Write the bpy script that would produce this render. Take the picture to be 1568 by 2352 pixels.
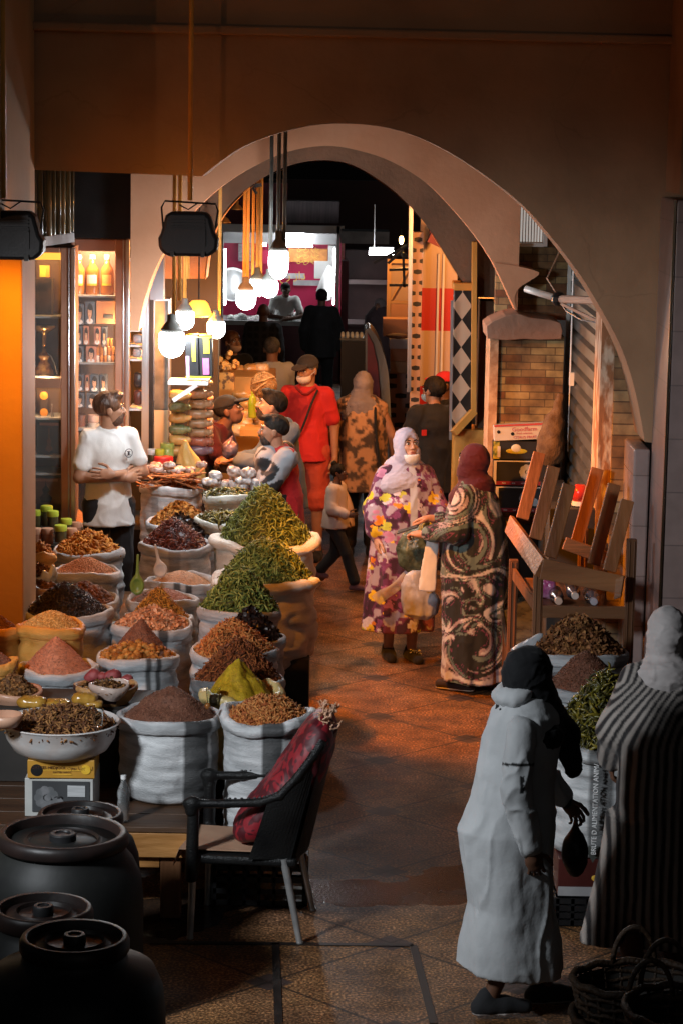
import bpy, math, random
import numpy as np
from mathutils import Vector, Matrix, Euler
for o in list(bpy.data.objects): bpy.data.objects.remove(o)
SC = bpy.context.scene; COL = SC.collection
RD = math.radians; PI = math.pi
rng = np.random.default_rng(7); random.seed(7)

# ------------------------------------------------------------------ camera
CAMH = 3.8; FD = 5552.0; HOR = 285.0
TH = math.atan((1176-HOR)/FD); RO = RD(1.0)
_f = Vector((0, math.cos(TH), -math.sin(TH))); _u0 = Vector((0, math.sin(TH), math.cos(TH))); _r0 = Vector((1,0,0))
_r = math.cos(RO)*_r0 + math.sin(RO)*_u0; _u = -math.sin(RO)*_r0 + math.cos(RO)*_u0
cd = bpy.data.cameras.new('camera'); cam = bpy.data.objects.new('camera', cd); COL.objects.link(cam)
cd.sensor_fit = 'VERTICAL'; cd.sensor_height = 36; cd.lens = 36*FD/2352; cd.clip_end = 400; cd.clip_start = .1
M = Matrix((( _r.x,_u.x,-_f.x,0),(_r.y,_u.y,-_f.y,0),(_r.z,_u.z,-_f.z,CAMH),(0,0,0,1)))
cam.matrix_world = M; SC.camera = cam

# ------------------------------------------------------------------ world, lamps, exposure
w = bpy.data.worlds.new('World'); SC.world = w; w.use_nodes = True
nt = w.node_tree; bg = nt.nodes['Background']
sky = nt.nodes.new('ShaderNodeTexSky'); sky.sky_type = 'NISHITA'; sky.sun_disc = False
sky.sun_elevation = RD(2.0); sky.sun_rotation = RD(150); sky.air_density = .4; sky.dust_density = 3
hs = nt.nodes.new('ShaderNodeHueSaturation'); hs.inputs['Saturation'].default_value = .12
nt.links.new(sky.outputs[0], hs.inputs['Color']); nt.links.new(hs.outputs[0], bg.inputs[0]); bg.inputs[1].default_value = .016
ORANGE = (1.0, .30, .008); COOL = (.89, .95, 1.0); WARM = (1.0, .62, .36)
def lamp(kind, name, loc, energy, color, target=None, size=60, blend=.5, rad=.08):
    l = bpy.data.lights.new(name, kind); l.energy = energy; l.color = color
    l.shadow_soft_size = rad
    if kind == 'SPOT': l.spot_size = RD(size); l.spot_blend = blend
    o = bpy.data.objects.new(name, l); COL.objects.link(o); o.location = loc
    if target is not None:
        o.rotation_euler = (Vector(target)-Vector(loc)).to_track_quat('-Z','Y').to_euler()
    return o
# lamps of the street behind and beside the camera
lamp('SPOT', 'street_lamp_light', (-3.2, 7.6, 3.4), 960, COOL, (-.1, 12.4, .5), 62, .6, .30)
lamp('SPOT', 'lantern_light', (-4.0, 4.5, 2.6), 140, (1.0,.44,.19), (.6, 14, 4.3), 27, .7, .03)
SC.view_settings.view_transform = 'Standard'; SC.view_settings.look = 'None'
SC.view_settings.exposure = 0; SC.view_settings.gamma = 1
SC.cycles.use_denoising = True
try: SC.cycles.denoiser = 'OPENIMAGEDENOISE'
except Exception: pass
SC.cycles.sample_clamp_indirect = 4.0; SC.cycles.max_bounces = 6; SC.cycles.caustics_reflective = False
SC.cycles.caustics_refractive = False; SC.cycles.transparent_max_bounces = 12

# ------------------------------------------------------------------ pixel -> place helpers (1568 x 2352 measure of the photo)
def ray(x, y):
    return _f + _r*((x-784)/FD) + _u*((1176-y)/FD)
def D(x, y, Y):
    d = ray(x, y); t = Y/d.y
    return np.array((d.x*t, Y, CAMH+d.z*t))
def G(x, y, z=0.0):
    d = ray(x, y); t = (z-CAMH)/d.z
    return np.array((d.x*t, d.y*t, z))
def mpp(Y): return Y/FD*1.01
def rectD(x1, y1, x2, y2, Y):
    c = D((x1+x2)/2, (y1+y2)/2, Y); ym=(y1+y2)/2; xm=(x1+x2)/2
    w = abs(D(x2,ym,Y)[0]-D(x1,ym,Y)[0]); h = abs(D(xm,y1,Y)[2]-D(xm,y2,Y)[2])
    return c, w, h

# ------------------------------------------------------------------ materials
_mats = {}
def NM(name):
    m = bpy.data.materials.new(name); m.use_nodes = True
    return m, m.node_tree, m.node_tree.nodes['Principled BSDF']
def mat(name, c1, c2=None, sc=6.0, rough=.6, bump=.0, bs=60.0, metal=0.0, attr=False, spec=.5, stretch=(1,1,1), trans=0.0, emit=None, es=0.0, c3=None, detail=5.0, sheen=0.0, alpha=1.0, rv=0.12, mix=(.38,.62), ior=1.45):
    """noise-mottled principled material; attr multiplies by the mesh's Col attribute"""
    if name in _mats: return _mats[name]
    m, t, b = NM(name); N = t.nodes; L = t.links
    tc = N.new('ShaderNodeTexCoord'); mp = N.new('ShaderNodeMapping'); mp.inputs['Scale'].default_value = stretch
    L.new(tc.outputs['Object'], mp.inputs['Vector'])
    nz = N.new('ShaderNodeTexNoise'); nz.inputs['Scale'].default_value = sc; nz.inputs['Detail'].default_value = detail
    L.new(mp.outputs[0], nz.inputs['Vector'])
    cr = N.new('ShaderNodeValToRGB'); e = cr.color_ramp.elements
    c2 = c2 or tuple(min(1, x*1.25) for x in c1)
    e[0].position, e[1].position = mix
    e[0].color = (*c1, 1); e[1].color = (*c2, 1)
    if c3: k = e.new(.5*(mix[0]+mix[1])); k.color = (*c3, 1)
    L.new(nz.outputs['Fac'], cr.inputs['Fac'])
    out = cr.outputs['Color']
    if attr:
        a = N.new('ShaderNodeAttribute'); a.attribute_name = 'Col'
        mx = N.new('ShaderNodeMix'); mx.data_type = 'RGBA'; mx.blend_type = 'MULTIPLY'; mx.inputs['Factor'].default_value = 1
        L.new(out, mx.inputs['A']); L.new(a.outputs['Color'], mx.inputs['B']); out = mx.outputs['Result']
    L.new(out, b.inputs['Base Color'])
    mr = N.new('ShaderNodeMapRange'); mr.inputs['To Min'].default_value = max(0, rough-rv); mr.inputs['To Max'].default_value = min(1, rough+rv)
    L.new(nz.outputs['Fac'], mr.inputs['Value']); L.new(mr.outputs[0], b.inputs['Roughness'])
    b.inputs['Metallic'].default_value = metal; b.inputs['Specular IOR Level'].default_value = spec
    b.inputs['Transmission Weight'].default_value = trans; b.inputs['IOR'].default_value = ior
    if sheen: b.inputs['Sheen Weight'].default_value = sheen
    b.inputs['Alpha'].default_value = alpha
    if emit: b.inputs['Emission Color'].default_value = (*emit, 1); b.inputs['Emission Strength'].default_value = es
    if bump:
        n2 = N.new('ShaderNodeTexNoise'); n2.inputs['Scale'].default_value = bs; n2.inputs['Detail'].default_value = 4
        L.new(mp.outputs[0], n2.inputs['Vector'])
        bp = N.new('ShaderNodeBump'); bp.inputs['Strength'].default_value = bump; bp.inputs['Distance'].default_value = .02
        L.new(n2.outputs['Fac'], bp.inputs['Height']); L.new(bp.outputs[0], b.inputs['Normal'])
    _mats[name] = m; return m

# ------------------------------------------------------------------ mesh builder
def quadmesh(name, V, F, smooth=True, mats=(), mi=None, col=None):
    me = bpy.data.meshes.new(name)
    V = np.asarray(V, dtype=np.float32)
    if isinstance(F, np.ndarray):
        nf, k = F.shape
        me.vertices.add(len(V)); me.vertices.foreach_set('co', V.ravel())
        me.loops.add(nf*k); me.loops.foreach_set('vertex_index', F.astype(np.int32).ravel())
        me.polygons.add(nf); me.polygons.foreach_set('loop_start', (np.arange(nf)*k).astype(np.int32))
        try: me.polygons.foreach_set('loop_total', np.full(nf, k, dtype=np.int32))
        except Exception: pass
    else:
        me.from_pydata([tuple(map(float, v)) for v in V], [], [tuple(int(i) for i in f) for f in F])
    for m in mats: me.materials.append(m)
    if mi is not None: me.polygons.foreach_set('material_index', np.asarray(mi, dtype=np.int32))
    if col is not None:
        a = me.color_attributes.new('Col', 'FLOAT_COLOR', 'POINT')
        c4 = np.ones((len(V), 4), dtype=np.float32); c4[:, :3] = col
        a.data.foreach_set('color', c4.ravel())
    me.update(calc_edges=True); me.validate()
    me.polygons.foreach_set('use_smooth', np.full(len(me.polygons), bool(smooth)))
    return me
ORG = {}
def tag(o, label=None, cat=None, group=None, kind=None):
    if label: o['label'] = label
    if cat: o['category'] = cat
    if group: o['group'] = group
    if kind: o['kind'] = kind
    return o
def thing(name, label, cat, loc=(0,0,0), group=None, rz=0.0):
    o = bpy.data.objects.new(name, None); COL.objects.link(o); o.empty_display_size = .1
    o.location = tuple(map(float, loc)); o.rotation_euler = (0,0,rz)
    ORG[o.name] = (np.array(loc, dtype=float), rz)
    return tag(o, label, cat, group)
def link(name, me, parent=None, org=None, local=False):
    o = bpy.data.objects.new(name, me); COL.objects.link(o)
    if parent is not None:
        o.parent = parent
        if not local:
            root = parent
            while root.parent: root = root.parent
            c, rz = ORG.get(root.name, (np.zeros(3), 0))
            if np.any(c) or rz:
                A = Matrix.Rotation(-rz,4,'Z') @ Matrix.Translation(Vector(-c)); me.transform(A)
    elif org is not None:
        c = np.array(org, dtype=float); me.transform(Matrix.Translation(Vector(-c))); o.location = Vector(c); ORG[o.name] = (c, 0)
    return o
class MB:
    def __init__(s): s.V=[]; s.F=[]; s.I=[]; s.C=[]; s.n=0
    def add(s, V, F, mi=0, col=(1,1,1)):
        V = np.asarray(V, dtype=float); s.V.append(V)
        for f in F: s.F.append([int(i)+s.n for i in f]); s.I.append(mi)
        s.C.append(np.broadcast_to(np.asarray(col, dtype=float), (len(V),3))); s.n += len(V); return s
    def box(s, c, d, rot=None, mi=0, col=(1,1,1)):
        c = np.array(c, dtype=float); h = np.array(d, dtype=float)/2
        V = np.array([[x,y,z] for x in (-1,1) for y in (-1,1) for z in (-1,1)])*h
        if rot is not None: V = V @ np.array(rot).T
        return s.add(V+c, [(0,1,3,2),(4,6,7,5),(0,4,5,1),(2,3,7,6),(0,2,6,4),(1,5,7,3)], mi, col)
    def beam(s, a, b, wd, th, up=(0,0,1), mi=0, col=(1,1,1)):
        a = np.array(a,dtype=float); b = np.array(b,dtype=float); z = b-a; L = np.linalg.norm(z); z /= L
        u = np.array(up,dtype=float); x = np.cross(u, z)
        if np.linalg.norm(x) < 1e-4: x = np.cross((1,0,0), z)
        x /= np.linalg.norm(x); y = np.cross(z, x)
        return s.box((a+b)/2, (wd, th, L), np.stack([x,y,z],1), mi, col)
    def lathe(s, prof, c=(0,0,0), n=32, rot=None, mi=0, col=(1,1,1), cap=True, wob=0, sq=(1,1)):
        prof = np.array(prof, dtype=float); a = np.arange(n)/n*2*PI; V=[]
        for r, z in prof:
            V.append(np.stack([r*np.cos(a)*sq[0], r*np.sin(a)*sq[1], np.full(n,z)],1))
        V = np.concatenate(V); k = len(prof); F=[]
        for i in range(k-1):
            for j in range(n):
                j2=(j+1)%n; F.append((i*n+j, i*n+j2, (i+1)*n+j2, (i+1)*n+j))
        if cap:
            if prof[0,0] > 1e-5: F.append(tuple(range(n))[::-1])
            if prof[-1,0] > 1e-5: F.append(tuple((k-1)*n+j for j in range(n)))
        if rot is not None: V = V @ np.array(rot).T
        return s.add(V+np.array(c,dtype=float), F, mi, col)
    def tube(s, pts, r, n=8, mi=0, col=(1,1,1), cap=True):
        P = np.array(pts, dtype=float); m = len(P); r = np.broadcast_to(np.asarray(r,dtype=float), (m,))
        T = np.gradient(P, axis=0); T /= np.linalg.norm(T,axis=1)[:,None]+1e-9
        ref = np.array((0,0,1.)) if abs(T[0,2])<.9 else np.array((1.,0,0))
        a = np.arange(n)/n*2*PI; V=[]
        x = np.cross(ref, T[0]); x/=np.linalg.norm(x)
        for i in range(m):
            x = x-T[i]*np.dot(x,T[i]); x/=np.linalg.norm(x)+1e-9; y=np.cross(T[i],x)
            V.append(P[i]+r[i]*(np.cos(a)[:,None]*x+np.sin(a)[:,None]*y))
        V=np.concatenate(V); F=[]
        for i in range(m-1):
            for j in range(n):
                j2=(j+1)%n; F.append((i*n+j,i*n+j2,(i+1)*n+j2,(i+1)*n+j))
        if cap: F.append(tuple(range(n))[::-1]); F.append(tuple((m-1)*n+j for j in range(n)))
        return s.add(V,F,mi,col)
    def prism(s, poly, y0, y1, mi=0, col=(1,1,1)):
        """poly in x,z (list); extruded along y"""
        P = np.array(poly,dtype=float); n=len(P)
        V = np.concatenate([np.stack([P[:,0],np.full(n,y0),P[:,1]],1), np.stack([P[:,0],np.full(n,y1),P[:,1]],1)])
        F=[tuple(range(n)), tuple(range(n,2*n))[::-1]]+[(i,n+i,n+(i+1)%n,(i+1)%n) for i in range(n)]
        return s.add(V,F,mi,col)
    def ball(s, c, r, n=12, mi=0, col=(1,1,1), rot=None):
        r = np.broadcast_to(np.asarray(r,dtype=float),(3,)); k=n//2
        th=np.linspace(-PI/2,PI/2,k+1)
        t = MB(); t.lathe([(max(1e-6,math.cos(x)),math.sin(x)) for x in th], n=n, cap=False)
        V=t.V[0]*r
        if rot is not None: V = V@np.array(rot).T
        return s.add(V+np.array(c,dtype=float), t.F, mi, col)
    def build(s, name, mats, parent=None, smooth=False, bevel=0, org=None, local=False, col=False, auto=None):
        V = np.concatenate(s.V)
        mats = mats if isinstance(mats,(list,tuple)) else [mats]
        me = quadmesh(name, V, s.F, smooth, mats, s.I, np.concatenate(s.C) if col else None)
        o = link(name, me, parent, org, local)
        if bevel:
            b = o.modifiers.new('bevel','BEVEL'); b.width=bevel; b.segments=2; b.limit_method='ANGLE'; b.angle_limit=RD(40)
        if auto:
            try: me.set_sharp_from_angle(angle=RD(auto))
            except Exception: pass
        return o
def rotm(x=0,y=0,z=0): return np.array(Euler((RD(x),RD(y),RD(z))).to_matrix())
def text(s, size, c, mt, parent=None, rot=(90,0,0), ext=.0006, name='lettering', align='CENTER', sx=1.0, local=False):
    cu = bpy.data.curves.new('t','FONT'); cu.body = s; cu.size = size; cu.extrude = ext; cu.align_x = align; cu.align_y='CENTER'; cu.resolution_u=2
    o = bpy.data.objects.new('t',cu); COL.objects.link(o)
    bpy.context.view_layer.update()
    me = bpy.data.meshes.new_from_object(o.evaluated_get(bpy.context.evaluated_depsgraph_get()))
    bpy.data.objects.remove(o); bpy.data.curves.remove(cu)
    A = Matrix.Translation(Vector(tuple(map(float,c)))) @ Euler(tuple(RD(a) for a in rot)).to_matrix().to_4x4() @ Matrix.Diagonal((sx,1,1,1))
    me.transform(A); me.materials.clear(); me.materials.append(mt)
    return link(name, me, parent, None, local)

# ------------------------------------------------------------------ numpy noise
def _h(i,j,k,s):
    n = (i*374761393 + j*668265263 + k*1274126177 + s*974634677) & 0xffffffff
    n = ((n ^ (n>>13))*1103515245) & 0xffffffff; n = (n ^ (n>>16)) & 0xffffff
    return n/float(0xffffff)
def vnoise(P, s=0):
    P = np.asarray(P,dtype=float); I = np.floor(P).astype(np.int64); f = P-I; f=f*f*(3-2*f); r=0
    for a in (0,1):
        for b in (0,1):
            for c in (0,1):
                wt = (f[...,0] if a else 1-f[...,0])*(f[...,1] if b else 1-f[...,1])*(f[...,2] if c else 1-f[...,2])
                r = r + wt*_h(I[...,0]+a, I[...,1]+b, I[...,2]+c, s)
    return r*2-1
def fbm(P, s=0, o=3):
    r=0; a=1; t=0
    for i in range(o): r=r+a*vnoise(np.asarray(P)*(2**i)+17.3*i,s+i); t+=a; a*=.5
    return r/t

# ------------------------------------------------------------------ signed-distance modelling
def cap(a,b,ra,rb=None,k=.02,op='u'):
    a=np.array(a,dtype=float); b=np.array(b,dtype=float); rb=ra if rb is None else rb
    ba=b-a; L2=max(1e-9,float(ba@ba)); m=max(ra,rb)
    def f(X,Y,Z):
        t=np.clip(((X-a[0])*ba[0]+(Y-a[1])*ba[1]+(Z-a[2])*ba[2])/L2,0,1)
        return np.sqrt((X-a[0]-t*ba[0])**2+(Y-a[1]-t*ba[1])**2+(Z-a[2]-t*ba[2])**2)-(ra+(rb-ra)*t)
    return dict(f=f,lo=np.minimum(a,b)-m,hi=np.maximum(a,b)+m,k=k,op=op)
def ell(c,r,rot=None,k=.02,op='u'):
    c=np.array(c,dtype=float); r=np.array(r,dtype=float); Rt=None if rot is None else np.array(rot)
    m = r if Rt is None else np.full(3,max(r))
    def f(X,Y,Z):
        x,y,z=X-c[0],Y-c[1],Z-c[2]
        if Rt is not None: x,y,z=(Rt[0,0]*x+Rt[1,0]*y+Rt[2,0]*z),(Rt[0,1]*x+Rt[1,1]*y+Rt[2,1]*z),(Rt[0,2]*x+Rt[1,2]*y+Rt[2,2]*z)
        k0=np.sqrt((x/r[0])**2+(y/r[1])**2+(z/r[2])**2); k1=np.sqrt((x/r[0]**2)**2+(y/r[1]**2)**2+(z/r[2]**2)**2)
        return k0*(k0-1)/(k1+1e-6)
    return dict(f=f,lo=c-m,hi=c+m,k=k,op=op)
def loft(keys, nf=0, amp=0, ph=0, k=.03, twist=0, op='u', amp0=0):
    """keys: (z,cx,cy,rx,ry) rising z; nf folds whose depth grows downward"""
    K=np.array(sorted(keys),dtype=float); lo=np.array((min(K[:,1]-K[:,3]),min(K[:,2]-K[:,4]),K[0,0])); hi=np.array((max(K[:,1]+K[:,3]),max(K[:,2]+K[:,4]),K[-1,0]))
    def f(X,Y,Z):
        z=np.clip(Z,K[0,0],K[-1,0]); ip=lambda i: np.interp(z,K[:,0],K[:,i])
        x=X-ip(1); y=Y-ip(2); rx=ip(3); ry=ip(4)
        q=1.0
        if nf:
            a=np.arctan2(y/ry,x/rx); d=(K[-1,0]-z)/(K[-1,0]-K[0,0])
            q=1+(amp0+amp*d)*(np.sin(nf*a+ph+twist*d)+.5*np.sin((nf*2-3)*a+2.1*ph-3*d))
        rr=np.sqrt((x/rx)**2+(y/ry)**2)/q
        return np.maximum((rr-1)*np.minimum(rx,ry), np.maximum(K[0,0]-Z, Z-K[-1,0]))
    return dict(f=f,lo=lo-amp*max(hi-lo),hi=hi+amp*max(hi-lo),k=k,op=op)
def plane(p,n,op='i',k=.0):
    p=np.array(p,dtype=float); n=np.array(n,dtype=float); n/=np.linalg.norm(n)
    return dict(f=lambda X,Y,Z:(X-p[0])*n[0]+(Y-p[1])*n[1]+(Z-p[2])*n[2],lo=None,hi=None,k=k,op=op)
def smin(a,b,k):
    if k<=0: return np.minimum(a,b)
    h=np.clip(.5+.5*(b-a)/k,0,1); return b+(a-b)*h-k*h*(1-h)
def sdfmesh(prims, h, disp=None):
    us=[p for p in prims if p['op']=='u']
    lo=np.min([p['lo'] for p in us],0)-.03-2*h; hi=np.max([p['hi'] for p in us],0)+.03+2*h
    n=np.ceil((hi-lo)/h).astype(int)+1; ax=[lo[i]+h*np.arange(n[i]) for i in range(3)]
    F=np.full(n,1.0,dtype=np.float32)
    for p in prims:
        if p['lo'] is None: sl=(slice(None),)*3
        else:
            pad=.05+p['k']; a=np.clip(np.floor((p['lo']-pad-lo)/h).astype(int),0,n); b=np.clip(np.ceil((p['hi']+pad-lo)/h).astype(int)+1,0,n)
            if np.any(b<=a): continue
            sl=tuple(slice(a[i],b[i]) for i in range(3))
        d=p['f'](ax[0][sl[0]][:,None,None],ax[1][sl[1]][None,:,None],ax[2][sl[2]][None,None,:])
        S=F[sl]
        if p['op']=='u': F[sl]=smin(S,d,p['k'])
        elif p['op']=='s': F[sl]=-smin(-S,d,p['k'])
        else: F[sl]=-smin(-S,-d,p['k']) if p['k']>0 else np.maximum(S,d)
    return snets(F,lo,h)
_E=[(0,1),(2,3),(4,5),(6,7),(0,2),(1,3),(4,6),(5,7),(0,4),(1,5),(2,6),(3,7)]
def snets(F,lo,h):
    s=F<0
    cnt=np.zeros(tuple(np.array(F.shape)-1),dtype=np.int8)
    for i in (0,1):
        for j in (0,1):
            for k in (0,1): cnt+=s[i:F.shape[0]-1+i,j:F.shape[1]-1+j,k:F.shape[2]-1+k]
    I=np.argwhere((cnt>0)&(cnt<8)); idx=np.full(cnt.shape,-1,dtype=np.int64); idx[tuple(I.T)]=np.arange(len(I))
    off=np.array([[i,j,k] for i in (0,1) for j in (0,1) for k in (0,1)])
    val=np.stack([F[tuple((I+o).T)] for o in off],1); P=np.zeros((len(I),3)); c=np.zeros(len(I))
    for a,b in _E:
        va,vb=val[:,a],val[:,b]; m=(va<0)!=(vb<0); t=np.where(m,va/np.where(m,va-vb,1),0)
        P+=np.where(m[:,None],off[a]+t[:,None]*(off[b]-off[a]),0); c+=m
    V=lo+h*(I+P/c[:,None]); Q=[]
    for ax in range(3):
        u,v=(ax+1)%3,(ax+2)%3
        A=[slice(0,-1) if d==ax else slice(None) for d in range(3)]; B=[slice(1,None) if d==ax else slice(None) for d in range(3)]
        m=s[tuple(A)]!=s[tuple(B)]; E=np.argwhere(m); E=E[(E[:,u]>0)&(E[:,v]>0)&(E[:,u]<F.shape[u]-1)&(E[:,v]<F.shape[v]-1)]
        if not len(E): continue
        eu=np.eye(3,dtype=int)[u]; ev=np.eye(3,dtype=int)[v]
        q=np.stack([idx[tuple((E-eu-ev).T)],idx[tuple((E-ev).T)],idx[tuple(E.T)],idx[tuple((E-eu).T)]],1)
        fl=~s[tuple(E.T)]; q[fl]=q[fl][:,::-1]; Q.append(q)
    Q=np.concatenate(Q); return V,Q
def vnorm(V,Q):
    n=np.cross(V[Q[:,2]]-V[Q[:,0]],V[Q[:,3]]-V[Q[:,1]]); N=np.zeros_like(V)
    for k in range(4):
        for a in range(3): N[:,a]+=np.bincount(Q[:,k],weights=n[:,a],minlength=len(V))
    return N/(np.linalg.norm(N,axis=1)[:,None]+1e-12)
def wrinkle(V,Q,amp,freq,s=0,o=3,ridge=0.0):
    N=vnorm(V,Q); d=amp*fbm(V*np.array(freq),s,o)
    if ridge:
        W=V+.05*np.stack([vnoise(V*6,s+31),vnoise(V*6,s+32),vnoise(V*6,s+33)],1); n=vnoise(W*np.array(freq)*1.1,s+21)+.35*vnoise(W*np.array(freq)*2.3,s+22); d=d+ridge*(np.clip(1-np.abs(n)*2.6,0,1)**1.5-.35)
    return V+N*d[:,None]
# ================================================================== SETTING
def brickmat(name, c1, c2, mortar, bw, bh, msz=.012, rough=.8, axis='XZ', off=.5, bump=.4, vary=None):
    m,t,b=NM(name); N=t.nodes; L=t.links
    tc=N.new('ShaderNodeTexCoord'); sp=N.new('ShaderNodeSeparateXYZ'); cb=N.new('ShaderNodeCombineXYZ')
    L.new(tc.outputs['Object'],sp.inputs[0]); L.new(sp.outputs['XYZ'.index(axis[0])],cb.inputs[0]); L.new(sp.outputs['XYZ'.index(axis[1])],cb.inputs[1])
    br=N.new('ShaderNodeTexBrick'); br.inputs['Scale'].default_value=1; br.inputs['Brick Width'].default_value=bw; br.inputs['Row Height'].default_value=bh
    br.inputs['Mortar Size'].default_value=msz; br.inputs['Color1'].default_value=(*c1,1); br.inputs['Color2'].default_value=(*c2,1); br.inputs['Mortar'].default_value=(*mortar,1); br.offset=off
    nz=N.new('ShaderNodeTexNoise'); nz.inputs['Scale'].default_value=9; nz.inputs['Detail'].default_value=6
    L.new(tc.outputs['Object'],nz.inputs['Vector']); L.new(cb.outputs[0],br.inputs['Vector'])
    mx=N.new('ShaderNodeMix'); mx.data_type='RGBA'; mx.blend_type='MULTIPLY'; mx.inputs['Factor'].default_value=.8
    cr=N.new('ShaderNodeValToRGB'); cr.color_ramp.elements[0].position=.3; cr.color_ramp.elements[1].position=.7
    v=vary or ((.45,.42,.4),(1.2,1.15,1.0)); cr.color_ramp.elements[0].color=(*v[0],1); cr.color_ramp.elements[1].color=(*v[1],1)
    L.new(nz.outputs['Fac'],cr.inputs['Fac']); L.new(br.outputs['Color'],mx.inputs['A']); L.new(cr.outputs[0],mx.inputs['B'])
    L.new(mx.outputs['Result'],b.inputs['Base Color']); b.inputs['Roughness'].default_value=rough
    if bump:
        ad=N.new('ShaderNodeMath'); ad.operation='MULTIPLY_ADD'; ad.inputs[1].default_value=-1.2; L.new(br.outputs['Fac'],ad.inputs[0]); L.new(nz.outputs['Fac'],ad.inputs[2])
        bp=N.new('ShaderNodeBump'); bp.inputs['Strength'].default_value=bump; bp.inputs['Distance'].default_value=.01; L.new(ad.outputs[0],bp.inputs['Height']); L.new(bp.outputs[0],b.inputs['Normal'])
    return m
def floormat():
    m,t,b=NM('terrazzo tiles'); N=t.nodes; L=t.links
    def mth(op,a,bb=None,c=None):
        n=N.new('ShaderNodeMath'); n.operation=op
        for i,x in enumerate((a,bb,c)):
            if x is None: continue
            if isinstance(x,(int,float)): n.inputs[i].default_value=x
            else: L.new(x,n.inputs[i])
        return n.outputs[0]
    tc=N.new('ShaderNodeTexCoord'); sp=N.new('ShaderNodeSeparateXYZ'); L.new(tc.outputs['Object'],sp.inputs[0])
    x,y=sp.outputs[0],sp.outputs[1]; S=.78
    u=mth('DIVIDE',mth('ADD',mth('MULTIPLY',x,.7071),mth('MULTIPLY',y,.7071)),S); v=mth('DIVIDE',mth('SUBTRACT',mth('MULTIPLY',x,.7071),mth('MULTIPLY',y,.7071)),S)
    fu=mth('ABSOLUTE',mth('SUBTRACT',mth('FRACT',mth('ADD',u,.37)),.5)); fv=mth('ABSOLUTE',mth('SUBTRACT',mth('FRACT',mth('ADD',v,.15)),.5))
    mn=mth('MINIMUM',fu,fv); grout=mth('LESS_THAN',mn,.011); dia=mth('LESS_THAN',mth('MAXIMUM',fu,fv),.10)
    def noise(s,d=4,w=None):
        n=N.new('ShaderNodeTexNoise'); n.inputs['Scale'].default_value=s; n.inputs['Detail'].default_value=d; L.new(tc.outputs['Object'],n.inputs['Vector']); return n.outputs['Fac']
    def ramp(f,st):
        c=N.new('ShaderNodeValToRGB'); e=c.color_ramp.elements
        for i,(p,cc) in enumerate(st):
            k=e[i] if i<2 else e.new(p); k.position=p; k.color=(*cc,1)
        L.new(f,c.inputs['Fac']); return c.outputs['Color']
    def mixc(f,a,bb,mode='MIX'):
        n=N.new('ShaderNodeMix'); n.data_type='RGBA'; n.blend_type=mode
        if isinstance(f,(int,float)): n.inputs['Factor'].default_value=f
        else: L.new(f,n.inputs['Factor'])
        for k,q in (('A',a),('B',bb)):
            if isinstance(q,tuple): n.inputs[k].default_value=(*q,1)
            else: L.new(q,n.inputs[k])
        return n.outputs['Result']
    base=ramp(noise(1.1,3),[(.36,(.31,.155,.06)),(.64,(.30,.155,.085))])
    speck=ramp(noise(75,2),[(.42,(.35,.32,.30)),(.68,(2.2,2.0,1.8)),(.55,(.9,.9,.9))])
    c=mixc(1.0,base,speck,'MULTIPLY')
    c=mixc(dia,c,(.07,.045,.04)); c=mixc(mth('MULTIPLY',grout,.8),c,(.02,.015,.012))
    dirt=ramp(noise(2.6,7),[(.34,(.36,.34,.32)),(.60,(1,1,1))]); c=mixc(.9,c,dirt,'MULTIPLY')
    dirt2=ramp(noise(9,6),[(.34,(.5,.48,.46)),(.56,(1,1,1))]); c=mixc(.8,c,dirt2,'MULTIPLY')
    # wet band across the lane
    wn=mth('MULTIPLY',mth('SUBTRACT',noise(1.7,4),.5),.9)
    band=mth('ABSOLUTE',mth('SUBTRACT',mth('ADD',mth('MULTIPLY_ADD',x,-.35,y),wn),11.62)); wet=mth('LESS_THAN',band,.27)
    c=mixc(mth('MULTIPLY',wet,.88),c,(.018,.013,.011))
    L.new(c,b.inputs['Base Color'])
    r=mth('MULTIPLY_ADD',noise(3.1,5),.5,.28); r=mth('SUBTRACT',r,mth('MULTIPLY',wet,.28)); L.new(mth('MAXIMUM',r,.12),b.inputs['Roughness'])
    bp=N.new('ShaderNodeBump'); bp.inputs['Strength'].default_value=.35; bp.inputs['Distance'].default_value=.006
    L.new(mth('SUBTRACT',noise(60,3),mth('MULTIPLY',grout,1.5)),bp.inputs['Height']); L.new(bp.outputs[0],b.inputs['Normal'])
    b.inputs['Specular IOR Level'].default_value=.4
    return m
P_wall=mat('brown plaster',(.24,.13,.07),(.42,.25,.145),1.3,.85,.55,7,c3=(.35,.205,.115),mix=(.28,.72),detail=8)
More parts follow.
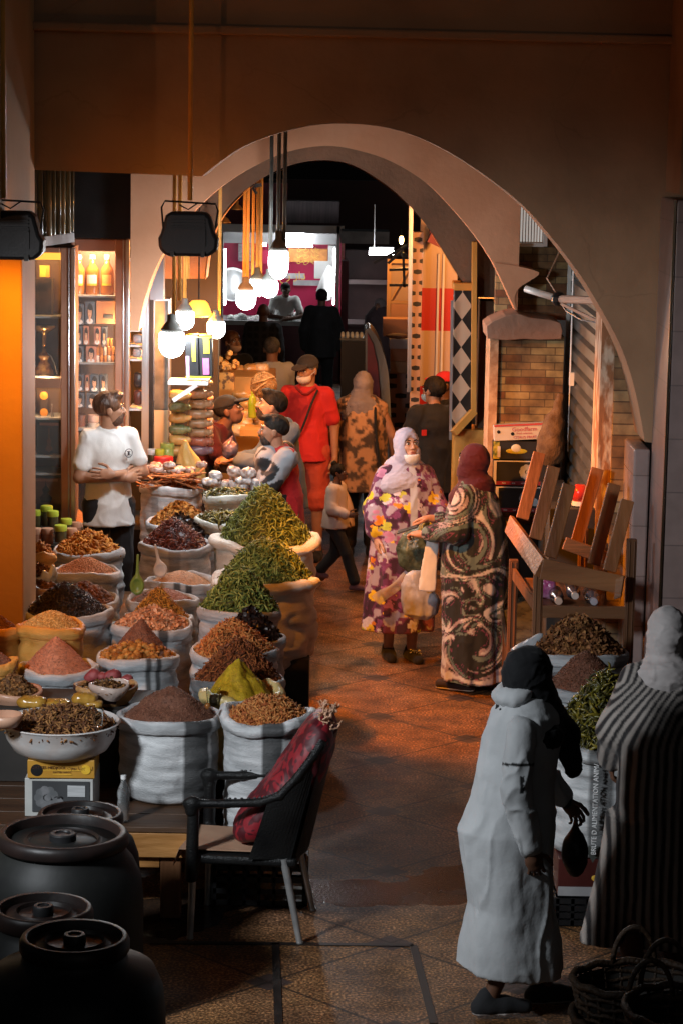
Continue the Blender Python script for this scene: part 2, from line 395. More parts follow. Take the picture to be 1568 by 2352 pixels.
def cracks(m):
    t=m.node_tree; N=t.nodes; L=t.links; b=N['Principled BSDF']; src=b.inputs['Base Color'].links[0].from_socket
    tc=N.new('ShaderNodeTexCoord'); nz=N.new('ShaderNodeTexNoise'); nz.inputs['Scale'].default_value=2.2; nz.inputs['Detail'].default_value=6; L.new(tc.outputs['Object'],nz.inputs['Vector'])
    mx=N.new('ShaderNodeMix'); mx.data_type='VECTOR'; mx.inputs['Factor'].default_value=.28; L.new(tc.outputs['Object'],mx.inputs['A']); L.new(nz.outputs['Color'],mx.inputs['B'])
    vo=N.new('ShaderNodeTexVoronoi'); vo.feature='DISTANCE_TO_EDGE'; vo.inputs['Scale'].default_value=1.5; L.new(mx.outputs['Result'],vo.inputs['Vector'])
    cr=N.new('ShaderNodeValToRGB'); e=cr.color_ramp.elements; e[0].position=.003; e[0].color=(.86,.86,.86,1); e[1].position=.006; e[1].color=(1,1,1,1); L.new(vo.outputs['Distance'],cr.inputs[0])
    n2=N.new('ShaderNodeTexNoise'); n2.inputs['Scale'].default_value=.9; L.new(tc.outputs['Object'],n2.inputs['Vector']); r2=N.new('ShaderNodeValToRGB'); r2.color_ramp.elements[0].position=.5; r2.color_ramp.elements[1].position=.6; L.new(n2.outputs['Fac'],r2.inputs[0])
    mm_=N.new('ShaderNodeMix'); mm_.data_type='RGBA'; mm_.blend_type='MULTIPLY'; L.new(r2.outputs[0],mm_.inputs['Factor']); L.new(src,mm_.inputs['A']); L.new(cr.outputs[0],mm_.inputs['B']); L.new(mm_.outputs['Result'],b.inputs['Base Color'])
cracks(P_wall)
P_pink=mat('pink plaster',(.50,.235,.125),(.58,.29,.165),2.2,.85,.12,20)
P_ochre=mat('ochre plaster',(.46,.30,.18),(.58,.40,.25),3,.85,.3,25)
P_trim=mat('orange lit ochre',(.62,.25,.035),(.70,.31,.06),4,.6,.1,30)  # ochre paint pushed to orange, lamplight put into the colour
P_brn=mat('shade darkened plaster',(.13,.075,.045),(.18,.105,.065),3,.85,.3,25)  # far arch plaster darkened, shade on its unlit face put into the colour
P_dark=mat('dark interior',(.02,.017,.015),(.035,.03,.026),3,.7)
P_black=mat('black plastic',(.008,.008,.009),(.014,.014,.015),5,.45,.05,80,spec=.35)
P_steel=mat('brushed steel',(.45,.45,.46),(.62,.62,.63),7,.3,.05,90,metal=1,stretch=(1,1,.1))
P_iron=mat('black iron',(.015,.014,.013),(.03,.028,.026),8,.5,metal=.4)
P_wood=mat('brown wood',(.11,.045,.018),(.21,.09,.038),7,.5,.25,40,stretch=(1,1,.12))
P_woodh=mat('brown wood plank',(.13,.055,.022),(.24,.105,.045),7,.5,.25,40,stretch=(.12,1,1))
P_white=mat('white paint',(.72,.72,.71),(.8,.8,.79),4,.45)
P_maroon=mat('maroon paint',(.10,.012,.018),(.16,.02,.03),3,.6)
P_magenta=mat('magenta panel',(.50,.012,.075),(.58,.018,.10),2,.5)
P_red=mat('red glaze',(.52,.035,.03),(.6,.05,.04),5,.25)
P_dgrey=mat('dark grey stone',(.06,.065,.06),(.12,.125,.115),9,.35,.1,30)
P_glass=mat('clear glass',(.3,.33,.33),(.35,.38,.38),3,.04,rv=0,alpha=.10,spec=.9)
P_glass2=mat('thick glass',(.9,.95,.95),(.92,.96,.96),3,.04,rv=0,trans=1,ior=1.4)
def emis(name,c,s): return mat(name,c,c,1,.5,emit=c,es=s)
E_bulb=emis('lit bulb',(.92,.97,1.0),14); E_tube=emis('lit tube',(.93,.97,1.0),42); E_warm=emis('warm bulb',(1,.62,.25),14)

def wallpoly(name,label,cat,outer,inner,Y0,t,mt,parts=None,org=None):
    """a wall with an opening reaching its bottom edge: outer top corners and an inner edge, given in photo measure at depth Y0, extruded to Y0+t"""
    P=[D(x,y,Y0)[[0,2]] for x,y in inner]; O=outer
    poly=[(p[0],p[1]) for p in P]
    b=MB(); n=len(poly)
    xs=[p[0] for p in poly]
    V=[];F=[]
    top=O[0]
    for y in (Y0,Y0+t):
        for p in poly: V.append((p[0],y,p[1]))
        for p in poly: V.append((p[0],y,top))
    N2=2*n
    for i in range(n-1):
        F.append((i,i+1,n+i+1,n+i)); F.append((N2+i+1,N2+i,N2+n+i,N2+n+i+1))
        F.append((i+1,i,N2+i,N2+i+1)); F.append((n+i,n+i+1,N2+n+i+1,N2+n+i))
    F.append((0,n,N2+n,N2)); F.append((n-1,N2+n-1,N2+2*n-1,2*n-1))
    b.add(V,F)
    for bx in O[1:]: b.box(*bx)
    o=b.build(name,mt,smooth=False,org=(0,Y0,0) if org is None else org)
    tag(o,label,cat); return o
def refine(pts,n=6):
    P=np.array(pts,dtype=float); out=[]
    for i in range(len(P)-1):
        p0=P[max(0,i-1)];p1=P[i];p2=P[i+1];p3=P[min(len(P)-1,i+2)]
        for k in range(n):
            t=k/n; out.append(.5*((2*p1)+(-p0+p2)*t+(2*p0-5*p1+4*p2-p3)*t*t+(-p0+3*p1-3*p2+p3)*t**3))
    out.append(P[-1]); return [tuple(q) for q in out]
# ground
g=MB(); g.add([(-14,-3,0),(14,-3,0),(14,70,0),(-14,70,0)],[(0,1,2,3)]); tag(g.build('floor',floormat(),org=(0,0,0)),kind='structure')
# drain cover grooves in the near floor
gm=mat('grimy groove',(.012,.010,.009),(.025,.02,.018),8,.5)
g=MB()
for a,b in (((345,2166),(948,2172)),((633,2168),(640,2352)),((948,2172),(995,2352))):
    A=G(*a);B=G(*b); A[2]=B[2]=.003; g.beam(A,B,.035,.004)
o=g.build('drain_cover',gm,org=G(650,2250)); tag(o,'dark sunken frame lines of a drain cover in the near floor tiles','drain cover')

# front wall with lintel and arch
arch=refine([(465,405),(500,376),(560,336),(640,306),(720,288),(800,284),(880,292),(960,315),(1040,355),(1120,408),(1200,472),(1265,545),(1330,630),(1385,720),(1428,805),(1458,900),(1480,1015)],4)
fw=wallpoly('arched_wall','brown plaster wall with a wide arch and a straight lintel at its left, nearest of the arches','wall',
  [8.5],[(-330,372),(75,390)]+arch+[(1506,1018),(2000,1040)],14.0,.5,P_wall)
b=MB(); L0=D(300,72,14); L1=D(1620,122,14)
b.beam((-3.4,13.975,L0[2]+.03),(3.4,13.975,L0[2]-.01),.05,.10,up=(0,1,0)); b.build('cornice',P_wall,fw,bevel=.012)
# pillars in front of it
def pillar(name,label,x0,x1,y0,y1,z1,mt,parts=()):
    b=MB(); b.box(((x0+x1)/2,(y0+y1)/2,z1/2),(x1-x0,y1-y0,z1)); o=b.build(name,mt,bevel=.012,org=((x0+x1)/2,(y0+y1)/2,0)); tag(o,label,'pillar'); return o
P_lp=mat('ochre paint',(.50,.30,.14),(.58,.36,.18),1.5,.7,.15,18,rv=.1)
pillar('pillar','broad painted pillar lit bright orange at the left edge, below the floodlight',-3.4,-1.79,13.42,13.995,8.4,P_lp)
b=MB(); b.box((-2.75,12.65,4.2),(1.5,1.53,8.39)); b.build('shade_block',P_lp,bpy.data.objects['pillar'])  # added out of view to keep the street lamp off the pillar face
b=MB(); b.box((-2.57,12.65,5.85),(1.66,1.50,5.1)); b.build('high_shade_block',P_lp,bpy.data.objects['pillar'])  # added out of view to shade the left end of the upper wall
P_tile=brickmat('pinkish wall tile',(.27,.19,.175),(.29,.205,.185),(.18,.13,.12),.5,.30,.004,.28,'YZ',.0,.08,((.8,.8,.8),(1.1,1.1,1.1)))
rp=pillar('tiled_pillar','tall tiled pillar at the right edge with dull pink tiles on its left side',1.80,3.4,13.35,13.995,3.42,P_tile)
b=MB(); b.box((2.62,13.66,5.9),(1.60,.60,4.9)); tag(b.build('pier',P_wall,org=(2.6,13.66,3.4)),'plain brown plaster pier on top of the tall tiled pillar','pier')
b=MB(); b.box((1.795,13.345,1.72),(.012,.012,3.4)); b.build('corner_strip',mat('steel strip',(.6,.45,.3),(.7,.5,.35),3,.25,metal=1),rp)
lt=pillar('tiled_pier','pale pink tiled pier under the right foot of the nearest arch',1.70,1.795,14.0,14.5,1.955,brickmat('pale pink tile',(.34,.25,.23),(.36,.27,.25),(.24,.17,.15),.4,.3,.004,.25,'YZ',0,.08,((.85,.85,.85),(1.1,1.1,1.1))))

# second arched wall, pink
a2=refine([(318,760),(332,690),(360,612),(402,540),(450,482),(510,428),(580,384),(660,349),(745,335),(820,345),(900,372),(980,422),(1040,482),(1092,545),(1132,605),(1162,668),(1187,724)],4)
w2=wallpoly('arched_wall','pink plaster wall with a pointed arch, just behind the nearest arch','wall',[5.6],[(300,760)]+a2[0:],17.0,.35,P_pink)
# broken plaster bracket on its right
b=MB(); P=[D(x,y,17.0)[[0,2]] for x,y in refine([(1134,603),(1160,607),(1190,612),(1237,626),(1215,645),(1190,662),(1180,690),(1192,725)],3)]
P+= [D(x,y,17.0)[[0,2]] for x,y in ((1187,724),(1162,668),(1132,605))]
b.prism(P,16.99,17.3); b.build('plaster_bracket',P_pink,w2)
# third arched wall
a3=refine([(470,640),(482,560),(510,496),(560,440),(620,400),(680,376),(745,368),(810,379),(880,420),(930,463),(980,520),(1020,582),(1050,632),(1070,658)],4)
w3=wallpoly('arched_wall','ochre plaster wall with a narrow arch edged in orange light, farthest of the arches','wall',[5.2],[(360,640)]+a3+[(1090,680),(1215,690)],18.6,.4,P_brn)
c,ww,hh=rectD(1092,690,1215,1500,18.7); b=MB(); b.box((c[0],18.85,c[2]-.02),(ww,.4,hh)); b.build('wall_leg',P_brn,w3)
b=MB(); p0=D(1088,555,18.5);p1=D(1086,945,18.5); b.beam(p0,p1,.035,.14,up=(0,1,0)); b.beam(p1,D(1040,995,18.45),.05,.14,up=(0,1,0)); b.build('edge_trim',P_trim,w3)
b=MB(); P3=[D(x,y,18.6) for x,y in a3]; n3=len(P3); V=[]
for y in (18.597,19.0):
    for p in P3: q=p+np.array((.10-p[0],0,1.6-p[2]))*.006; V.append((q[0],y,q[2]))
b.add(V,[(i,i+1,n3+i+1,n3+i) for i in range(n3-1)]); b.build('arch_glow_strip',P_trim,w3,smooth=True)  # thin added strip, orange light on the arch underside put into its colour
# diamond tiled pillar
m,t,bs_=NM('diamond tiles'); N=t.nodes;L=t.links
tc=N.new('ShaderNodeTexCoord'); sp=N.new('ShaderNodeSeparateXYZ'); L.new(tc.outputs['Object'],sp.inputs[0])
def mm(op,a,b=None):
    n=N.new('ShaderNodeMath'); n.operation=op
    for i,x in enumerate((a,b)):
        if x is None: continue
        if isinstance(x,(int,float)): n.inputs[i].default_value=x
        else: L.new(x,n.inputs[i])
    return n.outputs[0]
pz=.212; px_=.152
aa=mm('ABSOLUTE',mm('SUBTRACT',mm('FRACT',mm('DIVIDE',sp.outputs[2],pz)),.5)); bb=mm('ABSOLUTE',mm('SUBTRACT',mm('FRACT',mm('ADD',mm('DIVIDE',sp.outputs[0],px_),.62)),.5))
k=mm('LESS_THAN',mm('ADD',aa,bb),.5); cr=N.new('ShaderNodeMix'); cr.data_type='RGBA'; cr.inputs['A'].default_value=(.012,.012,.012,1); cr.inputs['B'].default_value=(.58,.42,.30,1)
L.new(k,cr.inputs['Factor']); L.new(cr.outputs['Result'],bs_.inputs['Base Color']); bs_.inputs['Roughness'].default_value=.3; M_dia=m
c,ww,hh=rectD(1040,668,1086,990,18.55); b=MB(); b.box((c[0],18.7,c[2]),(ww,.25,hh)); o=b.build('tiled_pillar',M_dia,org=(c[0],18.7,0)); tag(o,'narrow pillar of black and pale diamond tiles under the farthest arch','pillar')
c2,w2_,h2=rectD(1036,990,1120,1500,18.5); b=MB(); b.box((c2[0],18.7,c2[2]),(w2_,.36,h2)); b.box((c[0],18.68,c[2]+hh/2+.03),(ww+.03,.3,.06)); b.build('pillar_base',P_trim,o,bevel=.01)
# chrome strip of the pillar
b=MB(); b.beam(D(1037,690,18.5),D(1033,1010,18.5),.018,.02); b.build('corner_strip',P_steel,o)

# right brick pillar, cap, brick wall, shutter
M_brick=brickmat('mottled brick',(.15,.065,.035),(.36,.30,.16),(.12,.09,.06),.17,.052,.003,.85,'XZ',.37,.9,((.3,.26,.24),(1.5,1.4,1.15)))
c,ww,hh=rectD(1133,775,1283,1500,16.8); 
b=MB(); b.box((c[0],17.02,c[2]),(ww,.44,hh)); bp=b.build('brick_pillar',M_brick,org=(c[0],17.0,0)); tag(bp,'square pillar faced in mottled stone bricks with a rounded pink cap, behind the cartons','pillar')
b=MB(); P=[D(x,y,16.72)[[0,2]] for x,y in [(1117,776),(1115,748),(1128,738),(1160,724),(1188,719),(1215,728),(1262,733),(1284,740),(1289,758),(1286,777),(1240,779),(1200,777),(1160,780)]]
b.prism(P,16.66,17.2); b.build('pillar_cap',mat('dull pink plaster',(.27,.15,.10),(.36,.21,.145),3,.85,.3,20),bp,bevel=.006)
c,ww,hh=rectD(1113,775,1132,1500,16.78); b=MB(); b.box((c[0]+.005,17.0,c[2]-.02),(ww,.5,hh)); b.build('side_strip',mat('flaking orange plaster',(.36,.2,.11),(.55,.36,.22),14,.85,.4,30),bp)
c,ww,hh=rectD(1140,380,1305,735,17.35); b=MB(); b.box((c[0],17.42,c[2]),(ww,.14,hh)); o=b.build('brick_wall',M_brick,org=(c[0],17.4,c[2]-hh/2)); tag(o,'mottled brick wall high under the nearest arch, around the barred window','wall')
c,ww,hh=rectD(1186,452,1252,562,17.3); wn=thing('window','small bright barred window high in the mottled brick wall','window',(c[0],17.3,c[2]-hh/2))
b=MB(); b.box((c[0],17.32,c[2]),(ww-.04,.02,hh-.04)); b.build('pane',emis('window glow',(.85,.83,.78),.35),wn)
b=MB()
for s in (-1,1): b.box((c[0]+s*ww/2,17.29,c[2]),(.025,.07,hh+.02)); b.box((c[0],17.288,c[2]+s*hh/2),(ww-.026,.07,.025))
b.build('window_frame',P_white,wn)
b=MB()
for i in range(9): b.box((c[0]-ww/2+ww*(i+1)/10,17.27,c[2]),(.006,.008,hh-.02))
b.build('window_bars',mat('rusty bar',(.35,.18,.12),(.5,.3,.22),8,.6),wn)
# side wall with roller shutter
XW=1.586
M_bs=brickmat('mottled brick side',(.20,.11,.055),(.42,.33,.19),(.13,.09,.06),.21,.068,.004,.85,'YZ',.5,.7,((.35,.3,.28),(1.35,1.25,1.05)))
b=MB(); b.box((XW+.14,15.9,2.1),(.2,2.8,4.2)); b.box((XW+.03,17.12,2.1),(.06,.09,4.2)); o=b.build('side_wall',M_bs,org=(XW+.1,15.9,0)); tag(o,'mottled brick side wall that holds the roller shutter','wall')
sh=thing('roller_shutter','dark slatted roller shutter in the right hand wall','shutter',(XW,15.9,0))
b=MB(); n=26
prof=[]
for i in range(n): z0=i*.115; prof+= [(XW+.02,z0),(XW-.005,z0+.02),(XW-.005,z0+.09),(XW+.02,z0+.11)]
V=[(x,y,z) for y in (14.95,17.05) for x,z in prof]; k=len(prof); b.add(V,[(i,i+1,k+i+1,k+i) for i in range(k-1)]); b.build('slats',mat('dark shutter steel',(.055,.058,.055),(.10,.10,.095),5,.45,.1,30,metal=.3),sh)
b=MB(); b.box((XW-.01,17.06,1.5),(.035,.035,3.0)); b.box((XW-.01,14.94,1.5),(.035,.035,3.0)); b.build('guide_rail',mat('pale rail',(.4,.4,.38),(.5,.5,.47),5,.5),sh)
P_flake=mat('flaking jamb',(.32,.15,.07),(.62,.5,.38),16,.8,.4,30,stretch=(1,1,.4),mix=(.45,.58))
b=MB(); b.box((XW+.0,14.73,2.0),(.08,.37,4.0)); o=b.build('jamb',P_flake,org=(XW,14.73,0)); tag(o,'flaking orange and white jamb post beside the shutter','jamb')
# fluorescent fitting on an arm
lf=thing('tube_light','unlit white tube light on a wooden arm under the nearest arch','light',D(1290,690,15.6))
A=D(1205,663,15.6);Bp=D(1282,687,15.5);Cc=D(1372,690,15.0)
b=MB(); b.tube([A,Bp],.022,10); b.build('tube',mat('tube glass',(.7,.7,.68),(.8,.8,.78),3,.3),lf,smooth=True)
b=MB(); b.tube([Bp,Cc],.026,8); b.tube([D(1282,695,15.5),D(1372,738,15.0)],.01,6); b.tube([D(1275,672,15.5),D(1255,640,16),D(1285,575,16.6)],.005,5); b.build('arm',mat('pinkish wood',(.4,.28,.22),(.5,.36,.28),5,.6),lf)
b=MB(); b.ball(Bp,.05,10); b.tube([Bp,D(1300,715,15.4),D(1335,735,15.2),D(1372,742,15.05)],.006,5); b.build('clamp',P_black,lf)

# ------------------------------------------------------------------ lane beyond the arches, right side
c,ww,hh=rectD(944,535,966,990,21.5)
m,t,bs_=NM('perforated strip'); N=t.nodes;L=t.links; tc=N.new('ShaderNodeTexCoord'); sp=N.new('ShaderNodeSeparateXYZ'); L.new(tc.outputs['Object'],sp.inputs[0])
def holes(sz,sx,rz,ra,cd,cl,offx=0):
    def mm(op,a,b=None):
        n=N.new('ShaderNodeMath'); n.operation=op
        for i,x in enumerate((a,b)):
            if x is None: continue
            if isinstance(x,(int,float)): n.inputs[i].default_value=x
            else: L.new(x,n.inputs[i])
        return n.outputs[0]
    row=mm('FLOOR',mm('DIVIDE',sp.outputs[2],sz)); a=mm('ABSOLUTE',mm('SUBTRACT',mm('FRACT',mm('DIVIDE',sp.outputs[2],sz)),.5))
    xx=mm('ADD',mm('DIVIDE',sp.outputs[0],sx),mm('ADD',mm('MULTIPLY',mm('GREATER_THAN',mm('FRACT',mm('DIVIDE',row,3)),.5),.5),offx)); bq=mm('ABSOLUTE',mm('SUBTRACT',mm('FRACT',xx),.5))
    h=mm('MULTIPLY',mm('LESS_THAN',mm('ADD',a,mm('MULTIPLY',bq,.25)),rz),mm('LESS_THAN',bq,ra))
    cr=N.new('ShaderNodeMix'); cr.data_type='RGBA'; cr.inputs['B'].default_value=(*cd,1); cr.inputs['A'].default_value=(*cl,1)
    L.new(h,cr.inputs['Factor']); L.new(cr.outputs['Result'],bs_.inputs['Base Color']); bs_.inputs['Roughness'].default_value=.6
holes(.095,.10,.24,.36,(.01,.01,.01),(.42,.28,.22),.0); M_perf=m
b=MB(); b.box((c[0],21.6,c[2]),(ww,.2,hh)); o=b.build('post',M_perf,org=(c[0],21.6,0)); tag(o,'slender post of pierced tiles with dark slots, left of the red and white tiles','post')
b=MB(); b.beam(D(944,420,21.4),D(938,900,21.4),.035,.035); b.build('chrome_pole',P_steel,o)
c,ww,hh=rectD(966,560,1046,990,21.9)
def tilewall():
    m,t,bs=NM('red and white tiles'); N=t.nodes;L=t.links; tc=N.new('ShaderNodeTexCoord'); sp=N.new('ShaderNodeSeparateXYZ'); L.new(tc.outputs['Object'],sp.inputs[0])
    mr=N.new('ShaderNodeMapRange'); mr.inputs['From Min'].default_value=0; mr.inputs['From Max'].default_value=hh; L.new(sp.outputs[2],mr.inputs['Value'])
    cr=N.new('ShaderNodeValToRGB'); cr.color_ramp.interpolation='CONSTANT'; e=cr.color_ramp.elements
    W=(.60,.45,.36,1); Rr=(.55,.035,.03,1)
    e[0].position=0; e[0].color=W
    st=[(.10,Rr),(.235,W),(.535,Rr),(.76,W)]
    e[1].position=st[0][0]; e[1].color=Rr
    for p,cc in st[1:]: k=e.new(p); k.color=cc
    L.new(mr.outputs[0],cr.inputs[0]); L.new(cr.outputs[0],bs.inputs['Base Color']); bs.inputs['Roughness'].default_value=.3; return m
b=MB(); b.box((c[0],22.0,c[2]),(ww,.2,hh)); o=b.build('tiled_wall',tilewall(),org=(c[0],22.0,c[2]-hh/2)); tag(o,'wall of red and white tile bands behind the man in the red cap','wall')
b=MB(); xg=D(1005,700,21.8)[0]
for dx in (0,.045): b.box((xg+dx,21.87,c[2]-.05),(.018,.05,hh*.95))
b.build('pipe',P_white,o)
c3,w3_,h3=rectD(966,440,1072,562,22); b=MB(); b.box((c3[0],22.05,c3[2]),(w3_,.2,h3)); tag(b.build('wall_panel',P_ochre,org=(c3[0],22.0,c3[2]-h3/2)),'plain ochre wall above the red and white tiles','wall')
b=MB(); c4,w4,h4=rectD(985,505,1040,565,21.4); b.box((c4[0],21.4,c4[2]),(w4,.3,.06),rotm(0,18,0)); b.box((c4[0]-.05,21.3,c4[2]-.05),(w4*.6,.2,.10),rotm(0,24,0)); tag(b.build('small_awning',P_maroon,org=c4),'small tilted dark red awning on the ochre wall','awning')
# pierced vent wall with counter
m,t,bs_=NM('pierced blocks'); N=t.nodes;L=t.links; tc=N.new('ShaderNodeTexCoord'); sp=N.new('ShaderNodeSeparateXYZ'); L.new(tc.outputs['Object'],sp.inputs[0])
holes(.098,.2,.27,.28,(.01,.01,.01),(.45,.30,.25),.0); M_pb=m
c,ww,hh=rectD(893,856,946,1000,24); ct=thing('snack_counter','pale counter with a pierced block front, right side of the lane','counter',(c[0],24.2,0))
b=MB(); b.box((c[0],24.2,c[2]),(ww,.3,hh)); b.build('block_front',M_pb,ct)
for (x1,y1,x2,y2,mt,yy) in ((880,738,946,778,P_pink,24.4),(893,778,946,800,mat('stone slab',(.4,.33,.33),(.5,.42,.42),6,.3),24.1),(896,800,946,830,P_pink,24.15),(896,830,946,856,P_ochre,24.1)):
    c,ww,hh=rectD(x1,y1,x2,y2,24); b=MB(); b.box((c[0],yy,c[2]),(ww,.3,hh)); b.build('counter_panel',mt,ct)
b=MB(); p=D(912,772,23.9); b.ball(p,(.12,.05,.03),10); tag(b.build('bread',mat('brown bread',(.12,.04,.02),(.2,.08,.04),8,.6),org=p),'dark oval loaf lying on the pale counter','bread')
# curved dark stall side
b=MB(); P=[D(x,y,23.2)[[0,2]] for x,y in refine([(838,752),(850,750),(868,775),(882,815),(891,860),(896,960),(896,1010)],4)]+[D(838,1010,23.2)[[0,2]]]
b.prism(P,22.9,23.6); o=b.build('curved_counter',mat('grey marble',(.10,.11,.11),(.20,.21,.21),4,.25,stretch=(1,1,.3)),org=D(866,1010,23.2)); tag(o,'dark counter with a curved grey stone side, behind the woman in the patterned tunic','counter')
b=MB(); P=[D(x,y,22.85)[[0,2]] for x,y in ((843,765),(856,790),(866,835),(872,900),(874,1005),(843,1005))]; b.prism(P,22.86,22.897); b.build('maroon_panel',P_maroon,o)
# egg trays on a dark chest
c,ww,hh=rectD(782,785,842,960,25.5); b=MB(); b.box((c[0],25.8,c[2]/2+hh/4),(ww,.5,c[2]+hh/2)); o=b.build('dark_chest',P_black,org=(c[0],25.8,0)); tag(o,'black chest in the lane carrying a tray of eggs','chest')
et=thing('egg_tray','flat tray of white eggs on the black chest','egg tray',(c[0],25.8,c[2]+hh/2))
b=MB(); b.box((c[0],25.8,c[2]+hh/2+.012),(.30,.34,.022)); b.build('tray',P_dgrey,et)
b=MB()
for i in range(6):
    for j in range(5): b.ball((c[0]-.125+i*.05,25.68+j*.055,c[2]+hh/2+.045),(.021,.021,.028),8)
b.build('eggs',P_white,et,smooth=True)
# orange display board with iron bracket and bare bulb
c,ww,hh=rectD(892,600,946,742,25); ob=thing('display_case','orange framed display case hanging on the right of the lane','case',(c[0],25,c[2]-hh/2))
P_or=mat('orange paint',(.50,.26,.10),(.6,.33,.13),3,.5)
b=MB(); b.box((c[0],25.05,c[2]),(ww,.03,hh)); b.build('back_panel',mat('buff panel',(.42,.28,.19),(.5,.34,.23),3,.6),ob)
b=MB()
for s in (-1,1): b.box((c[0]+s*ww/2,25.0,c[2]),(.04,.06,hh+.04)); b.box((c[0],24.997,c[2]+s*hh/2),(ww-.042,.06,.04))
b.box((c[0],24.99,c[2]-hh*.16),(ww-.042,.05,.03)); b.beam((c[0]-ww*.4,24.98,c[2]-hh*.12),(c[0]+ww*.35,24.98,c[2]+hh*.4),.02,.02); b.build('frame',P_or,ob)
b=MB(); b.box((c[0],24.98,c[2]-hh*.34),(ww-.05,.03,hh*.3)); b.build('lower_panel',P_pink,ob)
ib=thing('iron_bracket','black wrought iron wall bracket in front of the orange display case','bracket',D(945,640,24))
b=MB()
for a,q in (((858,604),(942,560)),((890,605),(925,575)),((925,580),(928,660)),((893,620),(945,618)),((893,655),(943,655)),((925,582),(945,598))): b.beam(D(*a,24),D(*q,24),.026,.026)
b.build('iron_frame',P_iron,ib)
def bare_bulb(label,x,y,Y,rx,rz,mt,top,energy,color,group=None,capm=None):
    c=D(x,y,Y); t=thing('bare_bulb',label,'bulb',c,group)
    b=MB(); b.ball(c,(rx,rx,rz),14); b.build('bulb_glass',mt,t,smooth=True)
    b=MB(); b.tube([c+(0,0,rz*.9),D(top[0],top[1],Y)],.004,5); b.lathe([(rx*.5,0),(rx*.45,.05),(.01,.07)],c+(0,0,rz*.8),10); b.build('flex',P_iron,t)
    if energy: lamp('POINT','bulb_light',c-(0,.0,rz+.02),energy,color,rad=.03)
bare_bulb('small bare warm bulb hanging by the orange display case',921,551,24.4,.024,.045,E_warm,(921,470),26,(1,.45,.12))
bare_bulb('tiny bare bulb glowing at the left end of the lane, left of the red stall',488,605,24,.02,.03,E_warm,(488,560),0,WARM)
# lit fluorescent right of the booth
tl=thing('tube_light','short lit tube light hanging right of the red stall','light',D(875,580,30)); a=D(847,580,30);c_=D(903,580,30)
b=MB(); b.tube([a,c_],.03,10); b.build('tube',E_tube,tl,smooth=True); b=MB(); b.box((a+c_)/2+np.array((0,.02,.05)),(c_[0]-a[0],.05,.03)); b.tube([(a*.8+c_*.2)+(0,0,.05),D(860,470,30)],.006,5); b.build('fitting',P_white,tl)
lamp('POINT','hidden_wall_lamp',D(1115,545,19.7),190,(1,.36,.07),rad=.06)
lamp('POINT','tube_light_lamp',(a+c_)/2-np.array((0,.1,.1)),18,COOL,rad=.1)

# ------------------------------------------------------------------ the lit stall at the far end
YB=36.0
bt=thing('market_booth','lit stall with white frame and magenta back wall at the far end','booth',(D(648,900,YB)[0],YB+1,0))
def panel(name,x1,y1,x2,y2,Y,mt,t=.05,par=None,bevel=0,dy=0):
    c,ww,hh=rectD(x1,y1,x2,y2,Y); b=MB(); b.box((c[0],Y+t/2+dy,c[2]),(ww,t,hh)); return b.build(name,mt,par,bevel=bevel)
panel('back_wall',505,545,790,745,YB+1.4,P_magenta,.08,bt)
panel('roof_band',505,517,790,535,YB,P_white,.1,bt); panel('ceiling',512,534,775,560,YB+1.2,mat('grey ceiling',(.4,.4,.41),(.5,.5,.51),3,.5),.08,bt)
panel('frame_post',772,520,779,740,YB,P_white,.08,bt); panel('frame_post',507,535,513,745,YB,P_white,.08,bt); panel('frame_edge',781,560,788,905,YB,P_red,.08,bt)
panel('counter_front',505,748,790,905,YB,mat('maroon counter front',(.07,.012,.018),(.11,.018,.028),2,.35),.9,bt)
panel('counter_top',505,738,782,748,YB-.05,mat('steel top',(.35,.36,.37),(.45,.46,.47),5,.3),1.0,bt)
panel('sign_panel',594,575,654,606,YB+1.3,mat('crimson sign',(.62,.03,.10),(.7,.04,.12),3,.5),.04,bt)
so=panel('sign_panel',663,571,752,602,YB+1.3,mat('orange sign',(.5,.18,.05),(.7,.3,.08),12,.5),.04,bt)
P_gold=mat('gold lettering',(.75,.48,.10),(.8,.52,.12),4,.5); P_greyl=mat('grey lettering',(.4,.38,.4),(.5,.48,.5),9,.5)
c,_,_=rectD(615,627,700,640,YB+1.3); text('\u0633\u062d\u0631 \u0632\u0627\u062f',.17,(c[0],YB+1.28,c[2]),P_gold,bt)
c,_,_=rectD(676,575,740,600,YB+1.3)
for k in range(3): text('\u0633\u062d\u0631 \u0627\u0644\u062c',.085,(c[0],YB+1.28,c[2]+.10-.09*k),P_gold,bt)
panel('notice',674,644,746,656,YB+1.3,P_greyl,.03,bt); panel('notice',655,628,700,640,YB+1.32,P_greyl,.03,bt)
panel('white_board',722,600,760,640,YB+1.2,P_white,.06,bt); panel('white_cupboard',753,565,772,650,YB+1.0,P_white,.3,bt)
panel('poster',548,560,585,600,YB+1.3,mat('faded poster',(.3,.25,.28),(.55,.5,.52),20,.5),.03,bt); panel('poster',570,600,600,640,YB+1.3,mat('crimson poster',(.4,.03,.08),(.6,.3,.32),30,.5),.03,bt)
for (x1,y1,x2,y2,Y,n) in ((657,557,718,568,YB+.4,'lit_tube'),(604,558,612,566,YB+.4,'lit_tube'),(765,570,769,700,YB+.3,'lit_tube'),(515,572,520,700,YB+.3,'lit_tube'),(655,534,700,552,YB+1.1,'lit_tube')):
    c,ww,hh=rectD(x1,y1,x2,y2,Y); b=MB(); h=(ww/2,0,0) if ww>hh else (0,0,hh/2); h=np.array(h); rr=min(ww,hh)/2
    b.tube([c-h,c+h],rr,10); b.build(n,E_tube,bt,smooth=True)

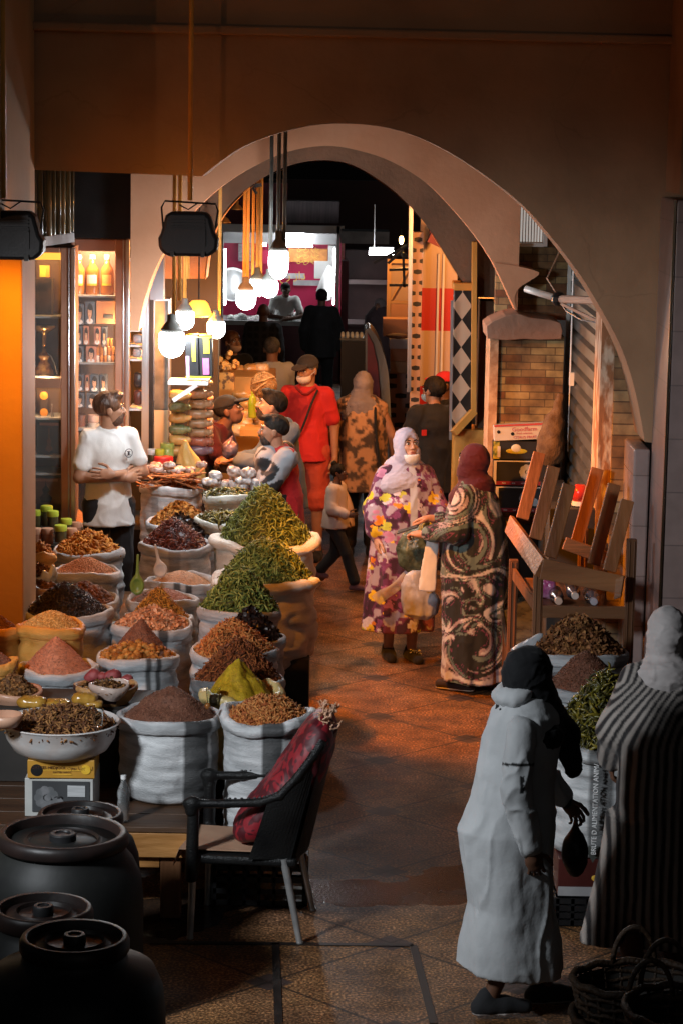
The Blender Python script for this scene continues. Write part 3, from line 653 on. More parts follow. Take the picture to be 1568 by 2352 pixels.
# goods on its counter
for lab,xs,ys,s in (('heap of white cauliflowers on the left of the far stall counter',(530,595),(725,745),.07),('heap of white cauliflowers on the right of the far stall counter',(620,690),(722,745),.06)):
    b=MB(); 
    for i in range(26):
        x=rng.uniform(*xs); y=rng.uniform(*ys); p=D(x,y,YB+rng.uniform(.15,.6)); b.ball(p,s*rng.uniform(.7,1.25)*np.array((1,1,.8)),10)
    o=b.build('cauliflower_heap',mat('cauliflower',(.6,.6,.58),(.75,.75,.73),30,.6,.6,60),org=D(sum(xs)/2,748,YB+.3),smooth=True); tag(o,lab,'vegetables')
# white hanging sack and round pan inside the booth
b=MB(); c=D(536,655,YB+.8); b.lathe([(.001,0),(.24,.0),(.26,.12),(.25,.13),(.22,.02),(.001,.02)],c,28,rotm(80,0,0)); o=b.build('round_pan',mat('pale aluminium',(.6,.61,.62),(.7,.71,.72),4,.35,metal=.5),org=c,smooth=True); tag(o,'large round metal pan tilted at the left inside the far stall','pan')
b=MB(); P=[D(758,610,YB+.5),D(752,640,YB+.5),D(748,668,YB+.5),D(752,690,YB+.5)]; b.tube([*P],[.03,.10,.15,.05],10); o=b.build('hanging_bag',P_white,org=P[-1],smooth=True); tag(o,'limp white bag hanging at the right inside the far stall','bag')
# dark buildings behind
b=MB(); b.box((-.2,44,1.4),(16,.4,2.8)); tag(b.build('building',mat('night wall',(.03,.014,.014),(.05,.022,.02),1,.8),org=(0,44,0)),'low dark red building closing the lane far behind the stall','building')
panel_o=panel('awning',655,462,779,512,38.5,mat('corrugated dark awning',(.06,.045,.05),(.10,.075,.08),30,.6,.3,8,stretch=(1,1,.05)),.5); tag(panel_o,'dark corrugated awning above the lit stall','awning')
o=panel('awning',782,532,893,560,34,mat('grey canvas',(.12,.12,.12),(.2,.2,.2),5,.7),.8); tag(o,'long grey awning band right of the lit stall','awning')
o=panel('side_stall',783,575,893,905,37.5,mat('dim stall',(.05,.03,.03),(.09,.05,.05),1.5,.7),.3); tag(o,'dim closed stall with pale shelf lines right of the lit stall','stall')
for y in (648,740): 
    panel('shelf',790,y-5,890,y+5,37.3,mat('mauve shelf',(.3,.22,.22),(.4,.3,.3),3,.6),.1,o)
o=panel('side_post',783,600,798,905,35.6,P_maroon,.4); tag(o,'dark red square post at the right corner of the lit stall','post')
# left side of the lane
o=panel('wall_panel',470,420,660,600,40,P_maroon,.3); tag(o,'dark maroon wall high behind the hanging brass lamps','wall')
o=panel('wall_panel',300,560,505,1000,26,mat('dim ochre wall',(.28,.14,.06),(.36,.2,.09),2,.8),.3); tag(o,'dim ochre wall behind the orange lit goods','wall')
M_ob=brickmat('orange brick',(.62,.36,.15),(.55,.3,.12),(.3,.16,.07),.24,.07,.008,.8,'XZ',.5,.5)
o=panel('brick_panel',420,585,492,760,21.5,M_ob,.2); tag(o,'small panel of orange lit brickwork behind the hanging bulbs','wall')
# side walls and ceiling that close the passage
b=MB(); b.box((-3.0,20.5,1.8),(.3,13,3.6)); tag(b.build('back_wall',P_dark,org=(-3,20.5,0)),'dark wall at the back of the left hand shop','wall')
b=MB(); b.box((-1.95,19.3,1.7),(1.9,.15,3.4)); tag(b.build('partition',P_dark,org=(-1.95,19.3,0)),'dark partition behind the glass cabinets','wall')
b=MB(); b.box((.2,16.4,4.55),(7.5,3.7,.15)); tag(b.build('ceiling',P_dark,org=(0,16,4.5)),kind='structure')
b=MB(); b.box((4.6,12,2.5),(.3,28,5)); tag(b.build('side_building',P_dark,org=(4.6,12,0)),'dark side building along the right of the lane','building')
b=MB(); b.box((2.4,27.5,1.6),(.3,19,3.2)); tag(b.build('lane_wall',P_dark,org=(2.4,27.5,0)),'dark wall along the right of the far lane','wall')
# ================================================================== LAMPS
P_rod=mat('orange glow rod',(.62,.30,.06),(.72,.38,.09),6,.35)  # orange lamplight put into the rod colour
P_cap=mat('grey lamp cap',(.16,.16,.145),(.22,.22,.2),6,.5)
def floodlight(label,x,y,Y,rodtop,aim,energy,cone=80):
    c=D(x,y,Y); t=thing('floodlight',label,'floodlight',c,'floodlights hung from rods')
    b=MB(); P=[(-.165,-.03),(-.15,.0),(-.125,.095),(-.10,.118),(.10,.118),(.125,.09),(.15,.0),(.168,-.03),(.165,-.09),(.12,-.128),(-.12,-.128),(-.16,-.09)]
    b.prism([(c[0]+px,c[2]+pz) for px,pz in P],Y-.05,Y+.09); b.build('housing',P_black,t,bevel=.018)
    b=MB(); b.box((c[0],Y-.052,c[2]-.02),(.2,.012,.10)); 
    for k in range(5): b.box((c[0],Y-.056,c[2]+.02+.018*k),(.19,.02,.006))
    b.build('cooling_fins',P_black,t)
    b=MB()
    for s in (-1,1): b.box((c[0]+s*.085,Y-.05,c[2]-.115),(.022,.03,.03))
    b.build('latch',P_iron,t)
    b=MB(); zz=c[2]+.175; b.tube([(c[0]-.14,Y,c[2]+.03),(c[0]-.15,Y,c[2]+.14),(c[0]-.13,Y,zz),(c[0]+.15,Y,zz-.012),(c[0]+.165,Y,zz-.05),(c[0]+.15,Y,c[2]+.03)],.006,6); b.tube([(c[0]-.05,Y-.01,zz-.02),(c[0]+.0,Y-.02,zz-.045),(c[0]+.05,Y-.01,zz-.01)],.004,5); b.build('bracket',P_iron,t)
    b=MB(); r0=D(rodtop[0],rodtop[1],Y); b.tube([(r0[0],Y,6.2),(r0[0],Y,c[2]+.18)],.0145,10); b.build('rod',mat('orange glow pole',(.62,.30,.06),(.70,.36,.08),9,.35),t,smooth=True)  # pole colour carries the orange lamplight
    b=MB(); b.box((c[0],Y+.094,c[2]-.01),(.24,.006,.18)); b.build('lens',emis('floodlight glass',(1,.42,.06),6),t)
    lamp('SPOT','floodlight_beam',(c[0],Y+.16,c[2]-.03),energy,ORANGE,aim,cone,.5,.07); return t
floodlight('black floodlight at the left edge, hanging in front of the orange pillar',26,538,12.3,(8,300),(-2.1,13.5,1.6),135,100)
floodlight('black floodlight hanging from an orange lit rod under the lintel',433,535,13.55,(439,200),(1.6,16.0,.4),820,62)
def pendant(label,x,y,w,h,Y,rods,energy,col=COOL,top=405,em=None,rodm=None,cap_=True,zt=4.45):
    c=D(x,y,Y); R=w/2*mpp(Y); H=h*mpp(Y); t=thing('pendant_bulb',label,'bulb',c,'pendant bulbs over the spice stall')
    pr=[(R*.72,H*.5),(R*.93,H*.44),(R,H*.25),(R,-H*.02),(R*.93,-H*.22),(R*.76,-H*.38),(R*.5,-H*.48),(R*.2,-H*.53),(.001,-H*.54)][::-1]
    b=MB(); b.lathe(pr,c,24); b.build('bulb_glass',em or E_bulb,t,smooth=True)
    b=MB(); b.lathe([(R*.82,H*.48),(R*.80,H*.62),(R*.55,H*.8),(R*.36,H*.9),(R*.34,H*1.15),(.008,H*1.2)],c,18); b.build('lamp_cap',P_cap,t,smooth=True)
    for rx,ry in rods:
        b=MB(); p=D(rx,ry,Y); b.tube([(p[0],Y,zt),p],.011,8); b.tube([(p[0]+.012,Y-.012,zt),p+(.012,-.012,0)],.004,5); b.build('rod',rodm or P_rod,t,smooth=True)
    lamp('POINT','pendant_light',c-(0,0,H*.5+.045),energy,col,rad=.05)
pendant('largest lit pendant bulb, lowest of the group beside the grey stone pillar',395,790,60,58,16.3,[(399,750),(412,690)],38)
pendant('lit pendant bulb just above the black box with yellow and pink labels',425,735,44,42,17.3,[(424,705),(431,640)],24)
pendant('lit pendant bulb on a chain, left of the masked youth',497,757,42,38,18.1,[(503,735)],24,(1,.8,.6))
pendant('tall lit pendant bulb on dark rods, highest of the group under the arches',640,607,46,64,16.15,[(638,560),(652,560)],30,top=315,rodm=P_dgrey)
pendant('lit pendant bulb hanging behind and below the tall one, right of a cluster of rods',618,663,42,38,16.6,[(620,640)],20,rodm=P_dgrey)
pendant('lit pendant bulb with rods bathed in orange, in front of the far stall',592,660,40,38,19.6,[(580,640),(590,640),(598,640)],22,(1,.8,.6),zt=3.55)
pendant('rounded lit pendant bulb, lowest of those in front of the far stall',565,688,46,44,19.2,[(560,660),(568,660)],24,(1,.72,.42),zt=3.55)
c=D(457,712,18.05); t=thing('orange_lamp','glowing orange lamp with a pleated shade between the bulbs left of the lane','lamp',c)
b=MB(); b.lathe([(.085,-.05),(.10,-.03),(.07,.05),(.05,.07),(.001,.075)],c,20); b.build('lamp_shade',emis('orange shade',(1,.40,.05),2.2),t,smooth=True); b=MB(); b.tube([c+(0,0,.07),(c[0],c[1],4.2)],.006,6); b.build('cord',P_iron,t)
lamp('POINT','orange_lamp_light',c-(0,0,.10),190,(1,.27,.014),rad=.05)
b=MB(); b.beam(D(555,432,19.4),D(602,424,19.4),.03,.03); b.beam(D(570,415,19.4),D(590,445,19.4),.02,.02); tag(b.build('lamp_crossbar',P_iron,org=D(580,430,19.4)),'short black iron bar clamping the orange lit lamp rods','bar')
for i,(x,y,s) in enumerate(((515,508,.07),(545,478,.06))):
    c=D(x,y,23.0); t=thing('brass_lantern',['small brass lantern hanging lower left in the dark arch','smaller brass lantern hanging higher right in the dark arch'][i],'lantern',c)
    b=MB(); b.lathe([(.001,s*1.2),(s*.3,s*1.1),(s*.2,s*.6),(s*.55,s*.4),(s*.9,-.1*s),(s*1.0,-.2*s),(s*.2,-.3*s),(.001,-.35*s)][::-1],c,16); b.build('lamp_shade',mat('brass',(.55,.3,.1),(.65,.38,.14),5,.35,metal=.6),t,smooth=True)
    b=MB(); b.tube([c+(0,0,s),c+(0,0,1.2)],.004,5); b.build('chain',P_iron,t)

# ================================================================== LEFT SHOP
P_copper=mat('copper tinted frame',(.42,.22,.15),(.52,.30,.21),3,.35,metal=.5)
P_shelfglass=mat('frosted shelf',(.35,.36,.35),(.45,.46,.45),4,.3)
def cabinet(label,x1,y1,x2,y2,Y,gx1,gx2,shelves,d=.42,header=0):
    c,ww,hh=rectD(x1,y1,x2,y2,Y); z1=c[2]+hh/2; z0=.12
    X=lambda px: D(px,(y1+y2)/2,Y)[0]; zz=lambda py: D((x1+x2)/2,py,Y)[2]
    t=thing('display_cabinet',label,'cabinet',(c[0],Y+d/2,z0))
    b=MB(); xl,xr=X(x1),X(x2)
    b.box((xl+.01,Y+d/2,(z0+z1)/2),(.02,d,z1-z0)); b.box((xr-.01,Y+d/2,(z0+z1)/2),(.02,d,z1-z0)); b.box(((xl+xr)/2,Y+d-.01,(z0+z1)/2),(xr-xl-.042,.02,z1-z0)); b.box(((xl+xr)/2,Y+d/2,z1-.01),(xr-xl-.042,d-.03,.02))
    b.build('carcass',mat('cabinet interior',(.16,.10,.075),(.23,.15,.11),4,.6),t)
    b=MB(); b.box(((X(gx2)+xr)/2,Y-.01,(z0+z1)/2),(xr-X(gx2),.03,z1-z0)); 
    if X(gx1)-xl>.01: b.box(((X(gx1)+xl)/2,Y-.01,(z0+z1)/2),(X(gx1)-xl,.03,z1-z0))
    b.box(((X(gx1)+X(gx2))/2,Y-.01,z1-.045),(X(gx2)-X(gx1)-.004,.03,.09)); b.build('door_frame',P_copper,t,bevel=.006)
    b=MB(); b.box((xr+.012,Y-.022,(z0+z1)/2),(.03,.04,z1-z0)); b.box((xr-.02,Y-.03,(z0+z1)/2),(.012,.012,z1-z0)); b.build('chrome_edge',P_steel,t,bevel=.004)
    for s in shelves:
        b=MB(); b.box(((X(gx1)+X(gx2))/2,Y+d/2+.02,zz(s)-.008),(X(gx2)-X(gx1)+.04,d-.1,.014)); b.build('shelf',P_shelfglass,t)
    b=MB(); b.box(((X(gx1)+X(gx2))/2,Y-.004,(z0+z1)/2),(X(gx2)-X(gx1),.005,z1-z0-.1)); b.build('glass_door',P_glass,t)
    return t,X,zz,z1
t1,X1,Z1,zt1=cabinet('narrow glass cabinet holding a water pipe, beside the orange pillar',62,572,166,1300,17.2,70,141,(728,866,962,1050,1090))
b=MB(); b.box(((X1(70)+X1(141))/2,17.185,Z1(588)),(X1(141)-X1(70),.03,.05)); b.build('lit_header',emis('lit header',(1,.48,.06),1.1),t1)
b=MB(); b.box(((X1(70)+X1(141))/2,17.18,Z1(880)),(X1(141)-X1(70),.03,.066)); b.build('mid_rail',P_copper,t1)
lamp('POINT','cabinet_fill',(X1(105),17.27,zt1-.05),9,(1,.55,.2),rad=.03)
lamp('POINT','cabinet_fill',(X1(105),17.25,Z1(880)),6,(1,.6,.3),rad=.03)  # fill added behind the mid rail to brighten the contents
t2,X2,Z2,zt2=cabinet('wide glass cabinet of oil bottles and portrait boxes, behind the man in white',166,553,290,1300,18.0,172,265,(680,835,988,1100))
lamp('POINT','cabinet_fill',(X2(215),18.08,zt2-.05),48,(1,.6,.32),rad=.03)  # fill added to brighten the shelves of the wide cabinet
lamp('POINT','cabinet_fill',(X2(276),18.07,Z2(905)),7,(1,.6,.32),rad=.01)  # added fill, hidden by the door frame, to brighten the boxes
lamp('POINT','cabinet_fill',(X2(276),18.07,Z2(755)),7,(1,.6,.32),rad=.01)  # second added fill behind the door frame
# portrait boxes
def facebox(x1,y1,x2,y2,Y,label,pal=0):
    c,ww,hh=rectD(x1,y1,x2,y2,Y); t=thing('dye_box',label,'box',(c[0],Y+.04,c[2]-hh/2),'portrait boxes in the glass cabinet')
    bgc=[(.10,.12,.15),(.45,.2,.13),(.5,.5,.5)][pal]
    b=MB(); b.box((c[0],Y+.04,c[2]),(ww*.96,.08,hh*.97)); b.build('carton',mat('box card %d'%pal,bgc,None,9,.5),t)
    b=MB(); y=Y-.003
    def disc(cx,cz,rx,rz,dy,mi):
        a=np.arange(14)/14*2*PI; b.add(np.stack([c[0]+ww*(cx+rx*np.cos(a)),np.full(14,y-dy),c[2]+hh*(cz+rz*np.sin(a))],1),[tuple(range(14))],mi)
    disc(.02,.08,.30,.34,0,0); disc(.0,-.36,.34,.12,.001,2); disc(.0,-.20,.10,.2,.0015,1); disc(.0,.02,.21,.26,.002,1); disc(.05,.23,.25,.13,.003,0)
    for s in (-1,1): disc(s*.08,.04,.035,.018,.004,0)
    disc(0,-.12,.05,.018,.004,3)
    b.build('portrait_print',[mat('print black',(.015,.012,.012),None,5,.5),mat('print skin',(.62,.36,.22),None,5,.5),mat('print white',(.65,.65,.66),None,5,.5),mat('print lip',(.45,.10,.08),None,5,.5)],t)
fb=[(196,692,218,745,0),(173,698,194,746,0),(173,748,190,792,0),(192,748,205,792,1),(216,750,232,792,1),(234,750,246,792,0),(173,795,193,834,0),(198,795,222,834,1),(173,860,193,898,0),(196,862,206,898,1),(207,860,228,900,0),(230,860,246,900,0),(173,902,194,936,0),(199,902,226,938,0)]
pos=['far left of the top row','second in the top row','far left of the second row','narrow second','pale third','dark fourth','left under the second row','right under the second row','far left of the middle shelf','narrow pink on the middle shelf','largest of the middle shelf','dark right on the middle shelf','bottom left','bottom, nearest the man']
desc=['dark box with a portrait beside the plain orange box, top of the stack','dark box with a portrait, top left of the stack','dark box with a cut off portrait, left in the second row','slim reddish portrait box, second in the second row','reddish portrait box, third in the second row','slim dark portrait box, last in the second row','dark portrait box left on the shelf with small orange cans','reddish portrait box beside the small orange cans','dark portrait box left on the middle shelf','slim pink portrait box on the middle shelf','dark portrait box with white collar at the centre of the middle shelf','half hidden dark portrait box on the middle shelf','dark portrait box left in the lowest row','dark portrait box in the lowest row, nearest the head of the man in white']
for (a,b_,c_,d_,p),l in zip(fb,desc): facebox(a,b_,c_,d_,18.12,l,p)
c,ww,hh=rectD(222,692,265,744,18.14); b=MB(); b.box((c[0],18.2,c[2]),(ww,.1,hh)); o=b.build('carton',mat('orange carton',(.48,.22,.10),(.55,.27,.13),4,.6),org=(c[0],18.2,c[2]-hh/2)); tag(o,'plain orange carton on the second shelf of the wide glass cabinet','carton')
b=MB(); b.box((c[0]+.02,18.147,c[2]-.03),(ww*.5,.004,.03)); b.build('printed_band',P_dgrey,o)
k=0
for r,(y,n,x0) in enumerate(((826,5,225),(806,5,225),(786,4,230))):
    for i in range(n):
        c=D(x0+i*8.5,y,18.16); b=MB(); b.lathe([(.012,-.032),(.0135,-.03),(.0135,.028),(.011,.032)],c,12); o=b.build('small_can',mat('can orange' if (i+r)%3 else 'can white',(.6,.25,.05) if (i+r)%3 else (.65,.6,.55),None,40,.35),org=c-(0,0,.032),smooth=True,auto=40)
        tag(o,'small orange and white can in the stacked cans of the wide glass cabinet','can','stacked small cans in the glass cabinet')
for i,(x,lab) in enumerate(((182,'amber oil bottle with a pale label, left on the top shelf'),(213,'amber oil bottle with a white and yellow label, middle of the top shelf'),(247,'amber oil bottle with an orange label, right on the top shelf'))):
    c=D(x,678,18.17); t=thing('oil_bottle',lab,'bottle',c,'oil bottles on the top shelf'); s=1.0 if i else .92; s=1.06 if i==1 else s
    b=MB(); b.lathe([(.001,0),(.048*s,.002),(.05*s,.02),(.05*s,.17),(.045*s,.20),(.02*s,.235),(.017*s,.27)],c,20); b.build('bottle_body',mat('amber oil',(.30,.10,.02),(.42,.16,.03),3,.12,spec=.7),t,smooth=True)
    b=MB(); b.lathe([(.02*s,.27),(.021*s,.30),(.001,.302)],c,14); b.build('cap',P_white,t)
    b=MB(); a=np.linspace(-2.3,-.85,9); V=[(c[0]+.052*s*math.cos(q),c[1]+.052*s*math.sin(q),c[2]+z) for z in (.075,.09,.155) for q in a]
    b.add(V,[(j+r*9,j+1+r*9,j+10+r*9,j+9+r*9) for r in (1,) for j in range(8)],0); b.add(V,[(j,j+1,j+10,j+9) for j in range(8)],1)
    b.build('bottle_label',[mat(('label pale','label white','label orange')[i],((.5,.55,.5),(.7,.68,.62),(.7,.35,.1))[i],None,30,.5),mat('label yellow',(.7,.55,.05),None,9,.5)],t)
for i,(x1,y1,x2,y2) in enumerate(((172,955,196,988),(200,955,226,972),(200,973,226,992))):
    c,ww,hh=rectD(x1,y1,x2,y2,18.16); b=MB(); b.lathe([(ww*.48,-hh/2),(ww*.5,-hh/2+.004),(ww*.5,hh/2-.006),(ww*.46,hh/2)],(c[0],18.22,c[2]),18); o=b.build('cream_jar',mat(('jar brown','jar pink','jar pale')[i],((.2,.08,.05),(.6,.42,.36),(.62,.55,.48))[i],None,12,.35),org=(c[0],18.22,c[2]-hh/2),smooth=True,auto=40); tag(o,('brown jar on the lowest visible shelf behind the man in white','upper pale jar of a pair beside the head of the man in white','lower pale jar of a pair beside the head of the man in white')[i],'jar')
# contents of the narrow cabinet
c,ww,hh=rectD(80,640,122,725,17.400); t=thing('framed_picture','dark framed picture on the top shelf of the narrow cabinet','picture',(c[0],17.400,c[2]-hh/2))
b=MB(); b.box((c[0],17.410,c[2]),(ww,.02,hh)); b.build('print',mat('dusky print',(.02,.02,.022),(.10,.065,.045),7,.35),t)
b=MB()
for s in (-1,1): b.box((c[0]+s*ww/2,17.400,c[2]),(.014,.03,hh+.014)); b.box((c[0],16.099,c[2]+s*hh/2),(ww-.016,.03,.014))
b.build('frame',mat('dull bronze',(.2,.15,.09),(.3,.22,.14),6,.35,metal=.7),t)
c,ww,hh=rectD(92,610,115,636,17.400); b=MB(); b.box((c[0]-ww*.2,17.400,c[2]),(ww*.6,.02,hh),None,0); b.box((c[0]+ww*.3,17.400,c[2]),(ww*.4,.02,hh),None,1); o=b.build('small_card',[mat('card green',(.35,.42,.06),None,5,.5),mat('card orange',(.6,.25,.04),None,5,.5)],org=c); tag(o,'small green and orange card on top of the dark picture','card')
c=D(102,864,17.380); t=thing('water_pipe','glass and brass water pipe standing in the narrow cabinet','water pipe',c); s=.0029
b=MB(); b.lathe([(.001,0),(.062,.0),(.075,.015),(.066,.05),(.045,.085),(.026,.11),(.032,.13),(.045,.145),(.034,.16),(.014,.18),(.012,.21)],c,20); b.build('vase',mat('amber cut glass',(.16,.06,.02),(.5,.3,.1),26,.12,spec=.8),t,smooth=True)
b=MB(); b.lathe([(.012,.21),(.016,.24),(.010,.26),(.018,.28),(.012,.30),(.05,.325),(.085,.35),(.09,.37),(.001,.36)],c,20); b.build('stem_and_bowl',mat('gilt brass',(.5,.28,.08),(.7,.5,.2),40,.2,metal=.9),t,smooth=True)
b=MB(); b.tube([c+(.015,0,.17),c+(.05,-.02,.15),c+(.075,-.02,.10),c+(.095,-.02,.02)],.005,6); b.build('hose',P_steel,t)
for (x1,y1,x2,y2,lab,motif) in ((86,968,140,1048,'grey instrument box with a small guitar print in the narrow cabinet',1),(72,1098,140,1158,'brown box with a lantern silhouette at the bottom of the narrow cabinet',2)):
    c,ww,hh=rectD(x1,y1,x2,y2,17.360); b=MB(); b.box((c[0],17.420,c[2]),(ww,.1,hh)); o=b.build('gift_box',mat('grey box' if motif==1 else 'brown box',(.05,.05,.05) if motif==1 else (.22,.11,.07),None,3,.5),org=(c[0],17.420,c[2]-hh/2)); tag(o,lab,'box')
    b=MB(); 
    if motif==1: P=[(-.02,.3),(.02,.3),(.03,.02),(.13,-.06),(.08,-.16),(.2,-.3),(.0,-.4),(-.2,-.3),(-.08,-.16),(-.13,-.06),(-.03,.02)]
    else: P=[(0,.42),(.03,.2),(.16,.05),(.1,-.1),(.26,-.25),(.2,-.42),(-.2,-.42),(-.26,-.25),(-.1,-.1),(-.16,.05),(-.03,.2)]
    b.prism([(c[0]+ww*p*.8,c[2]+hh*q) for p,q in P],17.363,17.369); b.build('motif_print',mat('motif brown',(.22,.10,.04),None,9,.4) if motif==1 else P_black,o)
    b=MB(); b.box((c[0],17.366,c[2]+hh*.42),(ww*.8,.004,.02)); b.build('title_strip',P_copper,o)
c=D(103,940,17.380)
b=MB(); c,ww,hh=rectD(93,898,110,958,17.380); b.box((c[0],17.400,c[2]),(ww,.03,hh)); o=b.build('flower_pack',mat('dark pack',(.06,.04,.03),None,5,.5),org=(c[0],17.400,c[2]-hh/2)); tag(o,'slim pack with two orange flowers in the narrow cabinet','pack')
b=MB()
for s in (-1,1): b.lathe([(.001,0),(.028,.0),(.03,.003),(.001,.006)],(c[0],17.383,c[2]+s*hh*.32),10,rotm(90,0,0))
b.build('flower_print',mat('flower orange',(.7,.3,.03),None,5,.5),o)
c=D(120,960,17.350); b=MB(); b.lathe([(.02,0),(.012,.03),(.006,.05),(.003,.09),(.001,.1)],c,12); tag(b.build('metal_minaret',P_steel,org=c,smooth=True),'tiny silver spire ornament on the glass shelf','ornament')
# bundle of tubes above the narrow cabinet, on a bracket shelf
t=thing('tube_bundle','bundle of upright grey green glass tubes above the narrow cabinet','tubes',D(120,548,15.6))
for i,x in enumerate((80,92,104,112,124,134,146,156,166)):
    b=MB(); b.tube([D(x,392-i*.5,15.55+.05*(i%3)),D(x+(i%2)*2,548-i*2,15.55+.05*(i%3))],.014+.004*(i%2),8); b.build('glass_tube',mat('greenish tube',(.10,.10,.07),(.28,.25,.16),5,.2,stretch=(1,1,.3)),t,smooth=True)
b=MB(); b.beam(D(70,558,15.5),D(166,545,15.75),.05,.06); o=b.build('shelf_rail',P_steel,t)
c,ww,hh=rectD(172,380,330,548,17.5); b=MB(); b.box((c[0],17.8,c[2]),(ww,.6,hh)); b.box((c[0]-.4,18.0,c[2]+.4),(.8,.4,.3)); o=b.build('dark_loft',P_black,org=c-(0,0,hh/2)); tag(o,'large black box loft above the wide glass cabinet','loft')
# shelf rack
rk=thing('shelf_rack','narrow grey metal shelf rack between the glass cabinet and the stone pillar','rack',(D(324,900,18.2)[0],18.3,.2))
b=MB()
for x in (333,342): b.beam(D(x,510,18.15),D(x-3,1060,18.15),.022,.03)
b.build('upright',P_steel,rk)
b=MB(); b.beam(D(350,500,18.12),D(347,1060,18.12),.03,.03); b.build('black_upright',P_iron,rk)
for y in (595,690,720,755,790,822,935): 
    b=MB(); b.box(D(320,y,18.35),(.13,.35,.016)); b.build('shelf',P_white,rk)
b=MB(); b.lathe([(.001,.09),(.035,.08),(.06,.04),(.06,0),(.001,-.01)][::-1],D(350,500,18.1),12); b.build('post_cap',P_white,rk,smooth=True)
for i,(x1,y1,x2,y2,cc,lab) in enumerate(((306,615,326,668,(.75,.5,.02),'yellow packet on the shelf rack'),(305,672,318,690,(.2,.3,.15),'small green packet on the shelf rack'),(306,735,325,755,(.05,.05,.05),'black tub on the upper shelf rack'),(306,768,330,788,(.3,.3,.31),'grey plastic tub on the shelf rack'),(306,800,326,820,(.3,.3,.3),'pale crumpled bag on the shelf rack'),(308,855,328,890,(.03,.03,.03),'black jar with white label, upper of two on the shelf rack'),(308,895,328,930,(.10,.04,.03),'brown jar with white label, lower of two on the shelf rack'),(306,550,322,592,(.25,.25,.25),'grey bundle on top of the shelf rack'))):
    c,ww,hh=rectD(x1,y1,x2,y2,18.2); V,Q=sdfmesh([ell(c,(ww/2,.05,hh/2),k=.01),dict(f=lambda X,Y,Z,c=c,ww=ww,hh=hh:np.maximum(np.maximum(abs(X-c[0])-ww*.4,abs(Z-c[2])-hh*.44),abs(Y-c[1])-.04),lo=c-.1,hi=c+.1,k=.02,op='u')],.008)
    o=link('shelf_item',quadmesh('shelf_item',V,Q,True,[mat('item %d'%i,cc,None,15,.4)]),None,c-(0,0,hh/2)); tag(o,lab,'goods')
b=MB(); c,ww,hh=rectD(345,400,376,690,17.5); b.box((c[0],17.6,c[2]),(ww,.15,hh)); o=b.build('steel_column',mat('galvanised sheet',(.10,.11,.12),(.2,.21,.22),3,.4,metal=.5,stretch=(1,1,.4)),org=(c[0],17.6,c[2]-hh/2)); tag(o,'grey sheet metal column above the stone pillar','column')
c,ww,hh=rectD(354,688,390,942,18.25); b=MB(); b.box((c[0],18.35,c[2]),(ww,.18,hh)); o=b.build('stone_pillar',P_dgrey,org=(c[0],18.35,0)); tag(o,'pillar clad in dark grey speckled stone behind the largest bulb','pillar')
c2,w2_,h2=rectD(354,943,389,1240,18.25); b=MB(); b.box((c2[0],18.35,c2[2]),(w2_,.178,h2)); b.build('beige_base',mat('beige panel',(.40,.36,.24),(.46,.42,.29),4,.6),o)
b=MB(); b.beam(D(390,688,18.24),D(388,1060,18.24),.012,.012); b.beam(D(355,688,18.24),D(352,1060,18.24),.012,.012); b.beam(D(355,689,18.24),D(390,689,18.24),.012,.012); b.build('steel_trim',P_steel,o)
# bracket shelf with the black box
br=thing('bracket_shelf','small white bracket shelf fixed beside the stone pillar','shelf',D(435,880,17.5))
b=MB(); b.box(D(435,876,17.55),(.29,.3,.02)); b.build('board',P_white,br); b=MB(); b.beam(D(452,884,17.42),D(398,920,17.42),.03,.012,(0,1,0)); b.build('strut',P_white,br)
c,ww,hh=rectD(426,770,488,868,17.45); bx=thing('black_box','black carton with yellow and pink labels on the bracket shelf','box',(c[0],17.55,c[2]-hh/2))
b=MB(); b.box((c[0]-ww*.25,17.52,c[2]),(ww*.49,.16,hh),rotm(0,-2,0)); b.box((c[0]+ww*.25,17.54,c[2]-.004),(ww*.49,.16,hh),rotm(0,-2,0)); b.build('carton',P_black,bx,bevel=.004)
for n,(cx,cz,sx,sz,cc) in enumerate(((-.18,.17,.13,.56,(.75,.6,.02)),(.28,.27,.22,.38,(.75,.6,.02)),(-.40,-.24,.12,.5,(.45,.25,.38)),(.27,-.23,.23,.38,(.6,.12,.35)))):
    b=MB(); b.box((c[0]+ww*cx,17.433 if cx<0 else 17.453,c[2]+hh*cz),(ww*sx,.006,hh*sz),rotm(0,-2,0)); b.build('paper_label',mat('label %d'%n,cc,None,30,.5),bx)
b=MB(); b.box((c[0],17.436,c[2]-hh*.47),(ww*.96,.005,.008)); b.box((c[0],17.436,c[2]+hh*.46),(ww*.96,.005,.006)); b.build('yellow_edge',mat('label yellow2',(.7,.6,.03),None,9,.5),bx)
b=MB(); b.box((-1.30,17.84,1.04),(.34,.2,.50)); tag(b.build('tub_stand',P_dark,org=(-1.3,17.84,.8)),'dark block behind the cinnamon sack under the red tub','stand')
# columns of filled bags
def pillow(c,w,d,h,mt,name,lab,cat,group=None,sd=0,knot=True,amp=.006,res=.008):
    pr=[dict(f=lambda X,Y,Z:((abs((X-c[0])/(w/2))**3.2+abs((Y-c[1])/(d/2))**3+abs((Z-c[2])/(h/2))**2.6)**(1/3)-1)*min(w,d,h)/2,lo=np.array(c)-np.array((w,d,h))/2,hi=np.array(c)+np.array((w,d,h))/2,k=.01,op='u')]
    if knot: pr.append(cap(np.array(c)+(w*.45,-.02,0),np.array(c)+(w*.62,-.03,.005),h*.22,h*.3,k=.02))
    V,Q=sdfmesh(pr,res); V=wrinkle(V,Q,amp,(30,30,30),sd); o=link(name,quadmesh(name,V,Q,True,[mt]),None,np.array(c)-(0,0,h/2)); return tag(o,lab,cat,group)
def film(n,c,c2): return mat('bag '+n,c,c2,14,.22,.2,40,spec=.7)
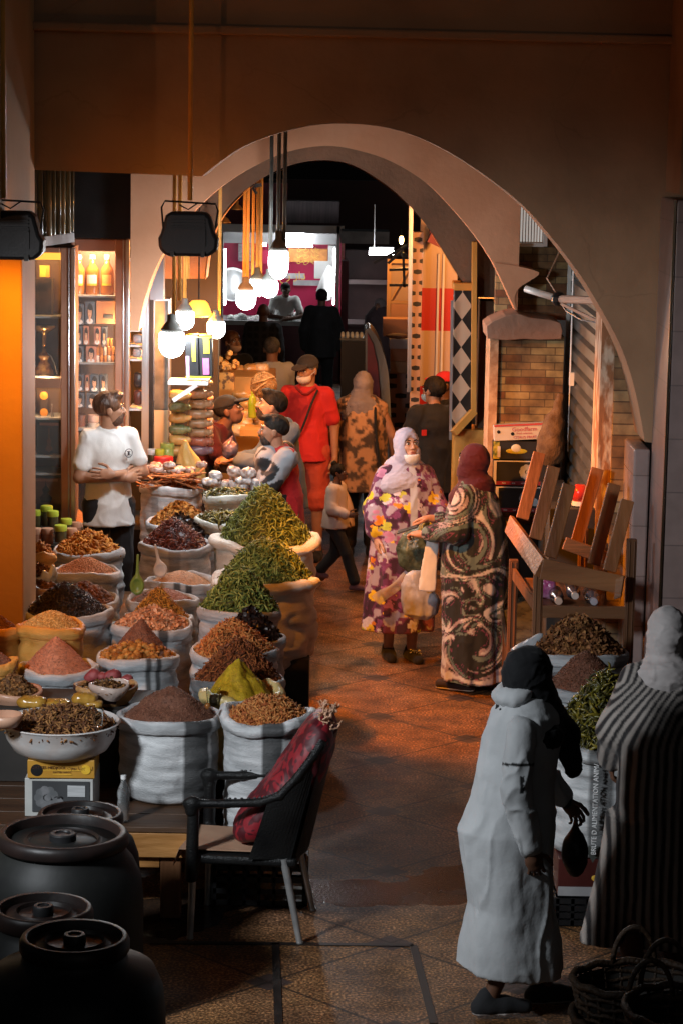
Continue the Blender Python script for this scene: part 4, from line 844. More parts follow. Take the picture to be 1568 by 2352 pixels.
F_och,F_grn,F_brn,F_red,F_pur=film('ochre',(.5,.3,.09),(.6,.38,.13)),film('green',(.10,.14,.06),(.2,.25,.12)),film('olive brown',(.26,.16,.08),(.34,.22,.12)),film('red brown',(.26,.08,.05),(.36,.14,.09)),film('purple',(.12,.08,.11),(.2,.14,.18))
for i,y in enumerate((908,935,960,986,1010,1036)): 
    c=D(409,y,17.95); pillow(c,.135,.12,.078,(F_och,F_grn)[i%2] if i<5 else F_och,'spice_bag',('top ochre bag','upper green bag','middle ochre bag','lower green bag','fifth ochre bag','bottom ochre bag')[i]+' of the left column of filled clear bags','bag','columns of filled clear bags',i)
for i,y in enumerate((880,905,928,951,972,993,1013,1034)):
    c=D(455,y,18.05); pillow(c,.155,.14,.076 if i<6 else .085,F_brn if i<6 else (F_red,F_pur)[i-6],'spice_bag',('topmost brown bag','second brown bag','third brown bag','fourth brown bag','fifth brown bag','sixth brown bag','red brown bag near the foot','purple bag at the foot')[i]+' of the right column of filled clear bags','bag','columns of filled clear bags',20+i)
for i in range(8):
    y=915+i*17; pillow(D(484,y,18.2),.05,.06,.05,film('peach',(.5,.25,.13),(.6,.33,.18)),'small_packet','small peach packet in the strip beside the right column of bags','packet','strip of small peach packets',60+i,False,.004)
# yellow carrier bag, red tub, lidded jars
c=D(432,1070,17.78)
V,Q=sdfmesh([loft([(c[2]-.12,c[0]+.02,c[1],.11,.07),(c[2],c[0]+.02,c[1],.10,.06),(c[2]+.10,c[0]-.01,c[1],.06,.04),(c[2]+.19,c[0]-.02,c[1],.012,.02)],6,.12,.4)],.008); V=wrinkle(V,Q,.012,(18,18,9),3)
o=link('carrier_bag',quadmesh('carrier_bag',V,Q,True,[mat('yellow film',(.45,.34,.10),(.58,.45,.17),6,.4,.2,30)]),None,c-(0,0,.12)); tag(o,'crumpled yellowish plastic bag in front of the bag columns','bag')
c=D(376,1062,17.75); t=thing('red_tub','red lidded tub with a pale handle behind the wrapped goods','tub',c); b=MB(); b.lathe([(.055,-.05),(.065,-.045),(.068,.0),(.001,.0)],c,20); b.build('tub_body',mat('black red tub',(.12,.01,.012),(.2,.015,.018),4,.3),t,smooth=True,auto=40)
b=MB(); b.lathe([(.072,0),(.074,.03),(.068,.045),(.001,.046)],c,20); b.build('lid',mat('red lid',(.55,.02,.025),(.6,.03,.03),4,.3),t,smooth=True,auto=40); b=MB(); b.tube([c+(-.07,-.03,-.02),c+(-.02,-.085,-.045),c+(.04,-.075,-.01),c+(.06,-.05,.015)],.007,6); b.build('handle',P_white,t)
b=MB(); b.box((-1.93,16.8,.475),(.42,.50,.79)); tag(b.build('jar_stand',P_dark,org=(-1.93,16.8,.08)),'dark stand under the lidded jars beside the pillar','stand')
P_glid=mat('lime lid',(.42,.50,.04),(.5,.58,.06),4,.35); P_clid=mat('copper lid',(.5,.25,.15),(.58,.31,.2),4,.4)
def jar(x,y,w,h,Y,body,lid,lab,grp):
    c=D(x,y,Y); R=w/2*mpp(Y); H=h*mpp(Y); t=thing('spice_jar',lab,'jar',c-(0,0,H),grp)
    b=MB(); b.lathe([(R*.85,-H),(R*.95,-H*.95),(R*.95,-.01),(R*.8,0)],c,18); b.build('jar_body',body,t,smooth=True,auto=40)
    b=MB(); b.lathe([(R,-.012),(R*1.03,0),(R*1.03,.022),(R*.95,.028),(.001,.028)],c,18); b.build('lid',lid,t,smooth=True,auto=40)
J1=mat('dark jar',(.04,.035,.015),(.09,.07,.03),8,.15,spec=.7); J2=mat('copper jar',(.28,.11,.06),(.36,.16,.09),8,.25)
for i,(x,y,w,h,Yj,bd,ld,lab) in enumerate(((84,1180,22,32,16.95,J1,P_glid,'green lidded jar at the back left of the jar stack, under the narrow cabinet'),(108,1170,28,38,16.97,J1,P_glid,'tall green lidded jar at the back of the jar stack'),(122,1182,27,40,16.8,J1,P_glid,'wide green lidded jar at the centre of the jar stack'),(84,1222,26,38,16.65,J2,P_clid,'copper coloured jar at the front left of the jar stack'),(110,1222,28,38,16.65,J2,P_clid,'copper coloured jar at the front right of the jar stack'),(140,1215,29,30,16.6,J1,P_glid,'squat green lidded jar right of the jar stack'),(153,1200,26,22,16.85,J1,P_glid,'low green lidded jar behind the squat one'),(165,1222,26,26,16.7,J2,P_clid,'copper lidded jar nearest the man in white'),(175,1208,24,20,16.95,J2,P_clid,'low copper lidded jar behind the turmeric roots'),(352,1040,26,26,17.9,J1,P_white,'white lidded jar beside the red tub'),(385,1026,32,24,17.9,film('lime',(.3,.4,.08),(.45,.55,.15)),film('lime',(.3,.4,.08),(.45,.55,.15)),'round lime green tub left of the ochre bags'),(368,1040,22,20,17.8,film('lime',(.3,.4,.08),(.45,.55,.15)),P_glid,'small lime tub left of the red tub'))):
    jar(x,y,w,h,Yj,bd,ld,lab,'lidded jars at the spice stall')
# orange lit goods behind the sellers
O1=film('orange',(.62,.33,.10),(.72,.42,.16)); O2=film('pale orange',(.7,.5,.3),(.78,.6,.4)); OB=mat('orange card',(.55,.27,.07),(.63,.33,.1),5,.5)
k=0
for y,xs,Y in ((848,(500,520,545,575,600),21.6),(868,(500,530,560,588),21.4),(888,(496,560,585,600),21.2),(908,(494,555,572,592),21.0),(930,(545,562,600),20.8),(950,(532,552,575),20.6),(970,(530,550,572,595),20.4),(990,(525,548,570,592),20.2)):
    for x in xs:
        c=D(x+rng.uniform(-4,4),y+rng.uniform(-3,3),Y); pillow(c,rng.uniform(.11,.16),.14,rng.uniform(.07,.1),(O1,O2,O1)[k%3],'goods_packet','plump orange lit packet in the pile behind the sellers','packet','orange lit packets behind the sellers',100+k,False,.012,.011); k+=1
b=MB(); c,ww,hh=rectD(480,855,625,1300,20.9); b.box((c[0],21.35,c[2]-.05),(ww,.8,hh)); o=b.build('goods_stand',OB,org=(c[0],21.3,0)); tag(o,'orange lit stand stacked with packets behind the sellers','stand')
c,ww,hh=rectD(552,985,632,1000,19.9); b=MB(); b.box((c[0],19.95,c[2]),(ww,.22,hh)); o=b.build('flat_tray',OB,org=c); tag(o,'flat orange tray at the foot of the orange packet pile','tray')
c=D(580,960,20.2); t=thing('green_bottle','small lime green squeeze bottle among the orange packets','bottle',c); b=MB(); b.lathe([(.03,0),(.036,.01),(.036,.12),(.03,.17),(.012,.2)],c,14); b.build('bottle_body',mat('lime plastic',(.35,.5,.03),(.5,.55,.05),6,.3),t,smooth=True); b=MB(); b.lathe([(.014,.2),(.012,.24),(.001,.25)],c,10); b.build('cap',P_glid,t)
c=D(606,885,20.0)
b=MB(); b.ball(c,(.10,.09,.10),14)
for i in range(420):
    d=rng.normal(size=3); d/=np.linalg.norm(d); p=c+d*np.array((.1,.09,.1)); q=np.cross(d,rng.normal(size=3)); q/=np.linalg.norm(q); b.tube([p-q*.03,p+d*.014,p+q*.03],.0022,4,cap=False)
b.tube([c+(-.09,-.08,.02),c+(.0,-.11,.05),c+(.09,-.05,.08)],.008,6); b.tube([c+(-.07,-.09,-.04),c+(.0,-.11,.02),c+(.08,-.05,.08)],.008,6)
o=b.build('straw_bundle',mat('dry straw',(.28,.14,.05),(.45,.26,.11),30,.8),org=c); tag(o,'shaggy straw bundle behind the bearded customers','bundle')
c=D(520,855,20.2); b=MB(); b.box(c+(0,0,-.07),(.14,.1,.14))
for i in range(30): b.ball(c+(rng.uniform(-.09,.09),rng.uniform(-.06,.06),.03+abs(rng.normal(0,.05))),rng.uniform(.02,.035),6)
o=b.build('dried_fruit_pack',mat('dried dark orange',(.10,.04,.015),(.5,.24,.06),18,.5,mix=(.42,.5)),org=c-(0,0,.14)); tag(o,'orange pack topped with dark dried flowers, left of the black capped seller','pack')
# ================================================================== SACKS AND SPICES
def tpl(kind):
    out=[]
    for v in range(4):
        b=MB()
        if kind=='pod':
            n=7; t=np.linspace(-.5,.5,n); cv=(.5,.9,.3,.7)[v]; P=np.stack([t*(1-.15*cv),cv*(.25-t*t)*1.1,.12*np.sin(t*5+v)],1); r=.075*np.array((.25,.7,1,1,.9,.65,.2)); b.tube(P,r,5)
        elif kind=='flake':
            V=[(x,y,.25*(x*x)*(1+v*.3)+.15*y*(v-1.5)) for x in (-.5,-.17,.17,.5) for y in (-.25*(1-.9*abs(x)),.25*(1-.6*abs(x)))]
            b.add(V,[(0,2,3,1),(2,4,5,3),(4,6,7,5)])
        elif kind=='stick':
            b.tube([(-.5,0,0),(0,.06*(v-1.5),.03*v),(.5,0,0)],[.07,.085,.06],4)
        elif kind=='root':
            b.tube([(-.5,0,0),(-.2,.05*(v-1),.04),(.15,-.04,.02*v),(.5,.06,0)],[.07,.15,.14,.05],6)
        elif kind=='ball': b.ball((0,0,0),(.5,.5,.46),8)
        elif kind=='grain':
            b.add(np.array([(-.5,0,0),(.5,0,0),(0,.28,0),(0,-.28,0),(0,0,.26),(0,0,-.26)]),[(0,2,4),(2,1,4),(1,3,4),(3,0,4),(2,0,5),(1,2,5),(3,1,5),(0,3,5)])
        V=np.concatenate(b.V); out.append((V,[np.array(f) for f in b.F]))
    return out
TPL={k:tpl(k) for k in ('pod','flake','stick','root','ball','grain')}
def scatter(kind,P,Nn,size,cols,tilt=.5,sv=(.65,1.25),seed=0):
    g=np.random.default_rng(seed+11); n=len(P); Vs=[];Fs=[];Cs=[];off=0
    yaw=g.uniform(0,2*PI,n); ti=g.normal(0,tilt,n); ro=g.uniform(0,2*PI,n); s=size*g.uniform(*sv,n)
    cy,sy=np.cos(yaw),np.sin(yaw); ct,st=np.cos(ti),np.sin(ti); cr,sr=np.cos(ro),np.sin(ro)
    if kind in('flake','stick'): cr,sr=np.cos(ro*.15),np.sin(ro*.15)
    Rz=np.zeros((n,3,3));Rz[:,0,0]=cy;Rz[:,0,1]=-sy;Rz[:,1,0]=sy;Rz[:,1,1]=cy;Rz[:,2,2]=1
    Ry=np.zeros((n,3,3));Ry[:,0,0]=ct;Ry[:,0,2]=st;Ry[:,2,0]=-st;Ry[:,2,2]=ct;Ry[:,1,1]=1
    Rx=np.zeros((n,3,3));Rx[:,1,1]=cr;Rx[:,1,2]=-sr;Rx[:,2,1]=sr;Rx[:,2,2]=cr;Rx[:,0,0]=1
    z=np.array((0,0,1.)); v=np.cross(np.broadcast_to(z,Nn.shape),Nn); c=Nn[:,2]; K=np.zeros((n,3,3)); K[:,0,1]=-v[:,2];K[:,0,2]=v[:,1];K[:,1,0]=v[:,2];K[:,1,2]=-v[:,0];K[:,2,0]=-v[:,1];K[:,2,1]=v[:,0]
    A=np.eye(3)+K+np.einsum('nij,njk->nik',K,K)/(1+c)[:,None,None]
    M=np.einsum('nij,njk,nkl,nlm->nim',A,Rz,Ry,Rx)*s[:,None,None]
    cols=np.array(cols); ci=g.integers(0,len(cols),n); cj=g.integers(0,len(cols),n); f=g.uniform(0,1,(n,1)); C=(cols[ci]*f+cols[cj]*(1-f))*g.uniform(.75,1.2,(n,1))
    tv=g.integers(0,4,n)
    for k in range(4):
        I=np.where(tv==k)[0]
        if not len(I): continue
        V,F=TPL[kind][k]; m=len(V); W=np.einsum('nij,mj->nmi',M[I],V)+P[I][:,None,:]
        Vs.append(W.reshape(-1,3)); Cs.append(np.repeat(C[I],m,0))
        for f_ in F:
            Fs.append([ (f_[None,:]+off+m*np.arange(len(I))[:,None]) ])
        off+=m*len(I)
    return np.concatenate(Vs),[q for a in Fs for q in a],np.concatenate(Cs)
P_spice=mat('spice',(.82,.82,.82),(1.15,1.15,1.15),60,.65,.3,120,attr=True,spec=.3)
P_gloss=mat('spice glossy',(.85,.85,.85),(1.1,1.1,1.1),40,.35,.1,90,attr=True,spec=.5)
def heapmesh(name,c,R,h,px,py,pw,kind,size,N,cols,seed,parent=None,noise=.02,gloss=False,sqy=1.0,dens=None,sv=(.45,1.4),tilt=.5,org=None,fine=0,second=None):
    """mound of radius R and height h over centre c (rim level); peak moved by px,py (fraction of R)"""
    nr,na=22,64
    def surf(x,y):
        d=np.sqrt(x*x+y*y)/R; a=np.arctan2(y,x)
        # distance from peak to rim along the ray
        ux,uy=x-px*R,y-py*R; q=np.sqrt(ux*ux+uy*uy)+1e-9; dx,dy=ux/q,uy/q; bq=px*R*dx+py*R*dy; L=-bq+np.sqrt(np.maximum(bq*bq-(px*R)**2-(py*R)**2+R*R,1e-9))
        t=np.clip(q/L,0,1); z=h*(1-t**pw)
        z=z+noise*h*fbm(np.stack([x/R*2.2,y/R*2.2,np.full_like(x,seed)],-1),seed,3)*(1-t**6)*2+noise*.25*R*fbm(np.stack([x/R*7,y/R*7,np.full_like(x,seed)],-1),seed+5,2)*(1-t**6)
        return z
    rr=np.linspace(0,1,nr)[1:]*R; aa=np.arange(na)/na*2*PI
    X=np.concatenate([[0],(rr[:,None]*np.cos(aa)).ravel()]); Y=np.concatenate([[0],(rr[:,None]*np.sin(aa)).ravel()])
    Z=surf(X,Y); V=np.stack([X,Y*sqy,Z],1)
    F3=np.array([(0,1+j,1+(j+1)%na) for j in range(na)]); F4=np.array([(1+i*na+j,1+(i+1)*na+j,1+(i+1)*na+(j+1)%na,1+i*na+(j+1)%na) for i in range(nr-2) for j in range(na)])
    cols=np.array(cols,dtype=float); nc=fbm(V*np.array((26,26,26)),seed+9,3)[:,None]*.5+.5
    C=cols[0]*(1-nc)+cols[-1]*nc if kind in (None,'grain') else np.broadcast_to(cols.mean(0)*.28,V.shape)  # mound under loose pieces darkened, shade of the gaps put into its colour
    allV=[V];allC=[C];tris=[F3];quads=[F4];off=len(V)
    def add(kind,size,N,cols,reg=None,sv=sv,tilt=tilt):
        nonlocal off
        g=np.random.default_rng(seed+1); 
        for _ in range(1):
            q=np.sqrt(g.uniform(0,1,N))*.985; a=g.uniform(0,2*PI,N); x,y=q*R*np.cos(a),q*R*np.sin(a)
            if reg is not None: m=reg(x/R,y/R); x,y=x[m],y[m]
            e=.01*R; z=surf(x,y); nx=-(surf(x+e,y)-z)/e; ny=-(surf(x,y+e)-z)/e; Nn=np.stack([nx,ny,np.ones_like(x)],1); Nn/=np.linalg.norm(Nn,axis=1)[:,None]
            P=np.stack([x,y*sqy,z],1)+Nn*(g.uniform(-.1,.55,len(x))*size*.28)[:,None]
            V2,F2,C2=scatter(kind,P,Nn,size,cols,tilt,sv,seed)
            allV.append(V2);allC.append(C2)
            for f in F2: (tris if f.shape[1]==3 else quads if f.shape[1]==4 else others).append(f+off)
            off+=len(V2)
    others=[]
    if kind: add(kind,size,N,cols)
    if second: add(*second)
    Vall=np.concatenate(allV)+np.array(c); T=np.concatenate(tris); Qd=np.concatenate(quads)
    # quads as a uniform array; triangles repeated as degenerate-free second mesh chunk
    nT,nQ=len(T),len(Qd); me=bpy.data.meshes.new(name)
    oth=[list(map(int,r)) for f in others for r in f]
    me.vertices.add(len(Vall)); me.vertices.foreach_set('co',Vall.astype(np.float32).ravel())
    ol=sum(len(o) for o in oth); me.loops.add(nT*3+nQ*4+ol)
    li=np.concatenate([T.ravel(),Qd.ravel(),np.array([i for o in oth for i in o],dtype=int)]); me.loops.foreach_set('vertex_index',li.astype(np.int32))
    ls=np.concatenate([np.arange(nT)*3,nT*3+np.arange(nQ)*4,nT*3+nQ*4+np.concatenate([[0],np.cumsum([len(o) for o in oth])[:-1]]) if oth else np.zeros(0)]).astype(np.int32)
    me.polygons.add(nT+nQ+len(oth)); me.polygons.foreach_set('loop_start',ls)
    me.materials.append(P_gloss if gloss else P_spice); a=me.color_attributes.new('Col','FLOAT_COLOR','POINT'); c4=np.ones((len(Vall),4),np.float32); c4[:,:3]=np.concatenate(allC); a.data.foreach_set('color',c4.ravel())
    me.update(calc_edges=True); me.validate(); me.polygons.foreach_set('use_smooth',np.full(len(me.polygons),True))
    return link(name,me,parent,org)
# spice recipes: kind, size, count, colours, gloss
SP=dict(
 pods=('pod',.064,1750,[(.10,.13,.022),(.18,.23,.045),(.29,.33,.09),(.05,.07,.012)],False),
 podl=('pod',.085,1000,[(.10,.09,.012),(.22,.17,.02),(.03,.028,.008),(.05,.045,.01)],True),  # pod colours darkened for shade on the heap and between the pods
 turm=('root',.055,700,[(.46,.17,.02),(.55,.25,.04),(.34,.11,.015)],False),
 lent=('grain',.013,3000,[(.52,.25,.12),(.60,.33,.18),(.42,.18,.08)],False),
 seed=('grain',.013,3000,[(.52,.30,.09),(.62,.40,.15),(.36,.18,.04)],False),
 clov=('stick',.032,1700,[(.018,.010,.007),(.035,.018,.012),(.010,.006,.005)],True),
 nuts=('ball',.024,900,[(.16,.065,.025),(.24,.11,.045),(.10,.04,.015)],False),
 nutm=('ball',.031,420,[(.30,.13,.025),(.40,.20,.05),(.22,.08,.015)],False),
 chil=('pod',.05,1300,[(.16,.030,.015),(.28,.08,.035),(.07,.012,.008)],True),
 blac=('flake',.04,1100,[(.02,.010,.008),(.035,.018,.012),(.012,.006,.006)],True),
 oraf=('flake',.030,1500,[(.50,.20,.035),(.58,.28,.06),(.36,.12,.02)],False),
 shre=('stick',.045,1700,[(.52,.18,.045),(.58,.26,.08),(.34,.09,.025)],False),
 brow=('stick',.04,1600,[(.26,.065,.018),(.36,.11,.03),(.14,.035,.012)],False),
 chip=('flake',.036,1400,[(.60,.30,.15),(.68,.40,.24),(.48,.2,.09)],False),
 rust=('grain',.009,2600,[(.20,.085,.05),(.27,.13,.085),(.12,.045,.028)],False),
 rosy=('grain',.009,2200,[(.34,.13,.07),(.42,.19,.12)],False),
 fine=('grain',.006,900,[(.48,.22,.09),(.52,.26,.12)],False),
 gold=(None,0,0,[(.30,.16,.006),(.52,.34,.015)],False),
 ocre=('stick',.030,1500,[(.52,.20,.02),(.60,.29,.045),(.28,.11,.02)],False),
 dkbr=('flake',.032,1500,[(.10,.045,.02),(.20,.09,.03),(.30,.14,.045)],False),
 chun=('flake',.040,1700,[(.20,.075,.025),(.30,.13,.045),(.10,.035,.015),(.36,.17,.06)],False),
)
def weave(n,c,c2): 
    return mat('woven sack '+n,c,c2,7,.5,.5,130,attr=True,stretch=(.5,.5,3),spec=.45,detail=9)
W_grey=weave('grey',(.30,.315,.33),(.58,.60,.62)); W_cream=weave('cream',(.62,.55,.46),(.72,.66,.58)); W_or=weave('orange',(.55,.26,.05),(.64,.33,.08)); W_white=weave('white',(.38,.39,.40),(.72,.73,.74))
SK=[0]
def sackmesh(R,H,seed,stripes=(),sag=.02,bulge=1.04,lip=.02,stripe_c=.16,tilt=0,wr=1.0):
    g=np.random.default_rng(seed)
    prof=[(.02,0),(.86*R,0),(.96*R,.03*H+.01),(bulge*R,.3*H),(bulge*R*.995,.62*H),(1.0*R,H-.085),(.985*R,H-.062),(R+lip*.6,H-.06),(R+lip*1.15,H-.03),(R+lip*.8,H-.002),(R-lip*.1,H+.006),(R-lip,H-.012),(R-lip*1.2,H-.055),(R-lip*1.3,H-.11)]
    Pp=np.array(prof); Ls=np.concatenate([[0],np.cumsum(np.linalg.norm(np.diff(Pp,axis=0),axis=1))]); n=64; t=np.concatenate([np.linspace(0,Ls[5],40),np.linspace(Ls[5],Ls[-1],26)[1:]]); n=len(t)
    r=np.interp(t,Ls,Pp[:,0]); z=np.interp(t,Ls,Pp[:,1]); na=96; a=np.arange(na)/na*2*PI
    Rr,A=np.meshgrid(r,a,indexing='ij'); Z=np.meshgrid(z,a,indexing='ij')[0]; isw=(np.arange(n)<40)[:,None]
    ca,sa=np.cos(A),np.sin(A); rim=np.clip((Z-.55*H)/(.45*H),0,1); S=seed*3.7
    lob=.045*fbm(np.stack([ca*1.3,sa*1.3,np.full_like(A,S)],-1),seed,2)+.012*np.sin(5*A+seed)*rim
    Rr=Rr*(1+lob); wn=fbm(np.stack([ca*R*7+S,sa*R*7,Z*26],-1),seed+3,3); w2=fbm(np.stack([ca*R*14,sa*R*14,Z*9+S],-1),seed+4,2)
    env=np.clip(Z/(.12*H),0,1); wv=vnoise(np.stack([ca*R*5+S,sa*R*5,Z*15+.6*wn],-1),seed+8); Rr=Rr+np.where(isw,(.016*wn+.006*w2-.016*np.clip(1-np.abs(wv)*3.2,0,1)**1.5)*env*wr,.008*fbm(np.stack([ca*R*22,sa*R*22,Z*20+S],-1),seed+6,2)+.011*fbm(np.stack([ca*R*9,sa*R*9,Z*4+S],-1),seed+2,2))
    Z=Z+rim*(sag*np.sin(2*A+seed*1.3)*.6+sag*.5*fbm(np.stack([ca*3,sa*3,np.full_like(A,S+2)],-1),seed+7,2)+tilt*sa)
    V=np.stack([Rr*ca,Rr*sa,Z],-1).reshape(-1,3); F=np.array([(i*na+j,i*na+(j+1)%na,(i+1)*na+(j+1)%na,(i+1)*na+j) for i in range(n-1) for j in range(na)])
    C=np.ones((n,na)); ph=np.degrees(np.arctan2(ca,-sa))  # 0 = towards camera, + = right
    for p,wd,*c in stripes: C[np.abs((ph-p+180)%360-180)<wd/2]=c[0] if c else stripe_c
    return V,F,np.repeat(C.reshape(-1,1),3,1)
def sack(label,x,y,W,Y,ax,ay,recipe,base=.47,mt=None,stripes=(),pw=1.3,seed=None,name='spice_sack',lip=.015,bulge=1.04,noise=.05,second=None,N=None,sag=.02,wr=1.0,py=.0,low=0.0):
    SK[0]+=1; seed=seed or SK[0]*13; c=D(x,y,Y); R=W/2*mpp(Y)/(1+lip*.6); H=max(.18,c[2]-base); base=c[2]-H
    t=thing(name,label,'sack',(c[0],Y,base),'open sacks of spices')
    V,F,C=sackmesh(R,H,seed,stripes,sag,bulge,lip,wr=wr); me=quadmesh('bag',V+np.array((c[0],Y,base)),F,True,[mt or W_grey],None,C); link('bag',me,t)
    k,sz,n,cols,gl=SP[recipe]; h=(y-ay)*mpp(Y)/.97+.02-low
    px=np.clip((ax-x)*mpp(Y)/R,-.6,.6)
    heapmesh('spice_heap',(c[0],Y,c[2]-.022-low),R-.012,max(.03,h),px,py,pw,k,sz,N or n,cols,seed,t,noise,gl,second=second)
    return t
# ------------------------------------------------------------------ left stall: tables and sacks
tb=thing('stall_table','rough brown wooden table under the white sack at the front of the stall','table',(-1.2,11.9,0))
b=MB(); 
for i in range(6): b.box((-1.235,11.28+.23*i,.452),(1.09,.222,.028))
b.build('table_top',mat('dark table plank',(.035,.017,.009),(.08,.04,.02),7,.5,.25,40,stretch=(.12,1,1)),tb,bevel=.004)
P_woodo=mat('orange wood',(.24,.10,.025),(.42,.20,.06),9,.5,.3,40,stretch=(.15,1,1))
b=MB(); b.box((-1.235,11.185,.375),(1.06,.03,.12)); b.build('front_apron',P_woodo,tb,bevel=.004)
for x in (-1.74,-.79):
    for y in (11.24,12.5):
        b=MB(); b.box((x,y,.218),(.10,.07,.436)); b.build('leg',P_wood,tb,bevel=.006)
b=MB(); b.box((-1.27,11.22,.28),(.85,.025,.05)); b.build('stretcher',P_woodo,tb)
b=MB(); b.box((-1.055,14.85,.44),(1.45,4.4,.04)); o=b.build('stall_platform',P_woodh,org=(-1.055,14.85,0)); tag(o,'long low wooden platform carrying the rows of spice sacks','platform')
for x in (-1.7,-.42):
    for y in (12.75,14.8,16.9): b=MB(); b.box((x,y,.21),(.09,.09,.42)); b.build('leg',P_wood,o)
b=MB(); b.box((-.34,14.85,.22),(.02,4.3,.40)); b.build('side_board',P_dark,o)
D1=((18,26),)
S=sack
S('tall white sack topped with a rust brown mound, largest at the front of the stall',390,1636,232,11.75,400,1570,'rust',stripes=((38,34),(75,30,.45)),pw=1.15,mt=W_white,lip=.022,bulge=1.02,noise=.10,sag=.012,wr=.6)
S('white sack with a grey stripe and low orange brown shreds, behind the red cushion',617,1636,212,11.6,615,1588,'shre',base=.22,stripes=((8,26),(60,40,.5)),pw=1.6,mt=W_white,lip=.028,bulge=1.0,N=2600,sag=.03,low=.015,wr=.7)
S('low yellow plastic sack with a steep ridge of golden powder',556,1588,180,12.15,548,1503,'gold',mt=mat('yellow plastic sack',(.5,.36,.13),(.64,.5,.22),7,.35,.2,30,attr=True),pw=.85,noise=.16,lip=.03,base=.47,sag=.05)
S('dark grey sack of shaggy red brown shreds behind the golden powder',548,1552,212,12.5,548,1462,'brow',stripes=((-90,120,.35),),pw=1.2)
S('grey sack of orange shredded bark below the dark hibiscus',540,1490,200,13.0,535,1420,'shre',pw=1.3)
S('grey sack of near black dried petals, right of the orange shreds',578,1462,150,13.35,578,1396,'blac',pw=1.3)
S('grey sack of green pods in front, smallest of the green mounds',550,1393,184,13.7,552,1311,'pods',pw=1.5)
S('big cream sack of green pods at the lane edge, body hanging lowest',610,1326,222,14.5,612,1240,'pods',base=.52,mt=W_cream,lip=.05,bulge=1.13,pw=1.6,N=2200,sag=.04,wr=1.6)
S('cream sack with the tallest peaked mound of green pods, farthest of the green ones',612,1236,228,15.7,602,1120,'pods',base=.5,mt=W_cream,lip=.05,pw=1.4,N=2100,sag=.03)
S('grey sack of fine pale orange powder holding a white scoop',413,1331,160,15.2,420,1303,'fine',stripes=((0,10),(18,10)),pw=1.6,noise=.03,low=.01)
S('grey sack of pinkish brown powder holding a green scoop',373,1372,162,14.7,375,1345,'rosy',pw=1.6,low=.01)
S('grey sack of yellow orange crumbs below the green scoop',366,1418,150,14.2,363,1348,'ocre',pw=1.15)
S('grey sack of pale peach chips',350,1432,182,13.7,350,1400,'chip',stripes=((20,14),),pw=1.7)
t=S('wide grey sack with a steep brown cone behind loose nutmegs',316,1502,186,12.9,316,1474,'nutm',stripes=((20,8),(34,8)),pw=1.7,N=430,noise=.03)
c_=D(320,1502,12.9); Rn=93*mpp(12.9); k,sz,n,cols,gl=SP['rust']; heapmesh('spice_cone',(c_[0],12.9+Rn*.30,c_[2]-.01),Rn*.74,(1502-1406)*mpp(12.9)-.02,.05,.0,1.0,k,sz,n,cols,555,t,.03)
S('grey sack heaped with black cloves beside the orange pillar',156,1400,202,13.7,150,1338,'clov',pw=1.3,N=2600)
S('grey sack of brown nuts behind the cloves',190,1374,160,14.4,200,1340,'nuts',pw=1.5)
S('grey sack of pinkish lentils',198,1308,152,15.4,198,1282,'lent',pw=1.6)
S('grey sack of orange turmeric fingers',204,1262,158,16.2,202,1222,'turm',pw=1.5)
S('grey sack of dark red chillies, in front of the blackest mound',402,1248,160,16.0,398,1196,'chil',pw=1.4,stripes=((4,16,.6),))
S('grey sack of black chillies between the red chillies and orange flakes',418,1232,156,16.4,415,1184,'blac',pw=1.2)
S('grey sack of bright orange flakes, rearmost on the left',416,1197,152,16.9,412,1150,'oraf',pw=1.4)
S('grey sack with a broad brown cone, in front of the yellow sack',132,1530,176,12.6,130,1462,'rosy',stripes=((-60,20),),pw=1.15,noise=.03)
S('yellow sack of golden seeds standing before the orange pillar',118,1432,148,12.85,118,1404,'seed',mt=W_or,pw=1.7,bulge=1.0)
S('yellow sack of brown powder cut by the left edge, upper one',2,1440,100,12.9,-4,1412,'rust',mt=W_or,pw=1.2)
S('low yellow sack of brown powder cut by the left edge, lower one',-2,1516,80,12.4,-6,1496,'rust',mt=W_or,pw=1.3)
S('grey sack of orange powder behind the man in white',160,1192,110,17.6,165,1160,'fine',pw=1.3,stripes=((10,20),))
S('clear sack of grey green leaves near the bearded customers',525,1134,112,16.9,525,1128,'podl',mt=mat('clear sack',(.35,.37,.33),(.5,.52,.48),5,.25,.3,40,attr=True),N=500)
S('second clear sack of dull green leaves, in front of the other',512,1190,118,16.5,515,1182,'podl',mt=mat('clear sack',(.35,.37,.33),None),N=500)
# woven bag of cinnamon bark with wrapped goods on it
t=S('printed white woven sack with cinnamon bark on top',395,1112,140,17.45,395,1100,'brow',mt=W_white,N=500,stripes=((-30,18,.7),(20,16,.75)))
b=MB()
for i in range(90):
    c=D(rng.uniform(330,462),rng.uniform(1086,1120),17.35+rng.uniform(-.12,.15)); d=np.array((rng.normal(),rng.normal()*.5,rng.normal()*.18)); d/=np.linalg.norm(d); b.beam(c-d*rng.uniform(.05,.1),c+d*rng.uniform(.05,.1),.022,.006,mi=0)
b.build('cinnamon_bark',mat('cinnamon bark',(.26,.09,.03),(.46,.19,.07),14,.6),t)
for i in range(15):
    c=D(rng.uniform(335,465),rng.uniform(1066,1092),17.45+rng.uniform(-.1,.2)); pillow(c,rng.uniform(.07,.12),.08,rng.uniform(.035,.06),(mat('cellophane',(.20,.11,.08),(.62,.6,.58),16,.15,.4,45,spec=.9),mat('cellophane brown',(.22,.11,.07),(.5,.42,.38),18,.15,.4,45,spec=.9))[i%2],'wrapped_packet','small cellophane wrapped packet on the cinnamon sack','packet','cellophane packets on the cinnamon sack',200+i,False,.012,.009)
